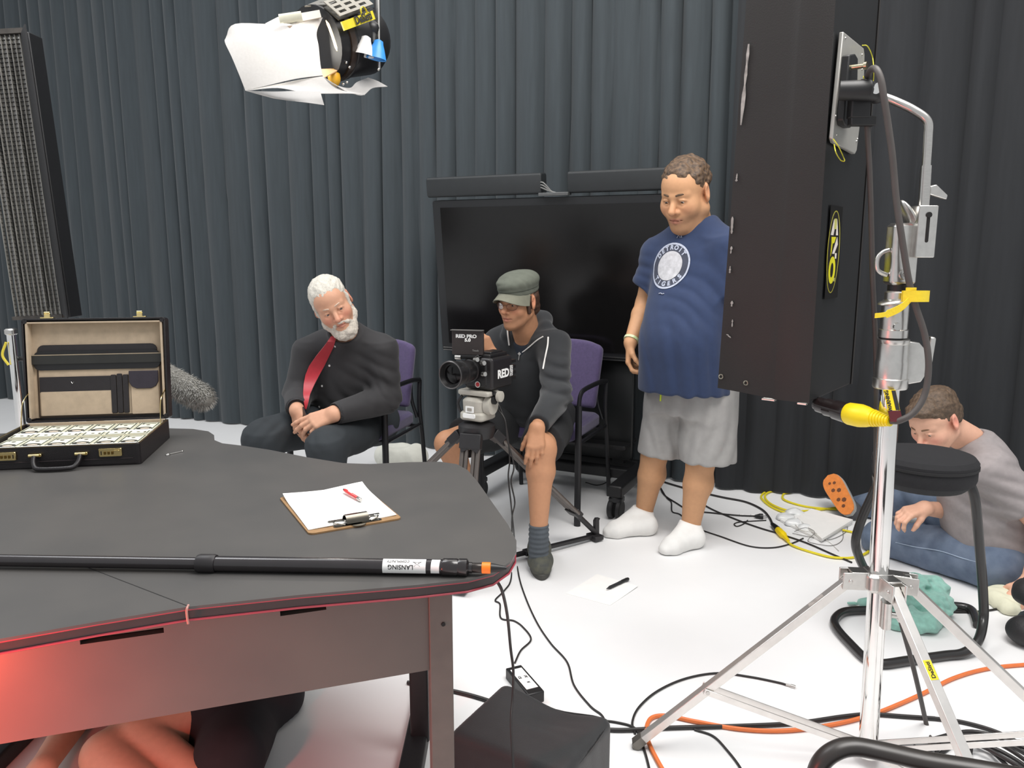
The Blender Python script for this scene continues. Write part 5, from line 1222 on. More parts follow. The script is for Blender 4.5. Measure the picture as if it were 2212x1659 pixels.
# top vent housing
ven = mat('vent_silver', (140, 137, 130), 0.35, 0.7, var=0.06)
tv0 = [P(735, 35, YF - 0.12), P(712, 12, YF - 0.12), P(770, -25, YF + 0.08), P(808, -12, YF + 0.10), P(806, 12, YF + 0.10)]
b = MB(); b.sheet([[P(658, 14, YF - 0.15), P(722, -12, YF - 0.02), P(770, -40, YF + 0.12)], [P(716, 10, YF - 0.16), P(760, -14, YF - 0.02), P(806, -40, YF + 0.10)]], 0.004); b.build('top_cover', ven, fx)
Mv = mtx(P(735, 36, YF - 0.20), P(806, 10, YF - 0.06) - P(735, 36, YF - 0.20), P(716, 11, YF - 0.18) - P(735, 36, YF - 0.20))
Lv = (P(806, 10, YF - 0.06) - P(735, 36, YF - 0.20)).length; Hv = 0.075
def slot_panel(mb, L, H, rows, cols):
    # panel made of bars around real slots
    sh = H / (rows * 2 + 1); sw = L / (cols * 2.6 + 0.6)
    for r in range(rows + 1): mb.prism([(0, r * 2 * sh), (L, r * 2 * sh), (L, r * 2 * sh + sh), (0, r * 2 * sh + sh)], 0, 0.003, Mv)
    for r in range(rows):
        y0 = r * 2 * sh + sh; x = 0
        for c in range(cols + 1):
            w = sw * 0.6 if c == 0 else sw * 0.9
            w = w if c < cols else L - x
            mb.prism([(x, y0), (x + w, y0), (x + w, y0 + sh), (x, y0 + sh)], 0, 0.003, Mv); x += w + sw * 1.6
b = MB(); slot_panel(b, Lv, Hv, 3, 3); b.build('vent_panel', ven, fx, smooth=False)
b = MB(); b.prism([(0.004, 0.004), (Lv - 0.004, 0.004), (Lv - 0.004, Hv - 0.004), (0.004, Hv - 0.004)], -0.02, -0.016, Mv); b.build('vent_backing', mat('vent_dark', (70, 68, 62), 0.6), fx)
# maker label strip
la, lb_ = P(741, 58, YF - 0.20), P(806, 34, YF - 0.10)
Mt = mtx(la, lb_ - la, Vector((0, 0, 1))); Llab = (lb_ - la).length
b = MB(); b.prism([(-0.004, -0.012), (Llab, -0.012), (Llab, 0.016), (-0.004, 0.016)], 0, 0.006, Mt); lbp = b.build('label_strip', mat('label_yellow', (206, 190, 40), 0.5), fx)
text('lettering', 'DeSisti', 0.036, Mt @ Matrix.Translation((Llab * 0.62, 0.004, 0.0105)), INK(), lbp, bold=0.0012, sx=0.78)
b = MB(); b.tube([Mt @ Vector((Llab * 0.72 + 0.013 * math.cos(a), 0.018 + 0.020 * math.sin(a), 0.0066)) for a in [2 * math.pi * k / 14 for k in range(15)]], 0.004, 6, flat=0.3); b.build('logo_mark', mat('label_yellow', (206, 190, 40), 0.5), lbp)
b = MB(); b.box(P(770, 62, YF), (0.01, 0.22, 0.13), frame_from(gd)); b.build('side_plate', bodyM, fx)
# yoke, hanger, pole-operated cups
b = MB(); b.tube(catmull([P(700, 5, YF + 0.12), P(735, -70, YF + 0.12), P(800, -90, YF + 0.05), P(812, -20, YF + 0.02), P(815, 60, YF + 0.0), P(818, 130, YF - 0.02)], 5), 0.010, 10, flat=0.5); b.build('yoke', bodyM, fx)
b = MB(); b.cyl(P(780, -85, YF + 0.06), P(780, -85, YF + 0.06) + Vector((0, 0, 1.1)), 0.02, 0.02, 14); b.build('hanger_pole', STEEL(), fx)
b = MB(); b.cyl(P(817, 0, YF - 0.03), P(819, 150, YF - 0.03), 0.006, 0.006, 10); b.build('side_rod', STEEL(), fx)
def cup(x, y, Y, m, name):
    p = P(x, y, Y); q = MB(); q.lathe([(0.006, 0.065), (0.016, 0.060), (0.018, 0.05), (0.024, 0.035), (0.034, 0.006), (0.036, 0.0), (0.032, 0.002), (0.02, 0.03)], p - Vector((0, 0, 0.03)), Matrix.Rotation(0.18, 3, 'Y'), 20); q.build(name, m, fx)
    q = MB(); q.cyl(p + Vector((-0.008, 0, 0.02)), p + Vector((-0.02, 0.06, 0.085)), 0.008, 0.014, 12); q.sphere(p + Vector((-0.02, 0.05, 0.085)), 0.028, 12, 8); q.build('crank', bodyM, fx)
cup(785, 100, YF - 0.10, mat('cup_white', (226, 226, 226), 0.4), 'white_cup'); cup(812, 108, YF - 0.08, mat('cup_blue', (58, 140, 214), 0.4), 'blue_cup')
amb = mat('amber_paint', (214, 160, 40), 0.4)
b = MB(); b.box(P(726, 48, YF - 0.16), (0.02, 0.02, 0.025)); b.build('amber_latch', amb, fx, bevel=0.003)
b = MB(); b.sphere(P(722, 168, YF - 0.12), (0.022, 0.03, 0.03), 14, 8); b.build('amber_knob', amb, fx)
for k, (x, y) in enumerate(((748, 135), (750, 178), (742, 182), (755, 145), (818, 150))):
    q = MB(); q.sphere(P(x, y, YF - 0.14), 0.005, 8, 6); q.build('bolt', STEEL(), fx)
# barn doors and paper
door = mat('barn_door_grey', (170, 166, 158), 0.45, 0.3, var=0.05)
b = MB(); b.sheet([[P(573, 52, YF - 0.22), P(600, 38, YF - 0.22), P(690, 22, YF - 0.18)], [P(600, 58, YF - 0.25), P(640, 50, YF - 0.25), P(694, 38, YF - 0.19)]], 0.004); b.build('barn_door', door, fx)
b = MB(); b.tube([P(604, 42, YF - 0.255), P(652, 35, YF - 0.245)], 0.016, 14); b.build('paper_roll', mat('paper_roll', (196, 194, 176), 0.7), fx)
b = MB(); b.sheet([[P(608, 57, YF - 0.262), P(588, 83, YF - 0.27)], [P(632, 55, YF - 0.262), P(606, 83, YF - 0.27)]], 0.002); b.build('tape', mat('tape_brown', (150, 130, 112), 0.5), fx)
b = MB(); b.sheet([[P(690, 150, YF - 0.16), P(735, 148, YF - 0.10)], [P(700, 168, YF - 0.2), P(725, 155, YF - 0.16)]], 0.003); b.build('barn_door', mat('door_warm', (190, 150, 110), 0.5), fx)
pm_ = bpy.data.materials.new('diffusion_paper'); pm_.use_nodes = True; nt_ = pm_.node_tree; pb_ = nt_.nodes['Principled BSDF']
pb_.inputs['Roughness'].default_value = 0.8
nz_ = nt_.nodes.new('ShaderNodeTexNoise'); nz_.inputs['Scale'].default_value = 40; rp_ = nt_.nodes.new('ShaderNodeValToRGB'); rp_.color_ramp.elements[0].color = (0.58, 0.57, 0.56, 1); rp_.color_ramp.elements[1].color = (0.66, 0.65, 0.64, 1)
tr_n = nt_.nodes.new('ShaderNodeBsdfTranslucent'); mx_ = nt_.nodes.new('ShaderNodeMixShader'); mx_.inputs[0].default_value = 0.45
nt_.links.new(nz_.outputs[0], rp_.inputs[0]); nt_.links.new(rp_.outputs[0], pb_.inputs['Base Color']); nt_.links.new(rp_.outputs[0], tr_n.inputs[0])
nt_.links.new(pb_.outputs[0], mx_.inputs[1]); nt_.links.new(tr_n.outputs[0], mx_.inputs[2]); nt_.links.new(mx_.outputs[0], nt_.nodes['Material Output'].inputs[0])
def psheet(rows, name='diffusion_paper'):
    g = []
    rows = [catmull([P(x, y, YF + d) for x, y, d in r], 5) for r in rows]
    cols = list(zip(*rows)); g = [catmull(list(c), 5) for c in cols]
    q = MB(); q.sheet(g, 0.0015); return q.build(name, pm_, fx, angle=60)
# rows run left to right; front gel frame with bowed sides
psheet([[(488, 82, -.30), (508, 52, -.32), (600, 52, -.27), (697, 38, -.17)],
        [(486, 92, -.36), (530, 84, -.36), (610, 82, -.31), (684, 70, -.20)],
        [(500, 122, -.40), (548, 105, -.37), (620, 105, -.33), (688, 100, -.22)],
        [(516, 160, -.42), (560, 150, -.39), (630, 146, -.34), (692, 140, -.22)],
        [(530, 196, -.42), (580, 184, -.40), (640, 170, -.36), (697, 163, -.24)]])
psheet([[(532, 196, -.42), (600, 182, -.36), (650, 172, -.32), (697, 165, -.24)],
        [(600, 190, -.44), (640, 190, -.38), (690, 190, -.32), (730, 190, -.22)],
        [(660, 202, -.44), (710, 202, -.36), (760, 202, -.26), (788, 205, -.18)]])
psheet([[(531, 196, -.43), (590, 198, -.46), (640, 197, -.46), (692, 198, -.42)], [(560, 204, -.44), (600, 210, -.47), (650, 212, -.48), (695, 210, -.44)], [(590, 212, -.45), (630, 218, -.48), (665, 222, -.48), (700, 227, -.44)]])
psheet([[(697, 165, -.24), (720, 182, -.2), (755, 190, -.16), (770, 178, -.08), (795, 168, 0)], [(720, 180, -.24), (740, 192, -.2), (765, 198, -.14), (785, 186, -.06), (815, 175, 0)], [(745, 196, -.24), (765, 203, -.2), (786, 205, -.14), (805, 190, -.06), (837, 187, 0)]])
fl_d = bpy.data.lights.new('fresnel_beam', 'AREA'); fl_d.shape = 'DISK'; fl_d.size = 0.10; fl_d.energy = 2.0; fl_d.color = (1, 0.95, 0.86)
flo = bpy.data.objects.new('fresnel_beam', fl_d); COL.objects.link(flo); flo.location = P(628, 112, YF - 0.16)
flo.rotation_euler = (P(600, 130, YF - 0.45) - flo.location).to_track_quat('-Z', 'Y').to_euler()
# ================================================================ STOOL
def on_fl(x, y, z=0.0): return F(x, y, z)
so = thing('stool', 'black drafting stool with padded round seat and bent tube frame behind the light stand', 'stool', on_fl(1960, 1400))
YS = 2.52
sc0 = P(2000, 1003, YS); seat_z = sc0.z
fab = mat('black_seat_fabric', (30, 30, 33), 0.85, var=0.1, scale=80, bump=0.3, bscale=800)
rS = 0.157; scx = P(1998, 990, YS).x
b = MB(); b.lathe([(0.02, -0.045), (rS * .97, -0.045), (rS, -0.03), (rS, 0.0), (rS * .985, 0.004), (rS * 1.01, 0.008), (rS * 1.01, 0.022), (rS * .94, 0.036), (rS * .6, 0.044), (0.02, 0.046)], (scx, YS, seat_z), None, 40); b.build('seat', fab, so)
b = MB(); b.lathe([(rS * .99, 0.0), (rS * 1.022, 0.002), (rS * 1.022, 0.010), (rS * .99, 0.012)], (scx, YS, seat_z + 0.001), None, 40); b.build('piping', mat('seat_piping', (24, 24, 26), 0.7), so)
tub = mat('black_tube_gloss', (36, 35, 35), 0.32, var=0.08, coat=0.2)
rT = 0.0155
zt_ = seat_z - 0.05
def Pz(x, y, Y): return P(x, y, Y)
rleg = [Vector((scx + 0.135, YS - 0.03, zt_)), P(2106, 1080, YS - 0.04), P(2116, 1180, YS - 0.02), P(2124, 1290, YS + 0.0), P(2124, 1340, YS - 0.01), on_fl(2112, 1386, rT + 0.03), on_fl(2082, 1410, rT + 0.004), on_fl(2040, 1416, rT), on_fl(1960, 1427, rT), on_fl(1905, 1434, rT), on_fl(1872, 1424, rT), on_fl(1838, 1392, rT), on_fl(1808, 1358, rT), on_fl(1803, 1338, rT), on_fl(1822, 1322, rT), on_fl(1860, 1318, rT), on_fl(1900, 1318, rT)]
b = MB(); b.tube(catmull(rleg, 7), rT, 14); b.build('frame_loop', tub, so)
lleg = [Vector((scx - 0.13, YS + 0.05, zt_)), P(1893, 1050, 2.60), P(1862, 1120, 2.63), P(1848, 1170, 2.63), P(1856, 1205, 2.66), P(1872, 1240, 2.72), on_fl(1890, 1290, rT + 0.01), on_fl(1912, 1312, rT), on_fl(1960, 1312, rT), on_fl(2040, 1308, rT), on_fl(2096, 1316, rT), on_fl(2112, 1350, rT)]
b = MB(); b.tube(catmull(lleg, 7), rT, 14); b.build('frame_loop', tub, so)
b = MB(); b.tube([(scx - 0.13, YS + 0.05, zt_), (scx + 0.13, YS - 0.03, zt_)], 0.012, 8); b.tube([(scx, YS - 0.13, zt_), (scx, YS + 0.13, zt_)], 0.012, 8); b.build('seat_support', tub, so)
# skirt: seat fabric wraps the frame on the left
b = MB(); b.lathe([(rS * .55, -0.075), (rS * .80, -0.07), (rS * .96, -0.045), (rS * .5, -0.044)], (scx, YS, seat_z), None, 32); b.build('seat_pan', fab, so)

# ================================================================ TOWEL
tw = SDF(); cT = on_fl(1945, 1335)
pts = [(1900, 1320, .04), (1945, 1312, .07), (1985, 1305, .09), (2010, 1330, .07), (1990, 1360, .05), (1950, 1355, .05), (1880, 1318, .03), (1840, 1308, .018), (2025, 1350, .04)]
for x, y, r in pts:
    p = on_fl(x, y); tw.ell((p.x, p.y, r * 0.55), (r * 1.25, r * 1.0, r * 0.75), 0.03)
tw.noise(0.010, 60, 4); tw.noise(0.006, 120, 9); tw.half((0, 0, 0.001), (0, 0, -1), 0.001)
sdf_obj('towel', tw, 0.006, mat('teal_terry', (146, 198, 184), 0.95, var=0.12, scale=60, bump=0.6, bscale=700, sheen=0.3)); tag(bpy.data.objects['towel'], 'crumpled pale teal towel on the floor under the stool', 'towel')

# ================================================================ FOREGROUND CHAIR (arm only reaches into the frame)
ac = thing('tubular_chair', 'black tubular chair whose arm curves into the bottom right corner', 'chair', (0.95, 0.85, 0))
Ya = 1.12
arm = [P(1752, 1760, Ya), P(1758, 1690, Ya), P(1772, 1650, Ya), P(1800, 1624, Ya), P(1840, 1613, Ya), P(1900, 1622, Ya - 0.01), P(2000, 1644, Ya - 0.04), P(2120, 1664, Ya - 0.07), P(2260, 1690, Ya - 0.10), P(2400, 1715, Ya - 0.14)]
b = MB(); b.tube(catmull(arm, 8), 0.0175, 16, flat=0.75, up=(0, 0, 1)); b.build('arm', mat('arm_black', (44, 41, 39), 0.35, var=0.08), ac)
a0 = arm[0]; a9 = arm[-1]
for p, q in ((a0, Vector((a0.x - 0.02, a0.y, 0.0))), (a9, Vector((a9.x + 0.02, a9.y, 0.0)))):
    b = MB(); b.tube([p, q], 0.014, 10); b.build('leg', tub, ac)
for dx in (0.0, 0.36):
    p = a0 + (a9 - a0) * (dx / 0.36) + Vector((0.05, -0.46, 0)); b = MB(); b.tube([Vector((p.x, p.y, 0.0)), Vector((p.x, p.y, 0.46))], 0.014, 10); b.build('leg', tub, ac)
sm = (a0 + a9) / 2 + Vector((0.02, -0.25, 0)); sm.z = 0.44
b = MB(); b.rbox(sm, (0.44, 0.44, 0.06), 0.06); b.build('seat', fab, ac, bevel=0.01)

# ================================================================ BLACK EQUIPMENT BAG
hB = 0.185
cB = [on_fl(1082, 1480, hB), on_fl(1322, 1556, hB), on_fl(1252, 1668, hB), on_fl(950, 1590, hB)]
bagm = mat('black_nylon', (36, 37, 39), 0.7, var=0.12, scale=12, bump=0.2, bscale=400, sheen=0.15)
bg = thing('equipment_bag', 'black padded nylon equipment bag on the floor beside the table leg', 'bag', Vector(((cB[0].x + cB[2].x) / 2, (cB[0].y + cB[2].y) / 2, 0)))
sd = SDF(); u_ = (cB[1] - cB[0]).normalized(); w_ = Vector((-u_.y, u_.x, 0)); cen = (cB[0] + cB[1] + cB[2] + cB[3]) / 4; cen.z = 0
LB = (cB[1] - cB[0]).length; DB = abs((cB[3] - cB[0]).dot(w_))
nL = np.array(u_); nW = np.array(w_); cc_ = np.array(cen)
def bagfn(X, Y, Z):
    a = (X - cc_[0]) * nL[0] + (Y - cc_[1]) * nL[1]; c = (X - cc_[0]) * nW[0] + (Y - cc_[1]) * nW[1]
    sag = 0.030 * np.exp(-((a - 0.02) / 0.10) ** 2) * np.exp(-((c - 0.09) / 0.10) ** 2) - 0.012
    hz = (hB - sag) / 2; r = 0.026
    q0 = np.abs(a) - (LB / 2 - r); q1 = np.abs(c) - (DB / 2 - r); q2 = np.abs(Z - hz) - (hz - r)
    return np.sqrt(np.maximum(q0, 0) ** 2 + np.maximum(q1, 0) ** 2 + np.maximum(q2, 0) ** 2) + np.minimum(np.maximum(q0, np.maximum(q1, q2)), 0) - r
sd._put(bagfn, np.array([cen.x - 0.35, cen.y - 0.35, -0.0]), np.array([cen.x + 0.35, cen.y + 0.35, 0.25]), 0.001, 'u')
sd.folds(tuple(cen + Vector((0, 0, hB))), 0.14, tuple(w_), 0.003, 50, 3)
sdf_obj('shell', sd, 0.007, bagm, bg, 1)
def bagpt(a, c, z): return cen + u_ * a + w_ * c + Vector((0, 0, z))
pip = mat('bag_piping', (20, 20, 22), 0.5)
hl, hd_ = LB / 2 - 0.008, DB / 2 - 0.008
loop = [(-hl, hd_), (0, hd_ + 0.001), (hl, hd_), (hl + 0.001, 0), (hl, -hd_), (0, -hd_ - 0.001), (-hl, -hd_), (-hl - 0.001, 0)]
def rl_(z, ins=0.0): return catmull([bagpt(a, c, z + (-0.018 if (c == hd_ + 0.001) else 0)) for a, c in [(-hl, hd_ - .03), (-hl + .03, hd_), (0, hd_ + .001), (hl - .03, hd_), (hl, hd_ - .03), (hl, -hd_ + .03), (hl - .03, -hd_), (0, -hd_), (-hl + .03, -hd_), (-hl, -hd_ + .03)]], 5, True)
lp_ = rl_(hB - 0.008); b = MB(); b.tube(lp_ + [lp_[0]], 0.004, 6); b.build('lid_piping', pip, bg)
lp_ = rl_(hB - 0.045); b = MB(); b.tube(lp_ + [lp_[0]], 0.0035, 6); b.build('zip', mat('zip_grey', (52, 53, 56), 0.5), bg)
for da in (-0.006, 0.012):
    b = MB(); b.rbox(bagpt(0.05 + da, hd_ + 0.008, hB - 0.040), (0.008, 0.006, 0.014), 0.002); b.build('zip_pull', BLK(), bg)
b = MB(); b.sheet([[bagpt(hl - 0.02 + 0.024 * t, -hd_ * 0.5 + hd_ * 1.0 * s, hB + 0.004 - 0.10 * t ** 1.5) for s in (-.1, .1)] for t in (0, .3, .6, 1)], 0.004); b.build('strap', pip, bg)

# ---------------------------------------------------------------- power adapter
pa = thing('power_adapter', 'black power adapter brick with a white label behind the bag', 'adapter', on_fl(1130, 1470))
q4 = [on_fl(1098, 1442, 0.036), on_fl(1132, 1434, 0.036), on_fl(1170, 1494, 0.036), on_fl(1134, 1502, 0.036)]
ua = (q4[1] - q4[0]).normalized(); va = (q4[2] - q4[1]); La = va.length; va = (va - ua * va.dot(ua)).normalized(); Ra = Matrix((ua, va, ua.cross(va))).transposed()
ca = sum(q4, Vector()) / 4; ca.z = 0.018
b = MB(); b.box(ca, ((q4[1] - q4[0]).length, La, 0.036), Ra); b.build('case', BLK(), pa, bevel=0.004)
b = MB(); b.box(ca + Vector((0, 0, 0.0185)) - va * 0.004, ((q4[1] - q4[0]).length * .70, La * .72, 0.001), Ra); lb2 = b.build('label', WHITE(), pa)
for s, du, dv in (('CE', -0.010, -0.012), ('UL', 0.010, -0.010), ('R', 0.004, 0.022)):
    text('lettering', s, 0.012, mtx(ca + Vector((0, 0, 0.0194)) + ua * du + va * dv, va, -ua), INK(), lb2, bold=0.0003)

# ================================================================ PAPERS AND SMALL THINGS ON THE FLOOR
def flat_sheet(name, corners, label, cat, z=0.0006, th=0.001, m=None, curl=0.0):
    v = [on_fl(x, y, z) for x, y in corners]; g = []
    for i in range(7):
        t = i / 6; g.append([v[0].lerp(v[1], t).lerp(v[3].lerp(v[2], t), s / 6) + Vector((0, 0, curl * (t * (s / 6)) ** 2)) for s in range(7)])
    q = MB(); q.sheet(g, th); o = q.build(name, m or mat('paper_white', (242, 241, 238), 0.75)); return tag(o, label, cat)
flat_sheet('paper_sheet', [(1222, 1282), (1318, 1308), (1378, 1268), (1290, 1240)], 'white sheet of paper lying on the floor in front of the seated man', 'paper', 0.0008, 0.001, None, 0.004)
fp = thing('pen', 'black pen lying on the white paper on the floor', 'pen', on_fl(1334, 1262))
a, c = on_fl(1310, 1272, 0.0095), on_fl(1358, 1250, 0.0095); u = (c - a).normalized(); Rq = frame_from(u) @ Matrix(((1, 0, 0), (0, 0, 1), (0, -1, 0))); l = (c - a).length
b = MB(); b.lathe([(0.0012, 0), (0.004, 0.014), (0.0062, 0.02), (0.0062, l * .55), (0.0068, l * .56), (0.0068, l - .004), (0.004, l)], a, Rq, 14); b.build('barrel', BLK(), fp)
b = MB(); b.box(a + u * l * .78 + Vector((0, 0, 0.0075)), (0.003, 0.035, 0.0018), frame_from(u)); b.build('pocket_clip', BLK(), fp)
# white booklet / plastic sleeve near the wall with earphone wire
bk2 = thing('paper_booklet', 'white paper booklet with folded cover lying on the floor by the curtain', 'booklet', on_fl(1760, 1140))
v4 = [(1690, 1105), (1770, 1160), (1842, 1122), (1752, 1101)]
def slab(cs, z0, th, nm, m):
    t = [on_fl(x, y, z0 + th) for x, y in cs]; q = MB(); q.add(t + [p - Vector((0, 0, th)) for p in t], [(0, 1, 2, 3), (7, 6, 5, 4)] + [(i, 4 + i, 4 + (i + 1) % 4, (i + 1) % 4) for i in range(4)]); return q.build(nm, m, bk2, bevel=0.002)
slab([(1685, 1122), (1775, 1166), (1842, 1128), (1752, 1101)], 0.0008, 0.012, 'pages', WHITE())
slab([(1722, 1118), (1776, 1163), (1843, 1122), (1752, 1098)], 0.014, 0.014, 'cover', mat('paper_white', (242, 241, 238), 0.75))
sdp = SDF()
for x, y, r in ((1695, 1122, .045), (1715, 1112, .05), (1715, 1135, .045), (1740, 1146, .04)):
    p = on_fl(x, y); sdp.ell((p.x, p.y, 0.012), (r, r * .8, 0.020), 0.02)
sdp.noise(0.005, 110, 2); sdp.half((0, 0, 0.001), (0, 0, -1), 0.001)
o = sdf_obj('plastic_bag', sdp, 0.006, mat('white_plastic_film', (226, 228, 228), 0.35, var=0.04, spec=0.6)); tag(o, 'crumpled white plastic sleeve beside the booklet on the floor', 'plastic bag')
# white bag behind the bearded man's chair
sdp = SDF(); YW = 4.72
for x, y, r in ((850, 975, .09), (880, 978, .10), (835, 985, .07), (900, 985, .07)):
    p = P(x, y, YW); sdp.ell((p.x, p.y, 0.07), (r, r * .8, 0.075), 0.03)
sdp.noise(0.012, 45, 6); sdp.half((0, 0, 0.001), (0, 0, -1), 0.001)
o = sdf_obj('cloth_bag', sdp, 0.01, mat('offwhite_cloth', (214, 214, 204), 0.85, var=0.06, scale=20, bump=0.2)); tag(o, 'crumpled off-white cloth bag on the floor behind the bearded man', 'bag')
# right edge: cream pouch and dark shoes
sdp = SDF(); 
for x, y, r in ((2165, 1300, .06), (2190, 1290, .07), (2178, 1322, .04), (2150, 1300, .04)):
    p = on_fl(x, y); sdp.ell((p.x, p.y, 0.015), (r, r, 0.028), 0.05)
sdp.noise(0.004, 90, 3); sdp.half((0, 0, 0.001), (0, 0, -1), 0.001)
o = sdf_obj('cream_pouch', sdp, 0.006, mat('cream_cloth', (214, 214, 190), 0.85, var=0.05, bump=0.2)); tag(o, 'cream drawstring pouch on the floor at the right edge', 'pouch')
for i, (x, y, z0, lb_) in enumerate(((2212, 1392, 0.001, 'black rolled equipment pouch on the floor at the right edge'), (2214, 1372, 0.105, 'black equipment pouch with grey strap stacked on the rolled one'))):
    p = on_fl(x, y); sdp = SDF(); sdp.ell((p.x + 0.01, p.y, z0 + 0.050), (0.066, 0.07, 0.050), 0.02); sdp.ell((p.x + 0.08, p.y, z0 + 0.05), (0.06, 0.065, 0.048), 0.03); sdp.noise(0.003, 60, 5 + i)
    t = thing('equipment_pouch', lb_, 'pouch', (p.x, p.y, z0)); sdf_obj('body', sdp, 0.006, mat('pouch_black', (36, 36, 38), 0.6, var=0.15, bump=0.25), t)
    q = MB(); q.tube([Vector((p.x + 0.02 + 0.001, p.y + 0.073 * math.cos(a), z0 + 0.05 + 0.053 * math.sin(a))) for a in [2 * math.pi * k / 20 for k in range(21)]], 0.010, 6, flat=0.25, up=(1, 0, 0)); q.build('strap', mat('strap_grey', (86, 92, 98), 0.6), t)

# ================================================================ CABLES
blk_c = mat('cable_black', (38, 36, 36), 0.5, var=0.1)
def cable(name, pxs, r, m, label, n=8, ends=None, cat='cable', zs=None):
    pts = [on_fl(x, y, r + 0.0003 + (zs[i] if zs else 0)) for i, (x, y) in enumerate(pxs)]
    q = MB(); q.tube(catmull(pts, n), r, 8); o = q.build(name, m); return tag(o, label, cat)
org = mat('cable_orange', (222, 118, 62), 0.5, var=0.05)
cable('extension_cord', [(1470, 1720), (1430, 1660), (1404, 1610), (1396, 1580), (1406, 1552), (1440, 1546), (1500, 1558), (1600, 1575), (1700, 1578), (1800, 1565), (1880, 1545), (1940, 1522), (2000, 1495), (2060, 1465), (2130, 1445), (2212, 1436), (2330, 1432)], 0.0062, org, 'orange extension cord curving across the white floor')
cable('power_cable', [(880, 1474), (985, 1494), (1060, 1515), (1150, 1548), (1250, 1566), (1330, 1577), (1450, 1572), (1600, 1568), (1720, 1562), (1820, 1548), (1880, 1543), (1960, 1548), (2020, 1552)], 0.0062, blk_c, 'thick black power cable running behind the bag beside the orange cord')
cable('video_cable', [(1290, 1556), (1330, 1560), (1370, 1572), (1385, 1600), (1400, 1650), (1405, 1690), (1370, 1680), (1350, 1665)], 0.0035, blk_c, 'thin black cable looping down from the bag at the bottom edge')
bnc = thing('coaxial_cable', 'thin black coaxial cable with a silver connector beside the left stand leg', 'cable', on_fl(1550, 1460))
pts = [on_fl(x, y, 0.004) for x, y in [(1372, 1585), (1366, 1560), (1380, 1528), (1420, 1493), (1480, 1466), (1550, 1454), (1620, 1462), (1680, 1474), (1698, 1479)]]
b = MB(); b.tube(catmull(pts, 8), 0.0034, 8); b.build('lead', blk_c, bnc)
b = MB(); b.tube([pts[-1], pts[-1] + (pts[-1] - pts[-2]) * 0.5, pts[-1] + (pts[-1] - pts[-2]) * 0.55, pts[-1] + (pts[-1] - pts[-2]) * 1.1], [0.004, 0.004, 0.0058, 0.0058], 12); b.build('connector', STEEL(), bnc)
cable('coaxial_cable', [(1500, 1576), (1540, 1590), (1570, 1620), (1600, 1660), (1615, 1700)], 0.0033, blk_c, 'thin black cable bending down out of the frame below the left stand leg')
# coil of black cable, right bottom
coils = [([(1975, 1612), (2010, 1640), (2080, 1600), (2180, 1610), (2300, 1680)], 'upper turn'), ([(1930, 1612), (2000, 1600), (2100, 1580), (2200, 1610), (2320, 1670)], 'x'),
         ([(2010, 1650), (2030, 1612), (2080, 1600), (2130, 1615), (2180, 1660), (2200, 1700)], 'x'), ([(2065, 1668), (2070, 1625), (2100, 1608), (2160, 1622), (2230, 1670)], 'x'), ([(1985, 1655), (1995, 1628), (2040, 1596), (2110, 1590), (2190, 1625), (2280, 1700)], 'x'), ([(2100, 1660), (2095, 1630), (2120, 1612)], 'x')]
cl = thing('cable_coil', 'loose coil of black cable behind the chair arm, bottom right', 'cable', on_fl(2080, 1630))
b = MB(); path = []
for i, (c, _) in enumerate(coils): path += [on_fl(x, y, 0.006 + 0.0045 * i) for x, y in (c if i % 2 == 0 else c[::-1])]
b.tube(catmull(path, 8), 0.0055, 8); b.build('turns', blk_c, cl)
cable('power_cable', [(2018, 1552), (2080, 1560), (2150, 1580), (2212, 1610), (2300, 1650)], 0.006, blk_c, 'black cable running right beside the coil toward the frame edge')
# cables by the standing man's feet
pcd = thing('plug_cable', 'black power cord with three-prong plug lying beside the man in white socks', 'cable', on_fl(1560, 1110))
pts = [on_fl(x, y, 0.0045) for x, y in [(1424, 1046), (1434, 1068), (1460, 1086), (1490, 1102), (1540, 1108), (1590, 1113), (1630, 1115)]]
b = MB(); b.tube(catmull(pts, 8), 0.004, 8); b.build('lead', blk_c, pcd)
a, c = on_fl(1630, 1115, 0.012), on_fl(1648, 1116, 0.012); b = MB(); b.tube([a, a.lerp(c, .5), a.lerp(c, .6), c], [0.006, 0.013, 0.015, 0.015], 12); b.build('plug', BLK(), pcd)
for dz in (-0.006, 0.006):
    b = MB(); b.box(c + Vector((0.010, 0, dz * 0.6)), (0.022, 0.005, 0.002)); b.build('prong', STEEL(), pcd)
for x in (1602, 1626):
    p = on_fl(x, 1113, 0.0045); b = MB(); b.cyl(p - Vector((0.010, 0.001, 0)), p + Vector((0.010, 0.001, 0)), 0.0058, 0.0058, 10); b.build('white_tag', WHITE(), pcd)
cable('power_cable', [(1420, 1036), (1450, 1046), (1500, 1060), (1560, 1074), (1610, 1084), (1645, 1100), (1662, 1118), (1670, 1136)], 0.0055, blk_c, 'thick black cable running from the curtain to the yellow socket')
cable('signal_cable', [(1425, 1050), (1440, 1075), (1450, 1085), (1452, 1105), (1470, 1112), (1500, 1138), (1560, 1160), (1620, 1180), (1670, 1183), (1710, 1174), (1735, 1163)], 0.0035, blk_c, 'thin black cable sweeping past the near white sock')
cable('signal_cable', [(1500, 1072), (1530, 1096), (1590, 1122), (1640, 1140), (1680, 1152), (1740, 1172), (1800, 1198), (1840, 1215)], 0.0042, blk_c, 'black cable running under the yellow cable toward the stool')
cable('cable_tie', [(1655, 1124), (1620, 1126), (1596, 1128), (1586, 1132), (1592, 1137), (1606, 1132), (1615, 1124)], 0.003, blk_c, 'small black cable tie curled on the floor')
ycl = thing('yellow_extension_cord', 'yellow extension cord looped on the floor by the orange-soled shoe', 'cable', on_fl(1720, 1140))
ym = mat('cable_yellow', (222, 206, 40), 0.45, var=0.05)
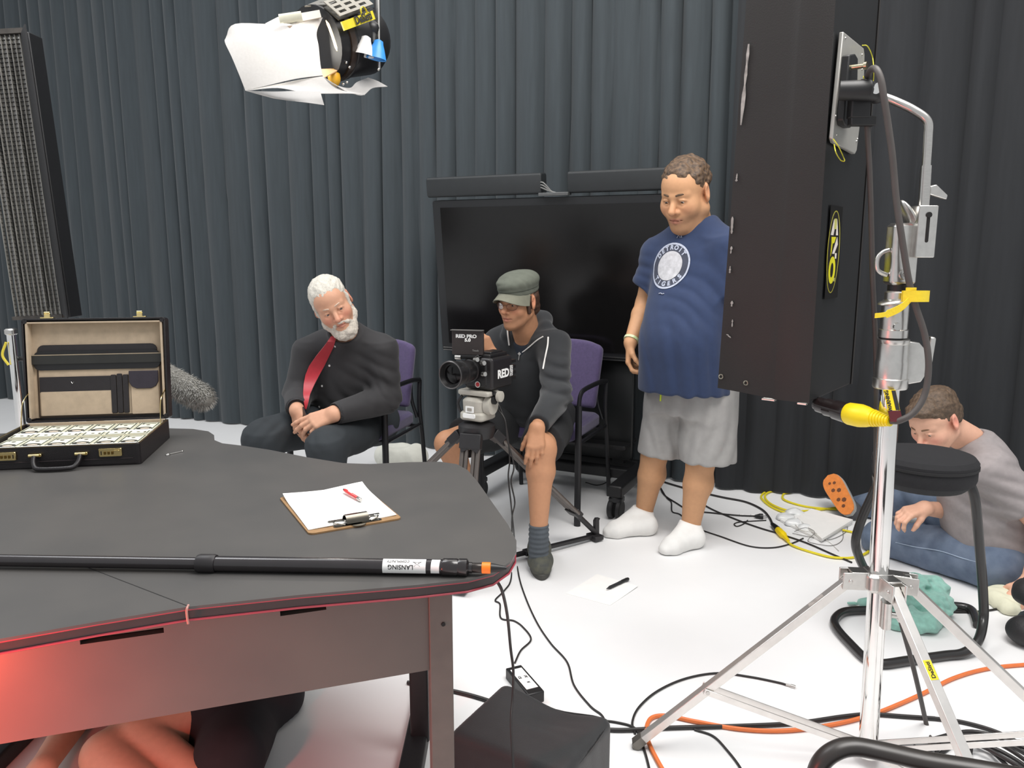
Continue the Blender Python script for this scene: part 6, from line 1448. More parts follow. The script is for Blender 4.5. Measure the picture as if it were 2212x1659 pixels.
for pxs in ([(1700, 1168), (1712, 1178), (1750, 1192), (1800, 1204), (1845, 1204), (1872, 1194), (1880, 1182), (1870, 1165), (1850, 1152), (1820, 1145)], [(1730, 1108), (1700, 1108), (1668, 1096), (1648, 1080), (1645, 1070), (1660, 1060), (1690, 1056), (1705, 1062), (1692, 1068), (1695, 1080), (1740, 1094), (1800, 1100), (1830, 1100)], [(1810, 1096), (1760, 1102), (1710, 1104), (1672, 1092), (1654, 1078), (1656, 1066), (1680, 1057)]):
    b = MB(); b.tube(catmull([on_fl(x, y, 0.006 + 0.002 * (i % 2)) for i, (x, y) in enumerate(pxs)], 8), 0.0055, 8); b.build('lead', ym, ycl)
a, c = on_fl(1680, 1144, 0.016), on_fl(1703, 1168, 0.014); b = MB(); b.tube([a, a.lerp(c, .06), a.lerp(c, .55), a.lerp(c, .62), c], [0.014, 0.017, 0.018, 0.012, 0.008], 8); b.build('socket', mat('yellow_socket', (240, 208, 20), 0.4), ycl)
a, c = on_fl(1668, 1132, 0.015), on_fl(1680, 1144, 0.015); b = MB(); b.tube([a, a.lerp(c, .6), c], [0.009, 0.014, 0.016], 12); o = b.build('plug', BLK()); tag(o, 'black plug pushed into the yellow socket', 'plug')
for k, pxs in enumerate(([(1716, 1148), (1740, 1140), (1760, 1150), (1745, 1168), (1770, 1176), (1800, 1178), (1820, 1165), (1822, 1140), (1838, 1128)], [(1712, 1152), (1750, 1160), (1790, 1166), (1826, 1150), (1832, 1130)], [(1700, 1110), (1712, 1125), (1730, 1145), (1760, 1150), (1790, 1170), (1812, 1190)])):
    cable('earphone_wire', pxs, 0.0014, mat('wire_grey', (110, 108, 106), 0.5) if k < 2 else mat('wire_pale', (200, 198, 192), 0.5), ['tangled thin grey wire on the white booklet, looping widest', 'thin dark grey wire crossing below the booklet', 'thin pale wire crossing the booklet from its left corner'][k], zs=[0.03 if 1720 < x < 1800 and y < 1160 else 0.002 for x, y in pxs])
cable('floor_cable', [(2010, 1316), (2060, 1322), (2110, 1321), (2160, 1314), (2200, 1300)], 0.004, blk_c, 'black cable behind the stool running to the right edge')
cable('floor_wire', [(1265, 1042), (1290, 1048), (1312, 1040), (1325, 1020), (1322, 1000)], 0.0028, blk_c, 'thin wire curling on the floor under the monitor cart')
# camera cables hanging from the tripod down to the bag
for k, (pxs, lb_) in enumerate((([((1066, 855), 3.15), ((1082, 885), 3.12), ((1095, 930), 3.1), ((1101, 990), 3.08), ((1098, 1030), 3.06), ((1103, 1080), 3.05), ((1108, 1130), 3.04), ((1113, 1180), None), ((1120, 1240), None), ((1135, 1290), None), ((1160, 1345), None), ((1190, 1390), None), ((1225, 1430), None), ((1240, 1480), None), ((1275, 1525), None), ((1300, 1545), None), ((1312, 1570), None)], 'long thin camera cable trailing across the floor to the bag'), ([((1066, 875), 3.14), ((1090, 905), 3.1), ((1096, 950), 3.08), ((1110, 1005), 3.06), ((1104, 1040), 3.05), ((1112, 1085), 3.04), ((1106, 1120), 3.03), ((1106, 1190), None), ((1104, 1250), None), ((1090, 1275), None), ((1070, 1296), None), ((1080, 1305), None), ((1082, 1335), None), ((1110, 1341), None), ((1130, 1355), None), ((1147, 1381), None), ((1125, 1405), None), ((1112, 1432), None)], 'kinked thin camera cable running down to the power adapter'))):
    pts = [P(x, y, d) if d else on_fl(x, y, 0.0035) for (x, y), d in pxs]; q = MB(); q.tube(catmull(pts, 8), 0.0031, 8); tag(q.build('camera_cable', blk_c), lb_, 'cable')
# ================================================================ CINEMA CAMERA AND TRIPOD
YC = 3.12
tp = thing('tripod', 'black twin-tube video tripod with a grey fluid head under the cinema camera', 'tripod', F(1025, 1200))
apex = P(1030, 925, YC); AX, AY = apex.x, apex.y
ft = [F(1285, 1158, 0.02)]
r0 = Vector((ft[0].x - AX, ft[0].y - AY, 0)); 
for k in (1, 2):
    q = Matrix.Rotation(math.radians(120 * k), 3, 'Z') @ r0; ft.append(Vector((AX + q.x, AY + q.y, 0.02)))
ft[2] = F(992, 1268, 0.03)
tm = mat('tripod_dark', (112, 106, 102), 0.32, 0.6, var=0.08); tk = mat('tripod_black', (36, 35, 37), 0.45, var=0.08)
zA = P(1030, 930, YC).z
b = MB(); b.lathe([(0.05, -0.035), (0.068, -0.03), (0.075, 0.0), (0.075, 0.02), (0.055, 0.03), (0.05, 0.032)], (AX, AY, zA + 0.005), None, 28); b.build('bowl', tk, tp)
spz = 0.035; cs = Vector((AX, AY, spz))
for k, f in enumerate(ft):
    u = Vector((f.x - AX, f.y - AY, 0)); L = u.length; u.normalize(); w = Vector((-u.y, u.x, 0))
    a = Vector((AX, AY, zA - 0.01)) + u * 0.065; e = f + Vector((0, 0, 0.02)); d = (e - a)
    R = frame_from(d)
    b = MB(); b.box(a + d * 0.035, (0.088, 0.06, 0.036), R); b.prism([(-0.044, 0.0), (0.044, 0.0), (0.034, -0.03), (0, -0.012), (-0.034, -0.03)], -0.016, 0.016, mtx(a + d * 0.065, R @ Vector((1, 0, 0)), -(R @ Vector((0, 1, 0))))); b.build('leg_bracket', tk, tp, bevel=0.003)
    for s in (-1, 1):
        b = MB(); b.cyl(a + w * s * 0.033 + d * 0.06, a + w * s * 0.033 + d * 0.78, 0.0095, 0.0095, 14); b.build('leg_tube', tm, tp)
        b = MB(); b.cyl(a + w * s * 0.015 + d * 0.06, a + w * s * 0.015 + d * 0.76, 0.0085, 0.0085, 12); b.build('leg_tube', tm, tp)
    b = MB(); b.box(a + d * 0.78, (0.080, 0.045, 0.030), R); b.build('leg_clamp', tk, tp, bevel=0.004)
    b = MB(); b.tube([a + d * 0.77, e], 0.0125, 12); b.build('lower_leg', tk, tp)
    b = MB(); b.box(e - Vector((0, 0, 0.022)), (0.07, 0.05, 0.022), frame_from(u)); b.prism([(-0.012, 0), (0.012, 0), (0.010, 0.075), (0.016, 0.085), (-0.004, 0.088), (-0.014, 0.075)], -0.010, 0.010, mtx(e + u * 0.008 - Vector((0, 0, 0.02)), u, (0, 0, 1))); b.build('foot', tk, tp, bevel=0.003)
    b = MB(); p0 = cs; p1 = e - Vector((0, 0, 0.018)); b.box((p0 + p1) / 2, (0.022, (p1 - p0).length, 0.016), frame_from(p1 - p0)); b.box(p0.lerp(p1, .45), (0.034, 0.10, 0.024), frame_from(p1 - p0)); b.build('spreader_arm', tk, tp, bevel=0.002)
b = MB(); b.lathe([(0.02, -0.012), (0.05, -0.012), (0.05, 0.012), (0.02, 0.012)], cs, None, 20); b.build('spreader_hub', tk, tp)
# fluid head, turned like the camera (lens to the viewer's left)
yaw = math.radians(-32)
def hm_(x, y): 
    return P(x, y, YC)
hz0, hz1 = P(1030, 905, YC).z, P(1030, 842, YC).z
Mh = Matrix.Translation((P(1032, 880, YC).x, YC, 0)) @ Matrix.Rotation(yaw, 4, 'Z')
hg = mat('head_grey', (178, 174, 164), 0.42, var=0.05, scale=30, bump=0.03); 
fh = hz1 - hz0
def hl_(mb): mb.v = [Mh @ v for v in mb.v]; return mb
b = MB(); b.rbox((0, 0, hz0 + 0.018), (0.115, 0.11, 0.036), 0.02); b.build if False else hl_(b).build('head_base', hg, tp, bevel=0.004)
b = MB(); b.rbox((0, 0, hz0 + fh * 0.48), (0.098, 0.10, fh * 0.62), 0.028, taper=1.05); hl_(b).build('head_body', hg, tp, bevel=0.004)
b = MB(); b.rbox((0.004, 0, hz1 - 0.008), (0.150, 0.085, 0.020), 0.010); b.cyl((-0.07, 0.0, hz1 - 0.03), (-0.07, 0.0, hz1 - 0.002), 0.014, 0.014, 14); hl_(b).build('head_plate', hg, tp, bevel=0.003)
b = MB(); b.cyl((0.05, 0, hz0 + fh * .52), (0.076, 0, hz0 + fh * .52), 0.040, 0.036, 24); hl_(b).build('drag_housing', hg, tp)
b = MB(); b.cyl((0.074, 0, hz0 + fh * .72), (0.086, 0, hz0 + fh * .72), 0.018, 0.018, 14); b.cyl((0.074, -0.005, hz1 - 0.006), (0.09, -0.005, hz1 - 0.006), 0.009, 0.009, 12); hl_(b).build('drag_knob', BLK(), tp)
b = MB(); b.lathe([(0.02, 0), (0.022, 0.002), (0.022, 0.016), (0.01, 0.018)], Mh @ Vector((0.088, 0.015, hz1 - 0.02)), (Mh.to_3x3() @ Matrix.Rotation(math.pi / 2, 3, 'Y')), 16); b.build('tilt_knob', hg, tp)
b = MB(); b.tube(catmull([(-0.055, -0.03, hz0 + fh * .8), (-0.072, -0.036, hz0 + fh * .55), (-0.060, -0.036, hz0 + fh * .25), (-0.050, -0.03, hz0 + fh * .15)], 5), 0.006, 8); hl_(b).build('head_lever', tk, tp)
b = MB(); b.rbox((-0.002, -0.054, hz0 + fh * .40), (0.040, 0.003, 0.026), 0.003, axis=1); hl_(b).build('head_label', WHITE(), tp)
b = MB(); b.rbox((-0.002, -0.056, hz0 + fh * .40), (0.022, 0.002, 0.013), 0.002, axis=1); hl_(b).build('label_print', mat('label_grey', (150, 146, 138), 0.5), tp)
text('head_lettering', 'vision', 0.016, Mh @ Matrix.Translation((-0.002, -0.0515, hz0 + fh * .63)) @ Matrix.Rotation(math.pi / 2, 4, 'X'), INK(), tp, bold=0.0003)
b = MB(); b.rbox((-0.004, -0.056, hz0 + 0.022), (0.06, 0.006, 0.018), 0.006, axis=1); hl_(b).build('level_housing', WHITE(), tp)

cm_ = thing('cinema_camera', 'black digital cinema camera with lens and small monitor on the tripod', 'camera', Mh @ Vector((0, 0, hz1 + 0.003)))
z0 = hz1 + 0.003; H_ = P(1040, 768, YC).z - z0
cbm = mat('camera_black', (30, 28, 29), 0.35, var=0.1, scale=40); rib = mat('camera_dark', (20, 19, 20), 0.4)
def cl_(mb): mb.v = [Mh @ v for v in mb.v]; return mb
b = MB(); b.rbox((0.02, 0.05, z0 + H_ * .50), (0.135, 0.15, H_ * .94), 0.014, axis=1); cl_(b).build('body', cbm, cm_, bevel=0.004)
b = MB(); b.rbox((0.01, -0.005, z0 + H_ * .5), (0.11, 0.05, H_ * .86), 0.016, axis=1); cl_(b).build('lens_mount_block', rib, cm_, bevel=0.003)
for k in range(4):
    b = MB(); b.box((0.02, 0.135, z0 + H_ * (.25 + .17 * k)), (0.13, 0.04, 0.012)); cl_(b).build('cooling_fin', rib, cm_)
lz = z0 + H_ * .58
Rl_ = Matrix.Rotation(math.pi / 2, 3, 'X')
b = MB(); b.lathe([(0.040, 0.02), (0.046, 0.024), (0.046, 0.04), (0.042, 0.042), (0.042, 0.075), (0.047, 0.078), (0.047, 0.098), (0.043, 0.10), (0.043, 0.125), (0.050, 0.13), (0.054, 0.15), (0.056, 0.165), (0.052, 0.168), (0.044, 0.150)], (-0.012, 0.0, lz), Rl_, 32); cl_(b).build('lens_barrel', rib, cm_)
b = MB(); b.lathe([(0.0525, 0.1655), (0.0545, 0.168), (0.0525, 0.1695), (0.050, 0.168)], (-0.012, 0, lz), Rl_, 32, True); cl_(b).build('lens_rim', mat('rim_grey', (96, 94, 94), 0.35, 0.8), cm_)
b = MB(); b.lathe([(0.001, 0.156), (0.03, 0.153), (0.044, 0.148), (0.04, 0.14), (0.001, 0.138)][::-1], (-0.012, 0, lz), Rl_, 28); cl_(b).build('front_glass', mat('lens_glass', (10, 9, 11), 0.12, spec=0.3), cm_)
for dx, dy, dz in ((0.030, -0.06, 0.050), (0.052, -0.045, 0.036), (0.046, -0.03, -0.01)):
    q = MB(); q.cyl((dx, dy, lz + dz), (dx + 0.016, dy - 0.006, lz + dz + 0.002), 0.010, 0.009, 14); cl_(q).build('lens_lug', STEEL(), cm_)
b = MB(); b.lathe([(0.006, 0.0), (0.0125, 0.0), (0.0125, 0.004), (0.006, 0.004)], (0.024, -0.031, z0 + H_ * .19), Rl_, 18, True); cl_(b).build('port_ring', STEEL(), cm_)
b = MB(); b.lathe([(0.001, 0.003), (0.009, 0.003), (0.009, 0.006), (0.001, 0.007)], (0.024, -0.030, z0 + H_ * .19), Rl_, 14); cl_(b).build('record_button', mat('button_red', (150, 36, 40), 0.3), cm_)
MR = Mh @ Matrix.Translation((0.0885, 0.055, z0 + H_ * .46)) @ Matrix.Rotation(math.pi / 2, 4, 'Z') @ Matrix.Rotation(math.pi / 2, 4, 'X')
text('brand_lettering', 'RED', 0.046, MR, WHITE(), cm_, bold=0.0018)
for k, s in enumerate(('DIGITAL', 'CINEMA')):
    text('side_lettering', s, 0.012, Mh @ Matrix.Translation((0.0885, 0.108 + 0.012 * k, z0 + H_ * .5)) @ Matrix.Rotation(math.pi / 2, 4, 'Z') @ Matrix.Rotation(math.pi / 2, 4, 'X') @ Matrix.Rotation(-math.pi / 2, 4, 'Z'), WHITE(), cm_, bold=0.0004)
b = MB(); b.rbox((0.02, 0.05, z0 + H_ * 1.0), (0.10, 0.13, 0.018), 0.006); b.rbox((0.03, 0.06, z0 + H_ * 1.06), (0.05, 0.09, 0.014), 0.005); cl_(b).build('top_plate', rib, cm_, bevel=0.002)
# monitor, facing the operator, its back toward us
mz0, mz1 = P(1010, 764, YC).z, P(1010, 712, YC).z
mc_ = P(1011, 740, YC - 0.01); myaw = math.radians(-14)
Mm = Matrix.Translation(mc_) @ Matrix.Rotation(myaw, 4, 'Z')
b = MB(); b.rbox((0, 0, 0), (0.128, 0.022, mz1 - mz0), 0.004, Matrix.Identity(3), axis=1); b.v = [Mm @ v for v in b.v]; mo = b.build('monitor', mat('monitor_brownblack', (44, 38, 37), 0.45), cm_, bevel=0.002)
b = MB(); b.box((0, 0.012, 0.002), (0.112, 0.002, (mz1 - mz0) * .8)); b.v = [Mm @ v for v in b.v]; b.build('monitor_screen', mat('lit_screen', (150, 160, 170), 0.3, emit=0.4), mo)
b = MB(); b.box((0, -0.010, (mz1 - mz0) / 2 + 0.002), (0.132, 0.026, 0.003)); b.v = [Mm @ v for v in b.v]; b.build('monitor_hood', mat('hood_grey', (92, 90, 88), 0.5), mo)
Mt_ = Mm @ Matrix.Translation((0, -0.0118, 0)) @ Matrix.Rotation(math.pi / 2, 4, 'X')
text('lettering', 'RED PRO', 0.0185, Mt_ @ Matrix.Translation((-0.004, 0.026, 0)), WHITE(), mo, bold=0.0009, sx=1.15)
text('lettering', '5.0', 0.0175, Mt_ @ Matrix.Translation((0.002, 0.011, 0)), WHITE(), mo, bold=0.0009, sx=1.15)
text('lettering', 'Touch', 0.010, Mt_ @ Matrix.Translation((0.034, -0.030, 0)), mat('print_grey', (120, 118, 116), 0.5), mo, bold=0.0003)
b = MB(); b.rbox((0, 0, -0.056), (0.10, 0.03, 0.016), 0.005); b.cyl((0.0, 0.01, -0.06), (0.012, 0.03, -0.085), 0.012, 0.012, 12); b.v = [Mm @ v for v in b.v]; b.build('monitor_arm', rib, cm_)
b = MB(); b.cyl((-0.05, -0.012, -0.058), (-0.026, -0.012, -0.058), 0.009, 0.009, 14); b.v = [Mm @ v for v in b.v]; b.build('thumb_knob', STEEL(), cm_)
b = MB(); b.tube(catmull([Mm @ Vector((0.05, 0.0, -0.04)), Mm @ Vector((0.03, -0.03, -0.065)), Mh @ Vector((0.03, -0.02, z0 + H_ * 1.0)), Mh @ Vector((0.03, 0.0, z0 + H_ * .9))], 6), 0.003, 6); b.build('monitor_lead', rib, cm_)
# ================================================================ STANDING MAN IN NAVY T-SHIRT
def shoe_dir(h, t): d = Vector(t) - Vector(h); d.z = 0; return d
p1 = thing('person', 'standing man in a navy t-shirt, grey shorts and white ankle socks', 'person', P(1480, 1150, 3.5).xy.to_3d() if False else Vector((0.76, 3.52, 0)))
fB = Vector((-0.62, -0.785, 0)).normalized(); RB = frame_from(fB); X0 = P(1496, 700, 3.54); OB = Vector((X0.x, 3.54, 0))
bw = lambda x, y, z: OB + RB @ Vector((x, y, z))
hO = P(1480, 417, 3.50); hR = frame_from(Vector((-0.60, -0.70, -0.40)), Vector((0.03, 0, 1))); hS = 1.20
shR, shL = P(1418, 548, 3.68), P(1570, 530, 3.42)
elR, wrR = P(1394, 655, 3.72), P(1362, 738, 3.60)
elL, wrL = P(1625, 660, 3.36), P(1650, 740, 3.24)
hipR, hipL = bw(0.095, 0, 0.74), bw(-0.095, 0, 0.74)
knR, knL = P(1413, 985, 3.62), P(1513, 1000, 3.46)
anR, anL = P(1391, 1108, 3.655), P(1492, 1136, 3.46)
body = SDF()
head_prims(body, hR, hO, hS, jaw=1.02, fat=0.006, nose=1.1)
body.cone(hO + hR @ Vector((0, -0.035, -0.05)) * hS, bw(0, -0.015, 1.40), 0.068, 0.072, 0.03)
body.cone(hO + hR @ Vector((0, 0.030, -0.085)) * hS, bw(0, 0.03, 1.42), 0.045, 0.06, 0.03)
body.frame(RB, OB); body.loft([(0.70, 0, 0, .15, .11), (0.95, 0, .05, .16, .14), (1.2, 0, 0, .16, .11), (1.36, 0, -.01, .12, .07)], 0.04); body.frame()
for a, e, w in ((shR, elR, wrR), (shL, elL, wrL)):
    body.chain([a, e], [0.052, 0.044], 0.03); body.chain([e, e.lerp(w, .3), w], [0.043, 0.044, 0.029], 0.02)
body.chain([hipR, knR, knR.lerp(anR, .35), anR, anR + Vector((-0.01, -0.0, -0.06))], [0.085, 0.062, 0.060, 0.040, 0.035], 0.04)
body.chain([hipL, knL, knL.lerp(anL, .35), anL, anL + Vector((-0.01, -0.0, -0.06))], [0.085, 0.064, 0.062, 0.042, 0.035], 0.04)
body.sph(knR.lerp(anR, .32) + Vector((0.02, 0.02, 0)), 0.052, 0.04); body.sph(knL.lerp(anL, .32) + Vector((0.02, 0.02, 0)), 0.054, 0.04)
hfR = Vector((-0.06, -0.10, -1)); tR = fB * 0.9 + Vector((0.3, -0.2, 0)); nR = tR.cross(hfR) 
make_hand(body, wrR + Vector((0, 0, -0.01)), hfR, tR, Vector((-1, 0.1, 0)), 0.92, [(0.55, 0.8, 0.4), (0.6, 0.8, 0.4), (0.65, 0.8, 0.4), (0.7, 0.8, 0.4)], (0.45, 0.35, 0.3, 0.2))
make_hand(body, wrL, Vector((0, 0, -1)), fB, Vector((0.8, -0.6, 0)), 0.9)
hb = bbox_pts([hO], 0.19); hb2 = bbox_pts([wrR, wrR + hfR * 0.2], 0.075)
sdf_obj('body', body, 0.007, SKIN(), p1, 1, skin_colors(hR, hO, hS, (198, 150, 112), red=(202, 134, 104), stubble=(146, 110, 84), redness=0.45), [(hb[0], hb[1], 0.0032), (hb2[0], hb2[1], 0.0035)])
face_parts(p1, hR, hO, hS, (52, 38, 30), (92, 72, 54), (0.1, 1, -0.42), brow_r=0.0036)
hair = SDF().frame(hR, hO, hS)
hair.ell((0, -0.022, 0.047), (0.0825, 0.103, 0.080), 0.01)
hair.half((0, 0.035, 0.034), (0, 0.62, -0.8), 0.012)
hair.ell((0, 0.115, 0.025), (0.062, 0.062, 0.052), 0.012, 's')
for s in (-1, 1): hair.ell((s * 0.085, -0.008, -0.002), (0.024, 0.026, 0.036), 0.006, 's'); hair.ell((s * 0.058, 0.075, 0.05), (0.030, 0.035, 0.030), 0.01, 's')
hair.frame(); hair.noise(0.0045, 95, 11); hair.noise(0.0022, 210, 5)
sdf_obj('hair', hair, 0.0032, mat('brown_hair', (112, 88, 66), 0.6, var=0.45, scale=70, bump=0.5, bscale=260, rgb2=(56, 44, 36)), p1, 1)
# t-shirt
sh = SDF().frame(RB, OB)
sh.loft([(0.705, 0.0, 0.030, 0.215, 0.200), (0.80, 0, 0.045, 0.208, 0.198), (0.95, 0, 0.058, 0.202, 0.195), (1.08, 0, 0.040, 0.192, 0.165), (1.20, 0, 0.012, 0.188, 0.138), (1.32, 0, 0.0, 0.178, 0.118), (1.40, 0, -0.006, 0.135, 0.100), (1.45, 0, -0.008, 0.098, 0.085), (1.475, 0, -0.012, 0.080, 0.072)], 0.01, p=2.3, rnd=0.01)
sh.frame()
sleeve(sh, shR + Vector((0.025, -0.01, 0.005)), P(1394, 622, 3.70), 0.078, 0.070, 0.05); sleeve(sh, shL, P(1588, 640, 3.38), 0.080, 0.078, 0.05)
sh.cone(bw(0.03, -0.01, 1.42), shR, 0.062, 0.072, 0.04); sh.cone(bw(-0.03, -0.01, 1.42), shL, 0.062, 0.072, 0.04)
sh.cone(bw(0, 0.015, 1.475), bw(0, 0.04, 1.56), 0.066, 0.085, 0.010, 's'); sh.ell(bw(0, 0.075, 1.47), (0.058, 0.050, 0.040), 0.012, 's')
sh.folds(bw(-0.12, 0.12, 1.08), 0.16, (0.55, 0, 0.83), 0.011, 42, 4); sh.folds(bw(-0.05, 0.2, 0.80), 0.2, (1, 0.2, 0.1), 0.007, 42, 8); sh.folds(bw(0.12, 0.1, 0.85), 0.18, (1, -0.3, 0.15), 0.006, 45, 2); sh.folds(P(1400, 590, 3.68), 0.09, (0.3, 0, 1), 0.004, 70, 6)
tsh = sdf_obj('t_shirt', sh, 0.0065, mat('navy_jersey', (35, 51, 84), 0.85, var=0.06, scale=40, bump=0.08, bscale=900, sheen=0.15), p1, 1)
bv = bvh_of(tsh)
# round chest print, wrapped on the cloth
GRY = mat('print_pale_grey', (176, 182, 198), 0.8, var=0.12, scale=120); DKP = mat('print_charcoal', (66, 70, 84), 0.85, var=0.1, scale=100)
pc = hit(bv, 1446, 574)[0]; pn = -fB
up_p = Vector((0, 0, 1)); rt_p = RB @ Vector((-1, 0, 0))     # viewer-right on the chest
ax_x = (rt_p * 0.98 + up_p * 0.10).normalized(); ax_y = (up_p * 0.995 - rt_p * 0.0).normalized()
def chest(u, v, off):
    p = pc + ax_x * u + ax_y * v - (-fB) * 0.0
    loc, n, i, t = bv.ray_cast(p + fB * 0.3, -fB)
    if loc is None: loc, n = p, fB
    return loc + fB * off
def chest_mesh(name, vf, off, m, par=p1):
    v, f = vf; q = MB(); q.add([chest(p[0], p[1], off) for p in v], f); return q.build(name, m, par, smooth=True)
def disc(r0, r1, n=48, rings=4):
    v = []; f = []
    for j in range(rings + 1):
        r = r0 + (r1 - r0) * j / rings
        for k in range(n): a = 2 * math.pi * k / n; v.append((r * math.cos(a), r * math.sin(a)))
    for j in range(rings):
        for k in range(n): f.append((j * n + k, j * n + (k + 1) % n, (j + 1) * n + (k + 1) % n, (j + 1) * n + k)[::-1] if False else (j * n + k, (j + 1) * n + k, (j + 1) * n + (k + 1) % n, j * n + (k + 1) % n))
    return v, f
RP = 0.099
lg1 = chest_mesh('print_roundel', disc(0.0003, RP, rings=8), 0.0016, DKP)
chest_mesh('print_ring', disc(RP - 0.008, RP, rings=1), 0.0030, GRY, lg1)
chest_mesh('print_disc', disc(0.0003, RP * 0.64, rings=6), 0.0030, mat('print_disc_grey', (186, 186, 190), 0.85, var=0.14, scale=60), lg1)
def arc_text(s, r, a0, step, size, flip, par):
    for i, ch in enumerate(s):
        v, f = text_mesh(ch, size, 0.0012, 0.0); a = a0 + step * i; q = MB(); vs = []
        for p in v:
            if not flip: X_, Y_ = p.x, r + p.y; aa = a
            else: X_, Y_ = p.x, -r + p.y; aa = a
            c, s_ = math.cos(aa), math.sin(aa); vs.append(chest(X_ * c - Y_ * s_, X_ * s_ + Y_ * c, 0.0034))
        q.add(vs, f); q.build('print_letter', GRY, par, smooth=False)
arc_text('DETROIT', RP * 0.79, math.radians(52), math.radians(-17.5), 0.027, False, lg1)
arc_text('TIGERS', RP * 0.79, math.radians(-50), math.radians(20), 0.027, True, lg1)
q = MB(); mk = [hit(bv, x, y)[0] for x, y in ((1463, 514), (1466, 508), (1470, 513), (1473, 507), (1473, 513))]
q.tube([p + fB * 0.003 for p in mk], 0.0016, 5); q.build('collar_mark', GRY, p1)
q = MB(); mk = [hit(bv, x, y)[0] + fB * 0.003 for x, y in ((1424, 634), (1428, 633), (1431, 635), (1435, 634))]; q.tube(mk, 0.0022, 5); q.build('print_caption', GRY, p1)
# shorts
so_ = SDF()
for hp_, kn, rr, hem, dx in ((hipR, knR, 0.106, P(1426, 980, 3.62), 0), (hipL, knL, 0.128, P(1528, 996, 3.47), 0)):
    sleeve(so_, hp_ + Vector((0, 0, 0.05)), hem, rr * 0.98, rr, 0.022)
so_.frame(RB, OB); so_.loft([(0.60, 0, 0.0, .185, .155), (0.80, 0, 0.0, .18, .15)], 0.05); so_.frame()
so_.cone(bw(0.02, 0.17, 0.58), bw(0.01, 0.13, 0.34), 0.008, 0.035, 0.03, 's'); so_.folds(bw(0.1, 0.1, 0.55), 0.2, (1, 0.1, 0.2), 0.005, 45, 12); so_.folds(bw(-0.12, 0.1, 0.52), 0.2, (1, 0, -0.15), 0.006, 40, 15)
sob = sdf_obj('shorts', so_, 0.007, mat('grey_jersey', (158, 156, 154), 0.85, var=0.05, scale=30, bump=0.1, bscale=700), p1, 1)
q = MB(); bvs = bvh_of(sob); c_ = [hit(bvs, x, y)[0] + Vector((-0.002, -0.004, 0)) for x, y in ((1428, 838), (1428, 852), (1427, 866))]; q.tube(c_, 0.004, 6); q.build('drawstring', mat('neon_yellow', (206, 226, 60), 0.6), p1)
# socks
sockm = mat('white_sock', (232, 231, 228), 0.9, var=0.03, bump=0.25, bscale=900)
for an, heel, toe in ((anR, F(1408, 1140, 0.03), F(1308, 1150, 0.022)), (anL, F(1508, 1166, 0.03), F(1432, 1188, 0.022))):
    s_ = SDF(); d = (toe - heel); d.z = 0; u = d.normalized()
    h = Vector((heel.x, heel.y, 0.040)) + u * 0.02; b1 = Vector((toe.x, toe.y, 0.030)) - u * 0.05; t1 = Vector((toe.x, toe.y, 0.022)) - u * 0.01
    ankle = Vector((an.x, an.y, 0.085)); w = Vector((-u.y, u.x, 0))
    s_.cone(h, ankle, 0.040, 0.044, 0.02); s_.cone(ankle + u * 0.01, b1, 0.044, 0.036, 0.03); s_.cone(h, b1 + w * 0.012, 0.036, 0.032, 0.03); s_.cone(h, b1 - w * 0.012, 0.036, 0.032, 0.03)
    s_.cone(b1 + w * 0.014, t1 + w * 0.010, 0.030, 0.022, 0.02); s_.cone(b1 - w * 0.014, t1 - w * 0.012, 0.029, 0.018, 0.02)
    s_.half((0, 0, 0.0015), (0, 0, -1), 0.004); s_.half(ankle + Vector((0, 0, 0.012)) , (-u.x * 0.3, -u.y * 0.3, 1), 0.004)
    s_.noise(0.0012, 70, 4)
    sdf_obj('sock', s_, 0.0045, sockm, p1, 1)
q = MB(); axw = (wrR - elR).normalized(); Rw = axis_frame(elR, wrR)
q.lathe([(0.033, -0.006), (0.0355, -0.006), (0.0355, 0.006), (0.033, 0.006)], wrR - axw * 0.012, Rw, 24); q.build('wristband', mat('lime_band', (186, 206, 130), 0.5, rgb2=(226, 230, 210), scale=60), p1)
# ================================================================ SEATED BEARDED MAN
p2 = thing('person', 'seated white-bearded man in a black shirt and red tie holding a phone', 'person', Vector((-0.80, 3.85, 0)))
hO = P(717, 656, 3.55); hR = frame_from(Vector((0.30, -0.90, -0.34)), Vector((-0.42, -0.15, 0.92))); hS = 1.02
hW = lambda x, y, z: hO + hR @ (Vector((x, y, z)) * hS)
neck = P(750, 730, 3.66); hip = P(778, 880, 4.02)
shR, shL = P(668, 758, 3.74), P(822, 752, 3.66)
elR, wrR = P(644, 850, 3.70), P(641, 886, 3.50)
elL, wrL = P(836, 862, 3.66), P(722, 894, 3.42)
hipR, hipL = P(745, 905, 3.98), P(810, 910, 3.94)
knR, knL = P(566, 944, 3.46), P(704, 962, 3.36)
anR, anL = Vector((knR.x - 0.02, knR.y + 0.05, 0.10)), Vector((knL.x + 0.02, knL.y + 0.04, 0.10))
tz = (neck - hip).normalized(); tf = Vector((-0.40, -0.88, 0)); tf = (tf - tz * tf.dot(tz)).normalized(); tx = tf.cross(tz); RT = Matrix((tx, tf, tz)).transposed(); TL = (neck - hip).length
tw_ = lambda x, y, z: hip + RT @ Vector((x, y, z))
body = SDF(); head_prims(body, hR, hO, hS, jaw=1.02, fat=0.003, nose=1.1)
body.cone(hW(0, -0.04, -0.05), neck, 0.062, 0.066, 0.03)
body.frame(RT, hip); body.loft([(0, 0, 0, .15, .11), (TL * .5, 0, .03, .16, .13), (TL * .9, 0, 0, .14, .08)], 0.03); body.frame()
for a, e, w in ((shR, elR, wrR), (shL, elL, wrL)): body.chain([a, e, w], [0.05, 0.043, 0.030], 0.03)
for a, e, w in ((hipR, knR, anR), (hipL, knL, anL)): body.chain([a, e, w], [0.08, 0.06, 0.04], 0.03)
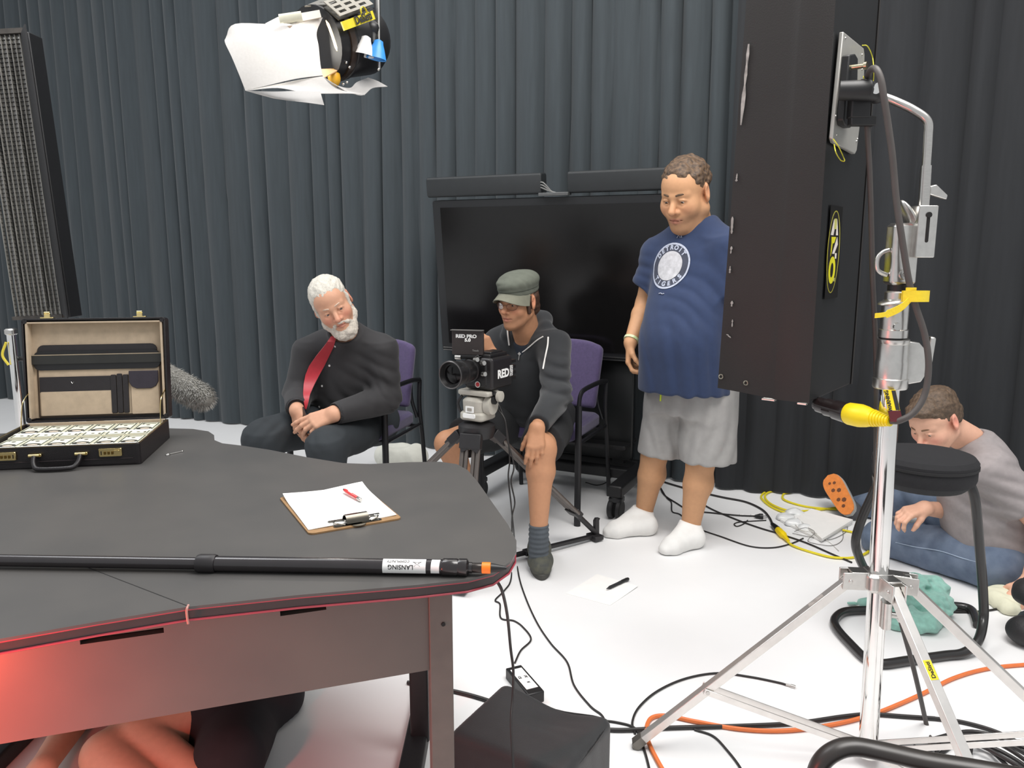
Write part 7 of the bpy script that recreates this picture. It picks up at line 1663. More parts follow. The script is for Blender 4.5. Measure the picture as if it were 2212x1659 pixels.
nL_ = Vector((0.15, -0.72, 0.68)); fL = Vector((-0.93, -0.10, -0.36)); 
make_hand(body, wrL, fL, fL.cross(nL_), nL_, 1.08, [(0.12, 0.15, 0.1), (0.25, 0.30, 0.15), (0.35, 0.5, 0.25), (0.5, 0.6, 0.3)], (0.5, 0.5, 0.3, 0.2), 0.05)
nR_ = Vector((-0.75, -0.62, 0.25)); fR = Vector((0.18, -0.30, -0.94))
make_hand(body, wrR, fR, nR_.cross(fR), nR_, 1.02, [(0.3, 0.5, 0.3), (0.4, 0.6, 0.3), (0.5, 0.7, 0.3), (0.6, 0.8, 0.3)], (0.7, 0.2, 0.2, 0.3))
bx1 = bbox_pts([hO], 0.175); bx2 = bbox_pts([wrL, wrL + fL * 0.2, wrR, wrR + fR * 0.17], 0.06)
sdf_obj('body', body, 0.008, SKIN(), p2, 1, skin_colors(hR, hO, hS, (208, 158, 130), red=(210, 128, 108), redness=0.7), [(bx1[0], bx1[1], 0.003), (bx2[0], bx2[1], 0.003)])
face_parts(p2, hR, hO, hS, (88, 84, 84), (206, 180, 160), (-0.1, 1, -0.25), brow_r=0.0036)
whair = mat('white_hair', (206, 201, 190), 0.75, var=0.12, scale=120, bump=0.7, bscale=330)
hair = SDF().frame(hR, hO, hS)
hair.ell((0, -0.020, 0.046), (0.081, 0.102, 0.080), 0.01); hair.ell((0, -0.05, -0.01), (0.078, 0.065, 0.06), 0.02)
hair.half((0, 0.030, 0.030), (0, 0.72, -0.69), 0.010)
hair.ell((0, 0.110, 0.040), (0.060, 0.060, 0.046), 0.010, 's')
for s in (-1, 1): hair.ell((s * 0.052, 0.075, 0.062), (0.024, 0.030, 0.026), 0.01, 's'); hair.ell((s * 0.086, -0.012, -0.004), (0.02, 0.022, 0.03), 0.006, 's'); hair.cone((s * 0.072, 0.015, 0.02), (s * 0.066, 0.020, -0.05), 0.011, 0.012, 0.01)
hair.frame(); hair.noise(0.0022, 150, 3); hair.noise(0.0012, 330, 8)
sdf_obj('hair', hair, 0.003, whair, p2, 1)
bd = SDF().frame(hR, hO, hS)
for s in (-1, 1):
    bd.cone((s * 0.064, 0.016, -0.035), (s * 0.056, 0.020, -0.075), 0.014, 0.022, 0.02)
    bd.cone((s * 0.056, 0.018, -0.075), (s * 0.020, 0.066, -0.115), 0.024, 0.030, 0.02)
    bd.cone((s * 0.006, 0.096, -0.052), (s * 0.030, 0.082, -0.066), 0.0075, 0.008, 0.006)
    bd.cone((s * 0.030, 0.080, -0.066), (s * 0.034, 0.066, -0.095), 0.010, 0.018, 0.012)
bd.ell((0, 0.064, -0.120), (0.048, 0.040, 0.036), 0.02); bd.ell((0, 0.030, -0.115), (0.055, 0.045, 0.030), 0.02)
bd.ell((0, 0.092, -0.070), (0.020, 0.020, 0.0105), 0.006, 's')
bd.frame(); bd.noise(0.0028, 150, 6); bd.noise(0.0016, 330, 2)
sdf_obj('beard', bd, 0.003, mat('white_beard', (208, 200, 188), 0.8, var=0.14, scale=120, bump=0.8, bscale=330), p2, 1)
# black shirt
blk_sh = mat('black_shirt', (42, 41, 43), 0.8, var=0.08, scale=20, bump=0.06, bscale=800, sheen=0.1)
sh = SDF().frame(RT, hip)
sh.loft([(-0.04, 0, 0.02, .20, .165), (TL * .25, 0, .055, .205, .185), (TL * .5, 0, .050, .205, .175), (TL * .72, 0, .02, .205, .140), (TL * .88, 0, 0, .17, .105), (TL * .98, 0, -0.005, .095, .085), (TL * 1.10, 0, 0.010, .076, .074)], 0.01, p=2.2); sh.frame()
sh.cone(tw_(0.03, -0.02, TL * .96), shR, 0.070, 0.070, 0.05); sh.cone(tw_(-0.03, -0.02, TL * .96), shL, 0.070, 0.072, 0.05)
sleeve(sh, shR, elR, 0.074, 0.068, 0.04, ext=0.02); sleeve(sh, elR, wrR.lerp(elR, .10), 0.066, 0.052, 0.03)
sleeve(sh, shL, elL, 0.078, 0.072, 0.04, ext=0.02); sleeve(sh, elL, wrL.lerp(elL, .03), 0.072, 0.050, 0.03)
sh.cone(neck + tz * 0.055 + tf * 0.01, neck + tz * 0.13 + tf * 0.02, 0.062, 0.072, 0.008, 's')
sh.folds(elL, 0.12, (0.9, 0, 0.4), 0.011, 55, 3); sh.folds(elL.lerp(shL, .5), 0.12, (0.5, 0, 1), 0.009, 50, 7); sh.folds(tw_(-0.12, .12, .2), 0.18, (0.6, 0, 0.8), 0.009, 40, 9); sh.folds(elR, 0.10, (0, 0, 1), 0.005, 60, 5); sh.folds(tw_(0.10, .10, .3), 0.12, (0.8, 0, -0.6), 0.004, 50, 1)
sho = sdf_obj('shirt', sh, 0.0065, blk_sh, p2, 1); bv = bvh_of(sho)
for e, w, nm in ((elL, wrL, 'cuff'), (elR, wrR, 'cuff')):
    s_ = SDF(); d = (w - e).normalized(); c_ = w.lerp(e, .02 if e is elL else .08); s_.frame(axis_frame(e, w, (0, 0, 1)), c_); s_.loft([(-0.055, 0, 0, .051, .047), (0.004, 0, 0, .049, .045)], 0.004, rnd=0.004); s_.loft([(-0.03, 0, 0, .043, .040), (0.03, 0, 0, .044, .041)], 0.003, 's', rnd=0.002); s_.frame()
    sdf_obj(nm, s_, 0.004, blk_sh, p2, 1)
co = MB()
for s in (-1, 1):
    g = []
    for k in range(9):
        a = math.radians(100 + 150 * k / 8) * 1.0; a = math.radians(90) + s * math.radians(12 + 150 * k / 8); dd = RT @ Vector((math.cos(a), math.sin(a), 0)); cpt = neck + tz * 0.012 + tf * 0.008
        g.append([cpt + dd * 0.072 + tz * (-0.018), cpt + dd * 0.066 + tz * (0.028 - 0.010 * (k == 0))])
    co.sheet(g, 0.006)
co.build('collar', blk_sh, p2)['kind'] = 'stuff'
# tie, wrapped on the shirt front
edges = [(727, 715, 726), (738, 707, 724), (748, 700, 721), (769, 683, 711), (790, 668, 701), (810, 660, 690), (831, 656, 679), (851, 655, 670), (870, 657, 666), (884, 659, 662)]
g = []; last = None
for y, xa, xb in edges:
    row = []
    for k in range(6):
        x = xa + (xb - xa) * k / 5; p, n = hit(bv, x, y)
        if p is None or p.y > 3.9: p = last if last is not None else P(x, y, 3.55)
        last = p; row.append(P(x, y, p.y - 0.010))
    g.append(row)
for i in range(len(g)):   # hang straight: keep the tie from dipping into folds
    m_ = min(p.y for p in g[i]); edges_y = edges[i][0]
    g[i] = [P(edges[i][1] + (edges[i][2] - edges[i][1]) * k / 5, edges_y, m_ + 0.002) for k in range(6)]
b = MB(); b.sheet([catmull(r, 2) for r in g], 0.004); b.build('tie', mat('red_satin', (176, 34, 48), 0.45, var=0.06, scale=90, sheen=0.3), p2, angle=70)
for x, y in ((724, 748), (712, 790), (696, 834), (690, 879)):
    p, n = hit(bv, x, y)
    if p is None: continue
    q = MB(); q.lathe([(0.0001, 0.0), (0.0052, 0.0), (0.0055, 0.0015), (0.0045, 0.0028), (0.0001, 0.002)], p + n * 0.0005, axis_frame((0, 0, 0), n), 14); q.build('button', mat('pearl_button', (226, 224, 222), 0.3), p2)
# trousers
tr = SDF(); trm = mat('charcoal_trousers', (44, 49, 53), 0.85, var=0.06, scale=20, bump=0.06, bscale=700)
for a, e, w in ((hipR, knR, anR), (hipL, knL, anL)):
    tr.chain([a, a.lerp(e, .5), e], [0.115, 0.104, 0.084], 0.04); sleeve(tr, e + Vector((0, 0.0, 0.0)), w, 0.082, 0.070, 0.04)
tr.cone(hipR, hipL, 0.12, 0.12, 0.04); tr.cone(hip, hip + tz * 0.06, 0.15, 0.15, 0.05)
tr.folds(knL, 0.13, (0.7, 0, 0.7), 0.005, 50, 4); tr.folds(knR, 0.13, (0.8, 0, -0.5), 0.004, 50, 6); tr.folds(hipL.lerp(knL, .4), 0.13, (0.4, 0, 1), 0.004, 45, 2)
sdf_obj('trousers', tr, 0.0075, trm, p2, 1)
for an, d in ((anR, Vector((-0.25, -1, 0))), (anL, Vector((-0.15, -1, 0)))):
    d = d.normalized(); s_ = SDF(); b0 = Vector((an.x, an.y, 0.045)); s_.cone(b0 + Vector((0, 0, 0.03)), b0 - d * 0.03, 0.042, 0.040, 0.02); s_.cone(b0, b0 + d * 0.12 - Vector((0, 0, 0.008)), 0.044, 0.040, 0.02); s_.cone(b0 + d * 0.12, b0 + d * 0.18 - Vector((0, 0, 0.012)), 0.042, 0.030, 0.02); s_.half((0, 0, 0.001), (0, 0, -1), 0.003)
    sdf_obj('shoe', s_, 0.006, mat('black_shoe_leather', (24, 23, 24), 0.3), p2, 1)
ph = MB(); pp = P(650, 908, 3.47); Rph = axis_frame((0, 0, 0), Vector((0.45, -0.2, 0.85)), (-0.75, -0.5, 0.2)); ph.rbox(pp, (0.009, 0.066, 0.11), 0.004, Rph, axis=0)
o = ph.build('phone', mat('phone_black', (22, 20, 24), 0.15)); tag(o, 'black phone held between the bearded man\'s hands', 'phone')
# ================================================================ SEATED MAN IN CAP, CAMERA OPERATOR
p3 = thing('person', 'seated man in a green cap, glasses and black hoodie behind the cinema camera', 'person', Vector((0.12, 3.8, 0)))
hO = P(1119, 650, 3.60); hR = frame_from(Vector((-0.60, -0.78, -0.14)), Vector((0.04, 0, 1))); hS = 0.98
hW = lambda x, y, z: hO + hR @ (Vector((x, y, z)) * hS)
neck = P(1138, 708, 3.72); hip = P(1158, 890, 4.0)
shR, shL = P(1078, 742, 3.84), P(1196, 742, 3.66)
elR, wrR = P(1040, 830, 3.62), P(1062, 768, 3.30)
elL, wrL = P(1202, 858, 3.48), P(1160, 922, 3.20)
hipR, hipL = P(1120, 905, 4.0), P(1195, 905, 3.94)
knR, knL = P(967, 958, 3.50), P(1168, 968, 3.20)
anR, anL = P(1028, 1085, 3.60), P(1164, 1140, 3.13)
tz = (neck - hip).normalized(); tf = Vector((-0.42, -0.9, 0)); tf = (tf - tz * tf.dot(tz)).normalized(); tx = tf.cross(tz); RT = Matrix((tx, tf, tz)).transposed(); TL = (neck - hip).length
tw_ = lambda x, y, z: hip + RT @ Vector((x, y, z))
body = SDF(); head_prims(body, hR, hO, hS, jaw=0.95, fat=-0.004, nose=1.05)
body.cone(hW(0, -0.035, -0.05), neck - tz * 0.03, 0.054, 0.060, 0.03); body.cone(hW(0, 0.02, -0.09), neck + tf * 0.03 - tz * 0.03, 0.035, 0.05, 0.03)
body.frame(RT, hip); body.loft([(0, 0, 0, .13, .09), (TL * .5, 0, .01, .14, .10), (TL * .9, 0, 0, .12, .07)], 0.03); body.frame()
for a, e, w in ((shR, elR, wrR), (shL, elL, wrL)): body.chain([a, e, w], [0.045, 0.038, 0.028], 0.03)
for a, e, w in ((hipR, knR, anR), (hipL, knL, anL)): body.chain([a, e, e.lerp(w, .3), w, w + Vector((0, 0, -0.05))], [0.08, 0.060, 0.056, 0.036, 0.034], 0.03)
body.sph(knL + Vector((0.005, 0.0, -0.01)), 0.056, 0.03); body.sph(knL.lerp(anL, .3) + Vector((0.008, 0.03, 0)), 0.05, 0.04)
nL_ = Vector((0.05, -0.86, 0.50)); fL = Vector((-0.10, -0.42, -0.90))
make_hand(body, wrL + Vector((0, -0.035, 0.005)), fL, fL.cross(nL_), nL_, 0.90, [(0.35, 0.45, 0.3), (0.35, 0.5, 0.3), (0.35, 0.5, 0.3), (0.35, 0.5, 0.3)], (0.5, 0.35, 0.2, 0.2), 0.07)
nR_ = Vector((0.55, -0.75, 0.3)); fR = Vector((-0.45, -0.25, 0.85))
make_hand(body, wrR, fR, nR_.cross(fR), nR_, 0.88, [(0.7, 1.3, 0.6), (0.8, 1.3, 0.6), (0.8, 1.3, 0.6), (0.9, 1.3, 0.6)], (0.5, 0.2, 0.2, 0.2))
bx1 = bbox_pts([hO], 0.165); bx2 = bbox_pts([wrL, wrL + fL * 0.18], 0.06); bx3 = bbox_pts([wrR, wrR + fR * 0.1], 0.07)
sdf_obj('body', body, 0.007, SKIN(), p3, 1, skin_colors(hR, hO, hS, (194, 142, 108), red=(196, 122, 98), stubble=(146, 104, 78), redness=0.5), [(bx1[0], bx1[1], 0.003), (bx2[0], bx2[1], 0.003), (bx3[0], bx3[1], 0.003)])
face_parts(p3, hR, hO, hS, (60, 48, 40), (84, 58, 44), (0, 1, -0.2))
hair = SDF().frame(hR, hO, hS)
hair.ell((0, -0.030, 0.010), (0.082, 0.090, 0.075), 0.01); hair.ell((0, -0.075, -0.045), (0.062, 0.040, 0.050), 0.03)
hair.half((0, 0.020, 0.0), (0, 1, -0.25), 0.01)
for s in (-1, 1): hair.cone((s * 0.074, 0.018, 0.01), (s * 0.071, 0.012, -0.045), 0.012, 0.009, 0.008); hair.ell((s * 0.090, -0.010, -0.004), (0.022, 0.020, 0.032), 0.006, 's')
hair.frame(); hair.noise(0.0025, 120, 4)
sdf_obj('hair', hair, 0.0035, mat('dark_brown_hair', (70, 48, 36), 0.55, var=0.4, scale=90, bump=0.5, bscale=300), p3, 1)
# cap: soft crown, band, bill
capm = mat('olive_canvas', (92, 96, 86), 0.85, var=0.10, scale=30, bump=0.2, bscale=700)
Rc = Matrix.Rotation(math.radians(-4), 3, 'X')
cp = SDF().frame(hR @ Rc, hO + hR @ Vector((0, 0, 0.018)) * hS, hS)
cp.loft([(0.018, 0, -0.012, .084, .106), (0.050, 0, -0.012, .087, .108), (0.072, 0, -0.014, .092, .112), (0.088, 0, -0.016, .088, .106), (0.104, 0, -0.02, .072, .084), (0.114, 0, -0.02, .050, .058), (0.117, 0, -0.02, .02, .02)], 0.02, p=2.1, rnd=0.012)
cp.frame(); cp.folds(hW(-0.06, 0.02, 0.10), 0.07, (0.5, 0.6, 0.5), 0.006, 75, 3); cp.folds(hW(0.03, 0.07, 0.09), 0.06, (0, 0.3, 1), 0.003, 90, 5)
sdf_obj('cap_crown', cp, 0.0035, capm, p3, 1)
g = []
for i in range(15):
    a = math.radians(-78 + 156 * i / 14); row = []
    for j in range(7):
        t = j / 6; r_in = (0.080 * math.sin(a), 0.096 * math.cos(a) - 0.012); ext = t * (0.058 * max(0.0, math.cos(a)) ** 0.7 + 0.004)
        x = r_in[0] * (1 + 0.12 * t); y = r_in[1] + ext; z = 0.056 - 0.024 * t - 0.036 * (abs(math.sin(a)) ** 1.8) * (0.35 + 0.9 * t)
        row.append(hW(x, y, z))
    g.append(row)
b = MB(); b.sheet(g, 0.004); b.build('cap_bill', mat('olive_canvas_bill', (112, 112, 98), 0.85, var=0.08, scale=30, bump=0.15, bscale=700), p3)
b = MB(); b.tube([hO + hR @ (Rc @ Vector((0.0875 * math.cos(a), -0.012 + 0.109 * math.sin(a), 0.048 + 0.018)) * hS) for a in [2 * math.pi * k / 40 for k in range(41)]], 0.0022, 6); b.build('cap_seam', mat('olive_seam', (66, 70, 62), 0.9), p3)
# glasses
gm = mat('glasses_wire', (120, 84, 72), 0.3, 0.8)
gl_ = MB()
for s in (-1, 1):
    c = Vector((s * 0.033, 0.094, -0.008)); pts = [hW(c.x + 0.024 * math.cos(a), c.y - 0.010 * (math.cos(a) * s) - 0.002, c.z + 0.0155 * math.sin(a)) for a in [2 * math.pi * k / 20 for k in range(21)]]
    q = MB(); q.tube(pts, 0.0011, 6); q.build('glasses_rim', gm, p3)
    q = MB(); q.add([hW(c.x, c.y, c.z)] + pts[:-1] + [hW(c.x, c.y - 0.0012, c.z)] + [p - hR @ Vector((0, 0.0012, 0)) for p in pts[:-1]], [(0, 1 + k, 1 + (k + 1) % 20) for k in range(20)] + [(21, 22 + (k + 1) % 20, 22 + k) for k in range(20)] + [(1 + k, 22 + k, 22 + (k + 1) % 20, 1 + (k + 1) % 20) for k in range(20)]); q.build('glasses_lens', mat('lens_clear', (250, 250, 250), 0.02, trans=1.0, var=0.0, alpha=0.35), p3)
    q = MB(); q.tube(catmull([hW(s * 0.057, 0.088, -0.004), hW(s * 0.076, 0.05, -0.001), hW(s * 0.083, -0.005, 0.004)], 4), 0.0012, 6); q.build('glasses_temple', gm, p3)
q = MB(); q.tube(catmull([hW(-0.010, 0.098, -0.004), hW(0, 0.1035, 0.0), hW(0.010, 0.098, -0.004)], 4), 0.0012, 6); q.build('glasses_bridge', gm, p3)
# hoodie
hoom = mat('black_fleece', (36, 38, 41), 0.9, var=0.08, scale=25, bump=0.15, bscale=600, sheen=0.2)
sh = SDF().frame(RT, hip)
sh.loft([(-0.10, 0, 0.03, .185, .165), (0.05, 0, .04, .19, .17), (TL * .4, 0, .035, .185, .155), (TL * .7, 0, .015, .185, .130), (TL * .88, 0, 0, .155, .098), (TL * .98, 0, -0.005, .10, .082)], 0.01, p=2.2); sh.frame()
sh.cone(tw_(0.04, -0.02, TL * .94), shR, 0.058, 0.066, 0.05); sh.cone(tw_(-0.04, -0.02, TL * .94), shL, 0.058, 0.068, 0.05)
sleeve(sh, shR, elR, 0.074, 0.062, 0.04, ext=0.02); sleeve(sh, elR, wrR.lerp(elR, .12), 0.062, 0.046, 0.03)
sleeve(sh, shL, elL, 0.078, 0.066, 0.04, ext=0.02); sleeve(sh, elL, wrL.lerp(elL, .06), 0.068, 0.046, 0.03)
sh.folds(elL, 0.13, (0.2, 0, 1), 0.010, 50, 2); sh.folds(elL.lerp(shL, .45), 0.10, (0.3, 0, 1), 0.006, 55, 7); sh.folds(tw_(0, .14, .12), 0.16, (0.2, 0, 1), 0.007, 42, 5)
# opening shows the t-shirt: carve a V at the throat
sh.cone(neck + tf * 0.085 - tz * 0.00, neck + tf * 0.17 - tz * 0.15, 0.052, 0.006, 0.008, 's'); sh.cone(neck + tz * 0.03, neck + tz * 0.08 + tf * 0.03, 0.058, 0.068, 0.008, 's')
# hood lying on the shoulders
for s in (-1, 1): sh.chain([tw_(s * 0.060, 0.085, TL * .84), tw_(s * 0.085, 0.055, TL * .95), tw_(s * 0.090, -0.02, TL * 1.02), tw_(s * 0.05, -0.075, TL * 1.0)], [0.016, 0.024, 0.030, 0.040], 0.02)
sh.cone(tw_(0.05, -0.085, TL * 1.0), tw_(-0.05, -0.085, TL * 1.0), 0.042, 0.042, 0.02)
hd_o = sdf_obj('hoodie', sh, 0.0062, hoom, p3, 1); bvh_ = bvh_of(hd_o)
ts = SDF().frame(RT, hip); ts.loft([(TL * .4, 0, .02, .14, .125), (TL * .7, 0, .008, .14, .118), (TL * .9, 0, 0, .11, .092), (TL * 0.99, 0, 0.0, .075, .075)], 0.01, rnd=0.015); ts.frame(); ts.cone(neck + tf * 0.02 + tz * 0.01, neck + tz * 0.08 + tf * 0.06, 0.056, 0.07, 0.008, 's'); ts.ell(neck + tf * 0.075 - tz * 0.015, (0.045, 0.04, 0.03), 0.01, 's')
sdf_obj('t_shirt', ts, 0.006, mat('dark_navy_tee', (34, 40, 50), 0.9), p3, 1)
cord = mat('white_cord', (222, 220, 216), 0.7)
def on_h(x, y, off=0.004):
    p, n = hit(bvh_, x, y); p = p if p is not None else P(x, y, 3.5); return P(x, y, p.y - off)
for pts in ([(1098, 692), (1096, 705), (1097, 722), (1099, 738), (1100, 746)], [(1184, 728), (1183, 745), (1179, 765), (1175, 785), (1173, 797)]):
    q = MB(); q.tube(catmull([on_h(x, y) for x, y in pts], 4), 0.0038, 8); q.build('drawstring', cord, p3)
q = MB(); q.tube(catmull([on_h(x, y, 0.003) for x, y in ((1173, 727), (1160, 735), (1146, 747), (1134, 757), (1126, 762))], 4), 0.0032, 6); q.build('zip_edge', cord, p3)
q = MB(); q.tube([on_h(1117, 738, .003), on_h(1119, 752, .003), on_h(1121, 763, .003)], 0.002, 6); q.build('zip_edge', mat('zip_teeth', (96, 96, 98), 0.4, 0.6), p3)
q = MB(); a = on_h(1122, 764, .006); q.box(a, (0.012, 0.004, 0.012), Matrix.Rotation(0.7, 3, 'Y')); q.tube([a, on_h(1120, 778, .006)], 0.0024, 6); q.build('zip_slider', STEEL(), p3)
# shorts
so_ = SDF(); som = mat('black_shorts', (32, 33, 35), 0.85, var=0.08, scale=30, bump=0.08)
so_.chain([hipR, hipR.lerp(knR, .45)], [0.115, 0.105], 0.04); sleeve(so_, hipR.lerp(knR, .3), hipR.lerp(knR, .80), 0.104, 0.098, 0.03)
so_.chain([hipL, hipL.lerp(knL, .45)], [0.115, 0.105], 0.04); sleeve(so_, hipL.lerp(knL, .3), hipL.lerp(knL, .90), 0.104, 0.094, 0.03)
so_.cone(hipR, hipL, 0.12, 0.12, 0.03); so_.folds(hipL.lerp(knL, .6), 0.12, (0.5, 0, 1), 0.005, 50, 3)
sdf_obj('shorts', so_, 0.0075, som, p3, 1)
# socks and shoes
for an, hl, to, nm in ((anL, F(1163, 1205, 0.0), F(1171, 1254, 0.0), 1), (anR, Vector((anR.x + 0.0, anR.y + 0.05, 0)), Vector((anR.x - 0.06, anR.y - 0.20, 0)), 0)):
    s_ = SDF(); top = an + Vector((0, 0, 0.015)); s_.frame(axis_frame(top, Vector((an.x, an.y, 0.05)), (1, 0, 0)), top); Ls = top.z - 0.05; s_.loft([(0, 0, 0, .041, .043), (Ls * .5, 0, 0, .042, .044), (Ls, 0, 0, .042, .046)], 0.005, rnd=0.004); s_.frame()
    s_.disp(lambda X, Y, Z: 0.0022 * np.sin(Z * 300) + 0 * X + 0 * Y)
    sdf_obj('sock', s_, 0.004, mat('slate_sock', (84, 90, 96), 0.9, var=0.1, bump=0.2, bscale=900), p3, 1)
    d = (to - hl); d.z = 0; Lf = 0.285; u = d.normalized(); w = Vector((-u.y, u.x, 0)); hl = Vector((an.x, an.y, 0)) - u * 0.055 if nm == 0 else Vector((to.x, to.y, 0)) - u * Lf
    t = thing('x', 'x', 'x') if False else None
    up = SDF()
    A_ = hl + u * 0.045 + Vector((0, 0, 0.055)); B_ = hl + u * 0.10 + Vector((0, 0, 0.062)); C_ = hl + u * 0.185 + Vector((0, 0, 0.044)); D_ = hl + u * 0.245 + Vector((0, 0, 0.036))
    up.cone(A_, B_, 0.044, 0.046, 0.02); up.cone(A_ + Vector((0, 0, 0.03)), B_ + Vector((0, 0, 0.02)), 0.040, 0.042, 0.02); up.cone(B_, C_, 0.047, 0.046, 0.02); up.cone(C_ + w * 0.008, D_ + w * 0.004, 0.045, 0.036, 0.02); up.cone(C_ - w * 0.008, D_ - w * 0.004, 0.045, 0.036, 0.02)
    up.half((0, 0, 0.020), (0, 0, -1), 0.004); up.cone(A_ + Vector((0, 0, 0.055)), A_ + u * 0.045 + Vector((0, 0, 0.06)), 0.034, 0.034, 0.006, 's')
    so1 = sdf_obj('shoe', up, 0.0045, mat('grey_olive_suede', (92, 92, 80), 0.85, var=0.18, scale=40, bump=0.2, rgb2=(70, 72, 70)), p3, 1)
    sl = MB(); outl = []
    for k in range(28):
        a = 2 * math.pi * k / 28; l = 0.5 + 0.5 * math.cos(a); wd = (0.046 if l > .5 else 0.040) * math.sin(a); outl.append(((hl + u * (0.005 + 0.285 * l) + w * wd).x, (hl + u * (0.005 + 0.285 * l) + w * wd).y))
    ar = sum(outl[i][0] * outl[(i + 1) % 28][1] - outl[(i + 1) % 28][0] * outl[i][1] for i in range(28)); outl = outl if ar > 0 else outl[::-1]
    sl.prism(outl, 0.001, 0.026); sl.build('sole', mat('sole_grey', (66, 66, 62), 0.7), so1, bevel=0.004)
    if nm:
        for k in range(4):
            c = hl + u * (0.125 + 0.022 * k) + Vector((0, 0, 0.112 - 0.009 * k)); q = MB(); q.tube(catmull([c - w * 0.026 - Vector((0, 0, 0.008)), c + Vector((0, 0, 0.003)), c + w * 0.026 + u * (0.012 if k % 2 else -0.008) - Vector((0, 0, 0.008))], 4), 0.0032, 6); q.build('lace', mat('lace_dark', (58, 58, 60), 0.7), so1)
        for s in (-1, 1): q = MB(); c = hl + u * 0.118 + Vector((0, 0, 0.118)); q.tube(catmull([c, c + w * s * 0.02 + Vector((0, 0, 0.008)), c + w * s * 0.038 + u * 0.02 - Vector((0, 0, 0.012)), c + w * s * 0.03 + u * 0.05 - Vector((0, 0, 0.03))], 5), 0.0026, 6); q.build('lace_bow', mat('lace_dark', (58, 58, 60), 0.7), so1)
# ================================================================ MAN SITTING ON THE FLOOR, RIGHT
p4 = thing('person', 'man in a grey t-shirt and jeans sitting on the floor, head bowed behind the stool', 'person', Vector((1.85, 3.0, 0)))
hO = P(2018, 908, 3.02); hR = frame_from(Vector((-0.74, -0.40, -0.55)), Vector((-0.15, 0, 1))); hS = 1.0
hW = lambda x, y, z: hO + hR @ (Vector((x, y, z)) * hS)
neck = P(2092, 950, 3.08); hip = P(2165, 1195, 3.08)
shL, shR = P(2135, 1010, 2.93), P(2090, 985, 3.27)
elL, wrL = P(2262, 1150, 2.86), P(2222, 1262, 2.80)
elR, wrR = P(2085, 1108, 3.22), P(1998, 1098, 3.10)
hipL, hipR = P(2150, 1212, 2.98), P(2140, 1185, 3.24)
knL, knR = P(1905, 1165, 3.36), P(1985, 1068, 3.62)
anL, anR = P(2060, 1165, 3.62), P(1856, 1098, 3.86)
tz = (neck - hip).normalized(); tf = Vector((-0.97, -0.1, 0)); tf = (tf - tz * tf.dot(tz)).normalized(); tx = tf.cross(tz); RT = Matrix((tx, tf, tz)).transposed(); TL = (neck - hip).length
tw_ = lambda x, y, z: hip + RT @ Vector((x, y, z))
body = SDF(); head_prims(body, hR, hO, hS, nose=1.0)
body.cone(hW(0, -0.035, -0.05), neck, 0.056, 0.060, 0.03)
body.frame(RT, hip); body.loft([(0, 0, 0, .14, .10), (TL * .5, 0, .01, .15, .11), (TL * .9, 0, 0, .13, .08)], 0.03); body.frame()
for a, e, w in ((shR, elR, wrR), (shL, elL, wrL)): body.chain([a, e, e.lerp(w, .3), w], [0.050, 0.042, 0.041, 0.028], 0.03)
for a, e, w in ((hipR, knR, anR), (hipL, knL, anL)): body.chain([a, e, w], [0.08, 0.06, 0.04], 0.03)
fR = Vector((-0.9, -0.2, -0.15)); nR_ = Vector((-0.2, -0.2, 0.95))
make_hand(body, wrR, fR, nR_.cross(fR), nR_, 0.92, [(0.5, 0.9, 0.5)] * 4, (0.4, 0.5, 0.3, 0.3))
fL = Vector((-0.5, -0.1, -0.6)); nL_ = Vector((-0.2, -0.7, 0.6)); make_hand(body, wrL, fL, fL.cross(nL_), nL_, 0.92)
bx1 = bbox_pts([hO], 0.165); bx2 = bbox_pts([wrR, wrR + fR * 0.16], 0.06)
sdf_obj('body', body, 0.0075, SKIN(), p4, 1, skin_colors(hR, hO, hS, (226, 176, 150), red=(226, 140, 124), redness=0.7), [(bx1[0], bx1[1], 0.003), (bx2[0], bx2[1], 0.0035)])
face_parts(p4, hR, hO, hS, (60, 50, 44), (120, 92, 70), (0, 1, -0.5), brow_r=0.0034)
hair = SDF().frame(hR, hO, hS)
hair.ell((0, -0.022, 0.046), (0.082, 0.103, 0.082), 0.01); hair.ell((0, -0.05, -0.005), (0.078, 0.068, 0.06), 0.02); hair.ell((0, 0.045, 0.085), (0.055, 0.05, 0.03), 0.02)
hair.half((0, 0.040, 0.038), (0, 0.70, -0.72), 0.010)
for s in (-1, 1): hair.ell((s * 0.088, -0.010, -0.006), (0.022, 0.023, 0.034), 0.006, 's'); hair.ell((s * 0.058, 0.085, 0.045), (0.028, 0.03, 0.028), 0.01, 's')
hair.frame(); hair.noise(0.003, 110, 9); hair.noise(0.0016, 260, 3)
sdf_obj('hair', hair, 0.0032, mat('light_brown_hair', (104, 84, 66), 0.6, var=0.4, scale=90, bump=0.5, bscale=300, rgb2=(70, 56, 44)), p4, 1)
sh = SDF().frame(RT, hip)
sh.loft([(-0.15, 0, -0.01, .20, .16), (0.08, 0, .02, .19, .165), (TL * .5, 0, .02, .185, .145), (TL * .75, 0, 0.0, .18, .125), (TL * .9, 0, -0.01, .14, .10), (TL * 1.0, 0, -0.01, .075, .075)], 0.01, p=2.2); sh.frame()
sh.cone(tw_(0.03, -0.02, TL * .93), shR, 0.06, 0.07, 0.05); sh.cone(tw_(-0.03, -0.02, TL * .93), shL, 0.06, 0.072, 0.05)
sleeve(sh, shL, shL.lerp(elL, .62), 0.080, 0.082, 0.04); sleeve(sh, shR, shR.lerp(elR, .75), 0.078, 0.074, 0.04)
sh.cone(neck + tz * 0.01, neck + tz * 0.08 + tf * 0.03, 0.058, 0.07, 0.008, 's')
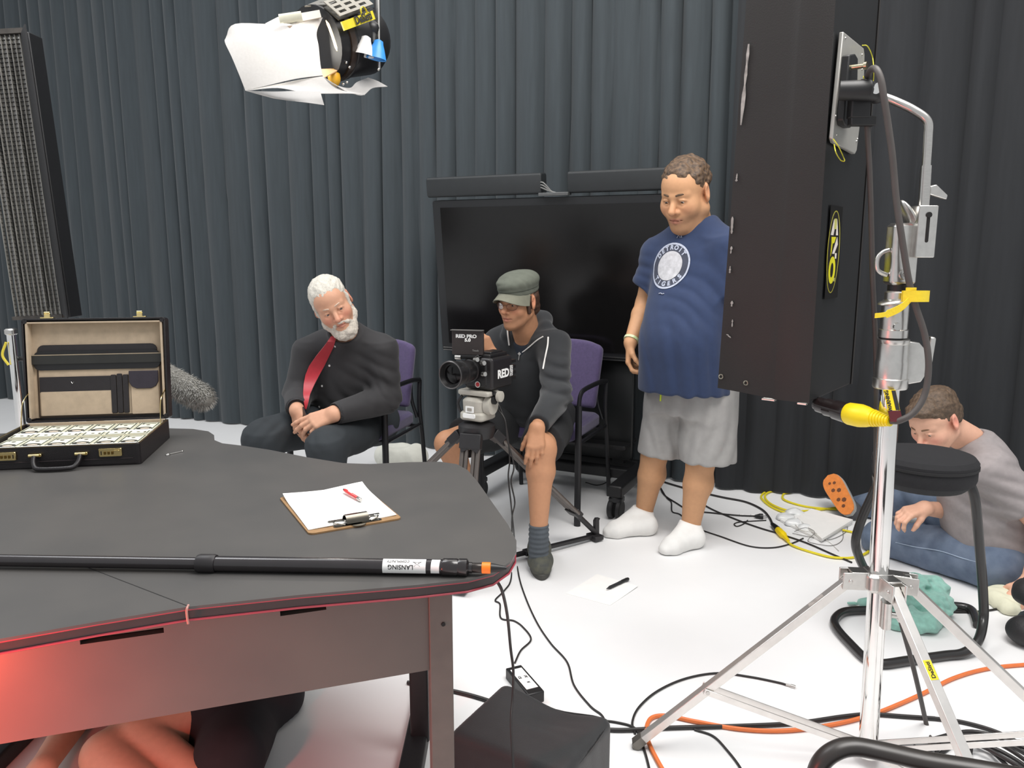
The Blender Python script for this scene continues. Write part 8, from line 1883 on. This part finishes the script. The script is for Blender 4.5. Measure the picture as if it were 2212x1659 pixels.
sh.folds(tw_(-0.12, 0.08, .12), 0.18, (0.2, 0.5, 0.8), 0.009, 42, 3); sh.folds(shL.lerp(elL, .3), 0.12, (0.3, 0, 1), 0.008, 50, 8); sh.folds(tw_(-0.1, 0.1, .32), 0.12, (0.6, 0, 0.7), 0.006, 50, 1)
sh.half((0, 0, 0.012), (0, 0, -1), 0.01)
sdf_obj('t_shirt', sh, 0.007, mat('heather_grey', (150, 143, 143), 0.9, var=0.05, scale=60, bump=0.1, bscale=700), p4, 1)
jn = SDF(); jm = mat('blue_denim', (112, 126, 146), 0.85, var=0.16, scale=14, bump=0.2, bscale=700, rgb2=(84, 98, 120))
jn.chain([hipR, hipR.lerp(knR, .5), knR, knR.lerp(anR, .5), anR], [0.115, 0.098, 0.082, 0.070, 0.064], 0.03); jn.chain([hipL, hipL.lerp(knL, .5), knL, knL.lerp(anL, .5), anL], [0.118, 0.100, 0.086, 0.072, 0.064], 0.03); jn.cone(hipL, hipR, 0.115, 0.115, 0.03)
jn.folds(hipL.lerp(knL, .5), 0.16, (0.9, 0, 0.4), 0.007, 45, 3); jn.folds(knL, 0.12, (0.6, 0, 0.7), 0.007, 50, 7); jn.folds(knR, 0.14, (0.8, 0, 0.5), 0.007, 45, 5)
jn.half((0, 0, 0.004), (0, 0, -1), 0.01)
jo = sdf_obj('jeans', jn, 0.0075, jm, p4, 1); bvj = bvh_of(jo)
q = MB(); pp = []
for x, y in ((1935, 1172), (1980, 1182), (2030, 1190), (2080, 1206), (2120, 1216)):
    p, n = hit(bvj, x, y)
    if p is not None: pp.append(p + n * 0.001)
if len(pp) > 1: q.tube(catmull(pp, 5), 0.0022, 6); q.build('seam', mat('denim_seam', (150, 166, 186), 0.8), p4)
# running shoe, sole toward us
s_ = SDF(); heel = P(1836, 1112, 3.74); toe = P(1797, 1040, 3.92); heel.z = max(heel.z, 0.045)
u = (toe - heel).normalized(); ln = (anR - heel); sn = Vector((-0.62, -0.76, 0.30)); sn = (sn - u * sn.dot(u)).normalized(); w = u.cross(sn)
o_ = heel; s_.cone(o_ - sn * 0.05 + u * 0.03, o_ - sn * 0.045 + u * 0.17, 0.045, 0.036, 0.02); s_.cone(o_ - sn * 0.05 + u * 0.03, o_ - sn * 0.11 + u * 0.045, 0.044, 0.046, 0.02); s_.cone(o_ - sn * 0.04 + u * 0.14, o_ - sn * 0.032 + u * 0.235, 0.042, 0.024, 0.02); s_.half(o_ - sn * 0.012, tuple(sn), 0.004)
so1 = sdf_obj('running_shoe', s_, 0.0045, mat('shoe_mesh_grey', (74, 74, 78), 0.7, var=0.15, scale=60, bump=0.2), p4, 1)
def oprof(l): return 0.052 * min(1, math.sqrt(max(0.0, 1 - ((l - 0.5) / 0.5) ** 4))) * (0.86 + 0.30 * (l - 0.3) if l > .3 else 0.86)
def sole(name, d0, d1, m, grow):
    L = 0.26; pl_ = []
    for k in range(24):
        l = k / 23; pl_.append((l, oprof(l) * grow))
    out = [(l, x) for l, x in pl_] + [(l, -x) for l, x in pl_[::-1][1:-1]]
    n = len(out); v = [o_ - u * 0.012 + u * L * l + w * x + sn * d1 for l, x in out] + [o_ - u * 0.012 + u * L * l + w * x + sn * d0 for l, x in out]
    q = MB(); q.add(v, [tuple(range(n)), tuple(range(2 * n - 1, n - 1, -1))] + [(i, n + i, n + (i + 1) % n, (i + 1) % n) for i in range(n)]); return q.build(name, m, so1, smooth=False)
sole('midsole', -0.016, 0.006, mat('midsole_grey', (170, 170, 166), 0.6), 1.05); os_ = sole('outsole', 0.006, 0.012, mat('outsole_orange', (226, 134, 62), 0.6, var=0.1, scale=60), 1.0)
for k, (l, x, r) in enumerate(((0.30, 0.010, .013), (0.36, -0.014, .011), (0.52, 0.012, .012), (0.58, -0.014, .011), (0.70, 0.010, .009), (0.74, -0.012, .008), (0.2, -0.008, .010))):
    c = o_ - u * 0.012 + u * 0.285 * l + w * x + sn * 0.0122; q = MB(); q.lathe([(0.0001, -0.0005), (r, -0.0005), (r, 0.0008), (0.0001, 0.0008)], c, axis_frame((0, 0, 0), sn), 6); q.build('sole_pad', mat('sole_brown', (110, 66, 40), 0.6), os_)
for k in range(4):
    a0_ = o_ - sn * 0.03 + u * (0.075 + 0.03 * k) + w * (-0.038); q = MB(); q.tube(catmull([a0_, a0_ - sn * 0.028 + w * 0.008 + u * 0.008, a0_ - sn * 0.050 + w * 0.028 + u * 0.0], 4), 0.004, 6, flat=0.5); q.build('shoe_stripe', mat('stripe_silver', (186, 186, 188), 0.4), so1)

# ================================================================ PERSON CROUCHING UNDER THE TABLE
p5 = thing('person', 'crouching person in dark clothes under the table, bare knees and arm lit red', 'person', F(330, 1640))
kA = P(300, 1592, 1.86); kB = P(228, 1632, 1.80); 
hipA = P(560, 1500, 2.12); hipB = P(470, 1500, 2.22)
handp = F(95, 1690, 0.03); elb = P(168, 1545, 2.02); sho = P(230, 1430, 2.16)
sho2 = P(420, 1420, 2.26); anA = F(430, 1680, 0.05); anB = F(330, 1720, 0.05)
body = SDF(); hO = P(330, 1385, 2.10); hR = frame_from(Vector((-0.5, -0.8, -0.3)))
head_prims(body, hR, hO, 0.92); body.cone(hO + hR @ Vector((0, -0.03, -0.05)), (sho + sho2) / 2, 0.05, 0.055, 0.03)
body.chain([sho, elb, handp + Vector((0, 0, 0.04))], [0.052, 0.042, 0.030], 0.03); body.chain([sho2, P(470, 1500, 2.1), P(400, 1560, 1.98)], [0.05, 0.042, 0.03], 0.03)
body.chain([hipA, kA.lerp(hipA, .4), kA, anA], [0.095, 0.082, 0.058, 0.045], 0.03); body.chain([hipB, kB.lerp(hipB, .4), kB, anB], [0.095, 0.078, 0.058, 0.045], 0.03)
body.chain([(hipA + hipB) / 2, (sho + sho2) / 2], [0.13, 0.12], 0.03)
make_hand(body, handp + Vector((0, 0, 0.035)), Vector((-0.6, -0.7, -0.25)), Vector((0.7, -0.6, 0)), Vector((0, -0.2, 1)), 0.95, [(0.1, 0.2, 0.1)] * 4)
sdf_obj('body', body, 0.008, SKIN(), p5, 1, skin_colors(hR, hO, 0.92, (214, 162, 134)))
cl_ = SDF(); cl_.chain([(hipA + hipB) / 2, (sho + sho2) / 2], [0.165, 0.16], 0.04); cl_.cone(sho, sho.lerp(elb, .45), 0.07, 0.066, 0.03); cl_.cone(sho2, sho2.lerp(P(470, 1500, 2.1), .5), 0.07, 0.066, 0.03); cl_.folds((hipA + sho) / 2, 0.2, (0, 0, 1), 0.006, 40, 4); cl_.half((0, 0, 0.67), (0, 0, 1), 0.01)
sdf_obj('t_shirt', cl_, 0.009, mat('dark_tee', (40, 36, 40), 0.9), p5, 2)
sp_ = SDF(); sp_.chain([hipA, kA.lerp(hipA, .55)], [0.13, 0.115], 0.03); sp_.chain([hipB, kB.lerp(hipB, .55)], [0.13, 0.11], 0.03); sp_.cone(anA + Vector((0.06, 0.05, 0.02)), hipA + Vector((-0.05, 0, -0.05)), 0.09, 0.12, 0.04)
sp_.half((0, 0, 0.004), (0, 0, -1), 0.005)
sdf_obj('shorts', sp_, 0.009, mat('dark_shorts', (38, 34, 38), 0.9), p5, 2)
hh = SDF().frame(hR, hO, 0.92); hh.ell((0, -0.022, 0.046), (0.082, 0.103, 0.08), 0.01); hh.half((0, 0.035, 0.034), (0, 0.7, -0.7), 0.01); hh.frame()
sdf_obj('hair', hh, 0.006, mat('dark_brown_hair', (70, 48, 36), 0.55), p5, 1)
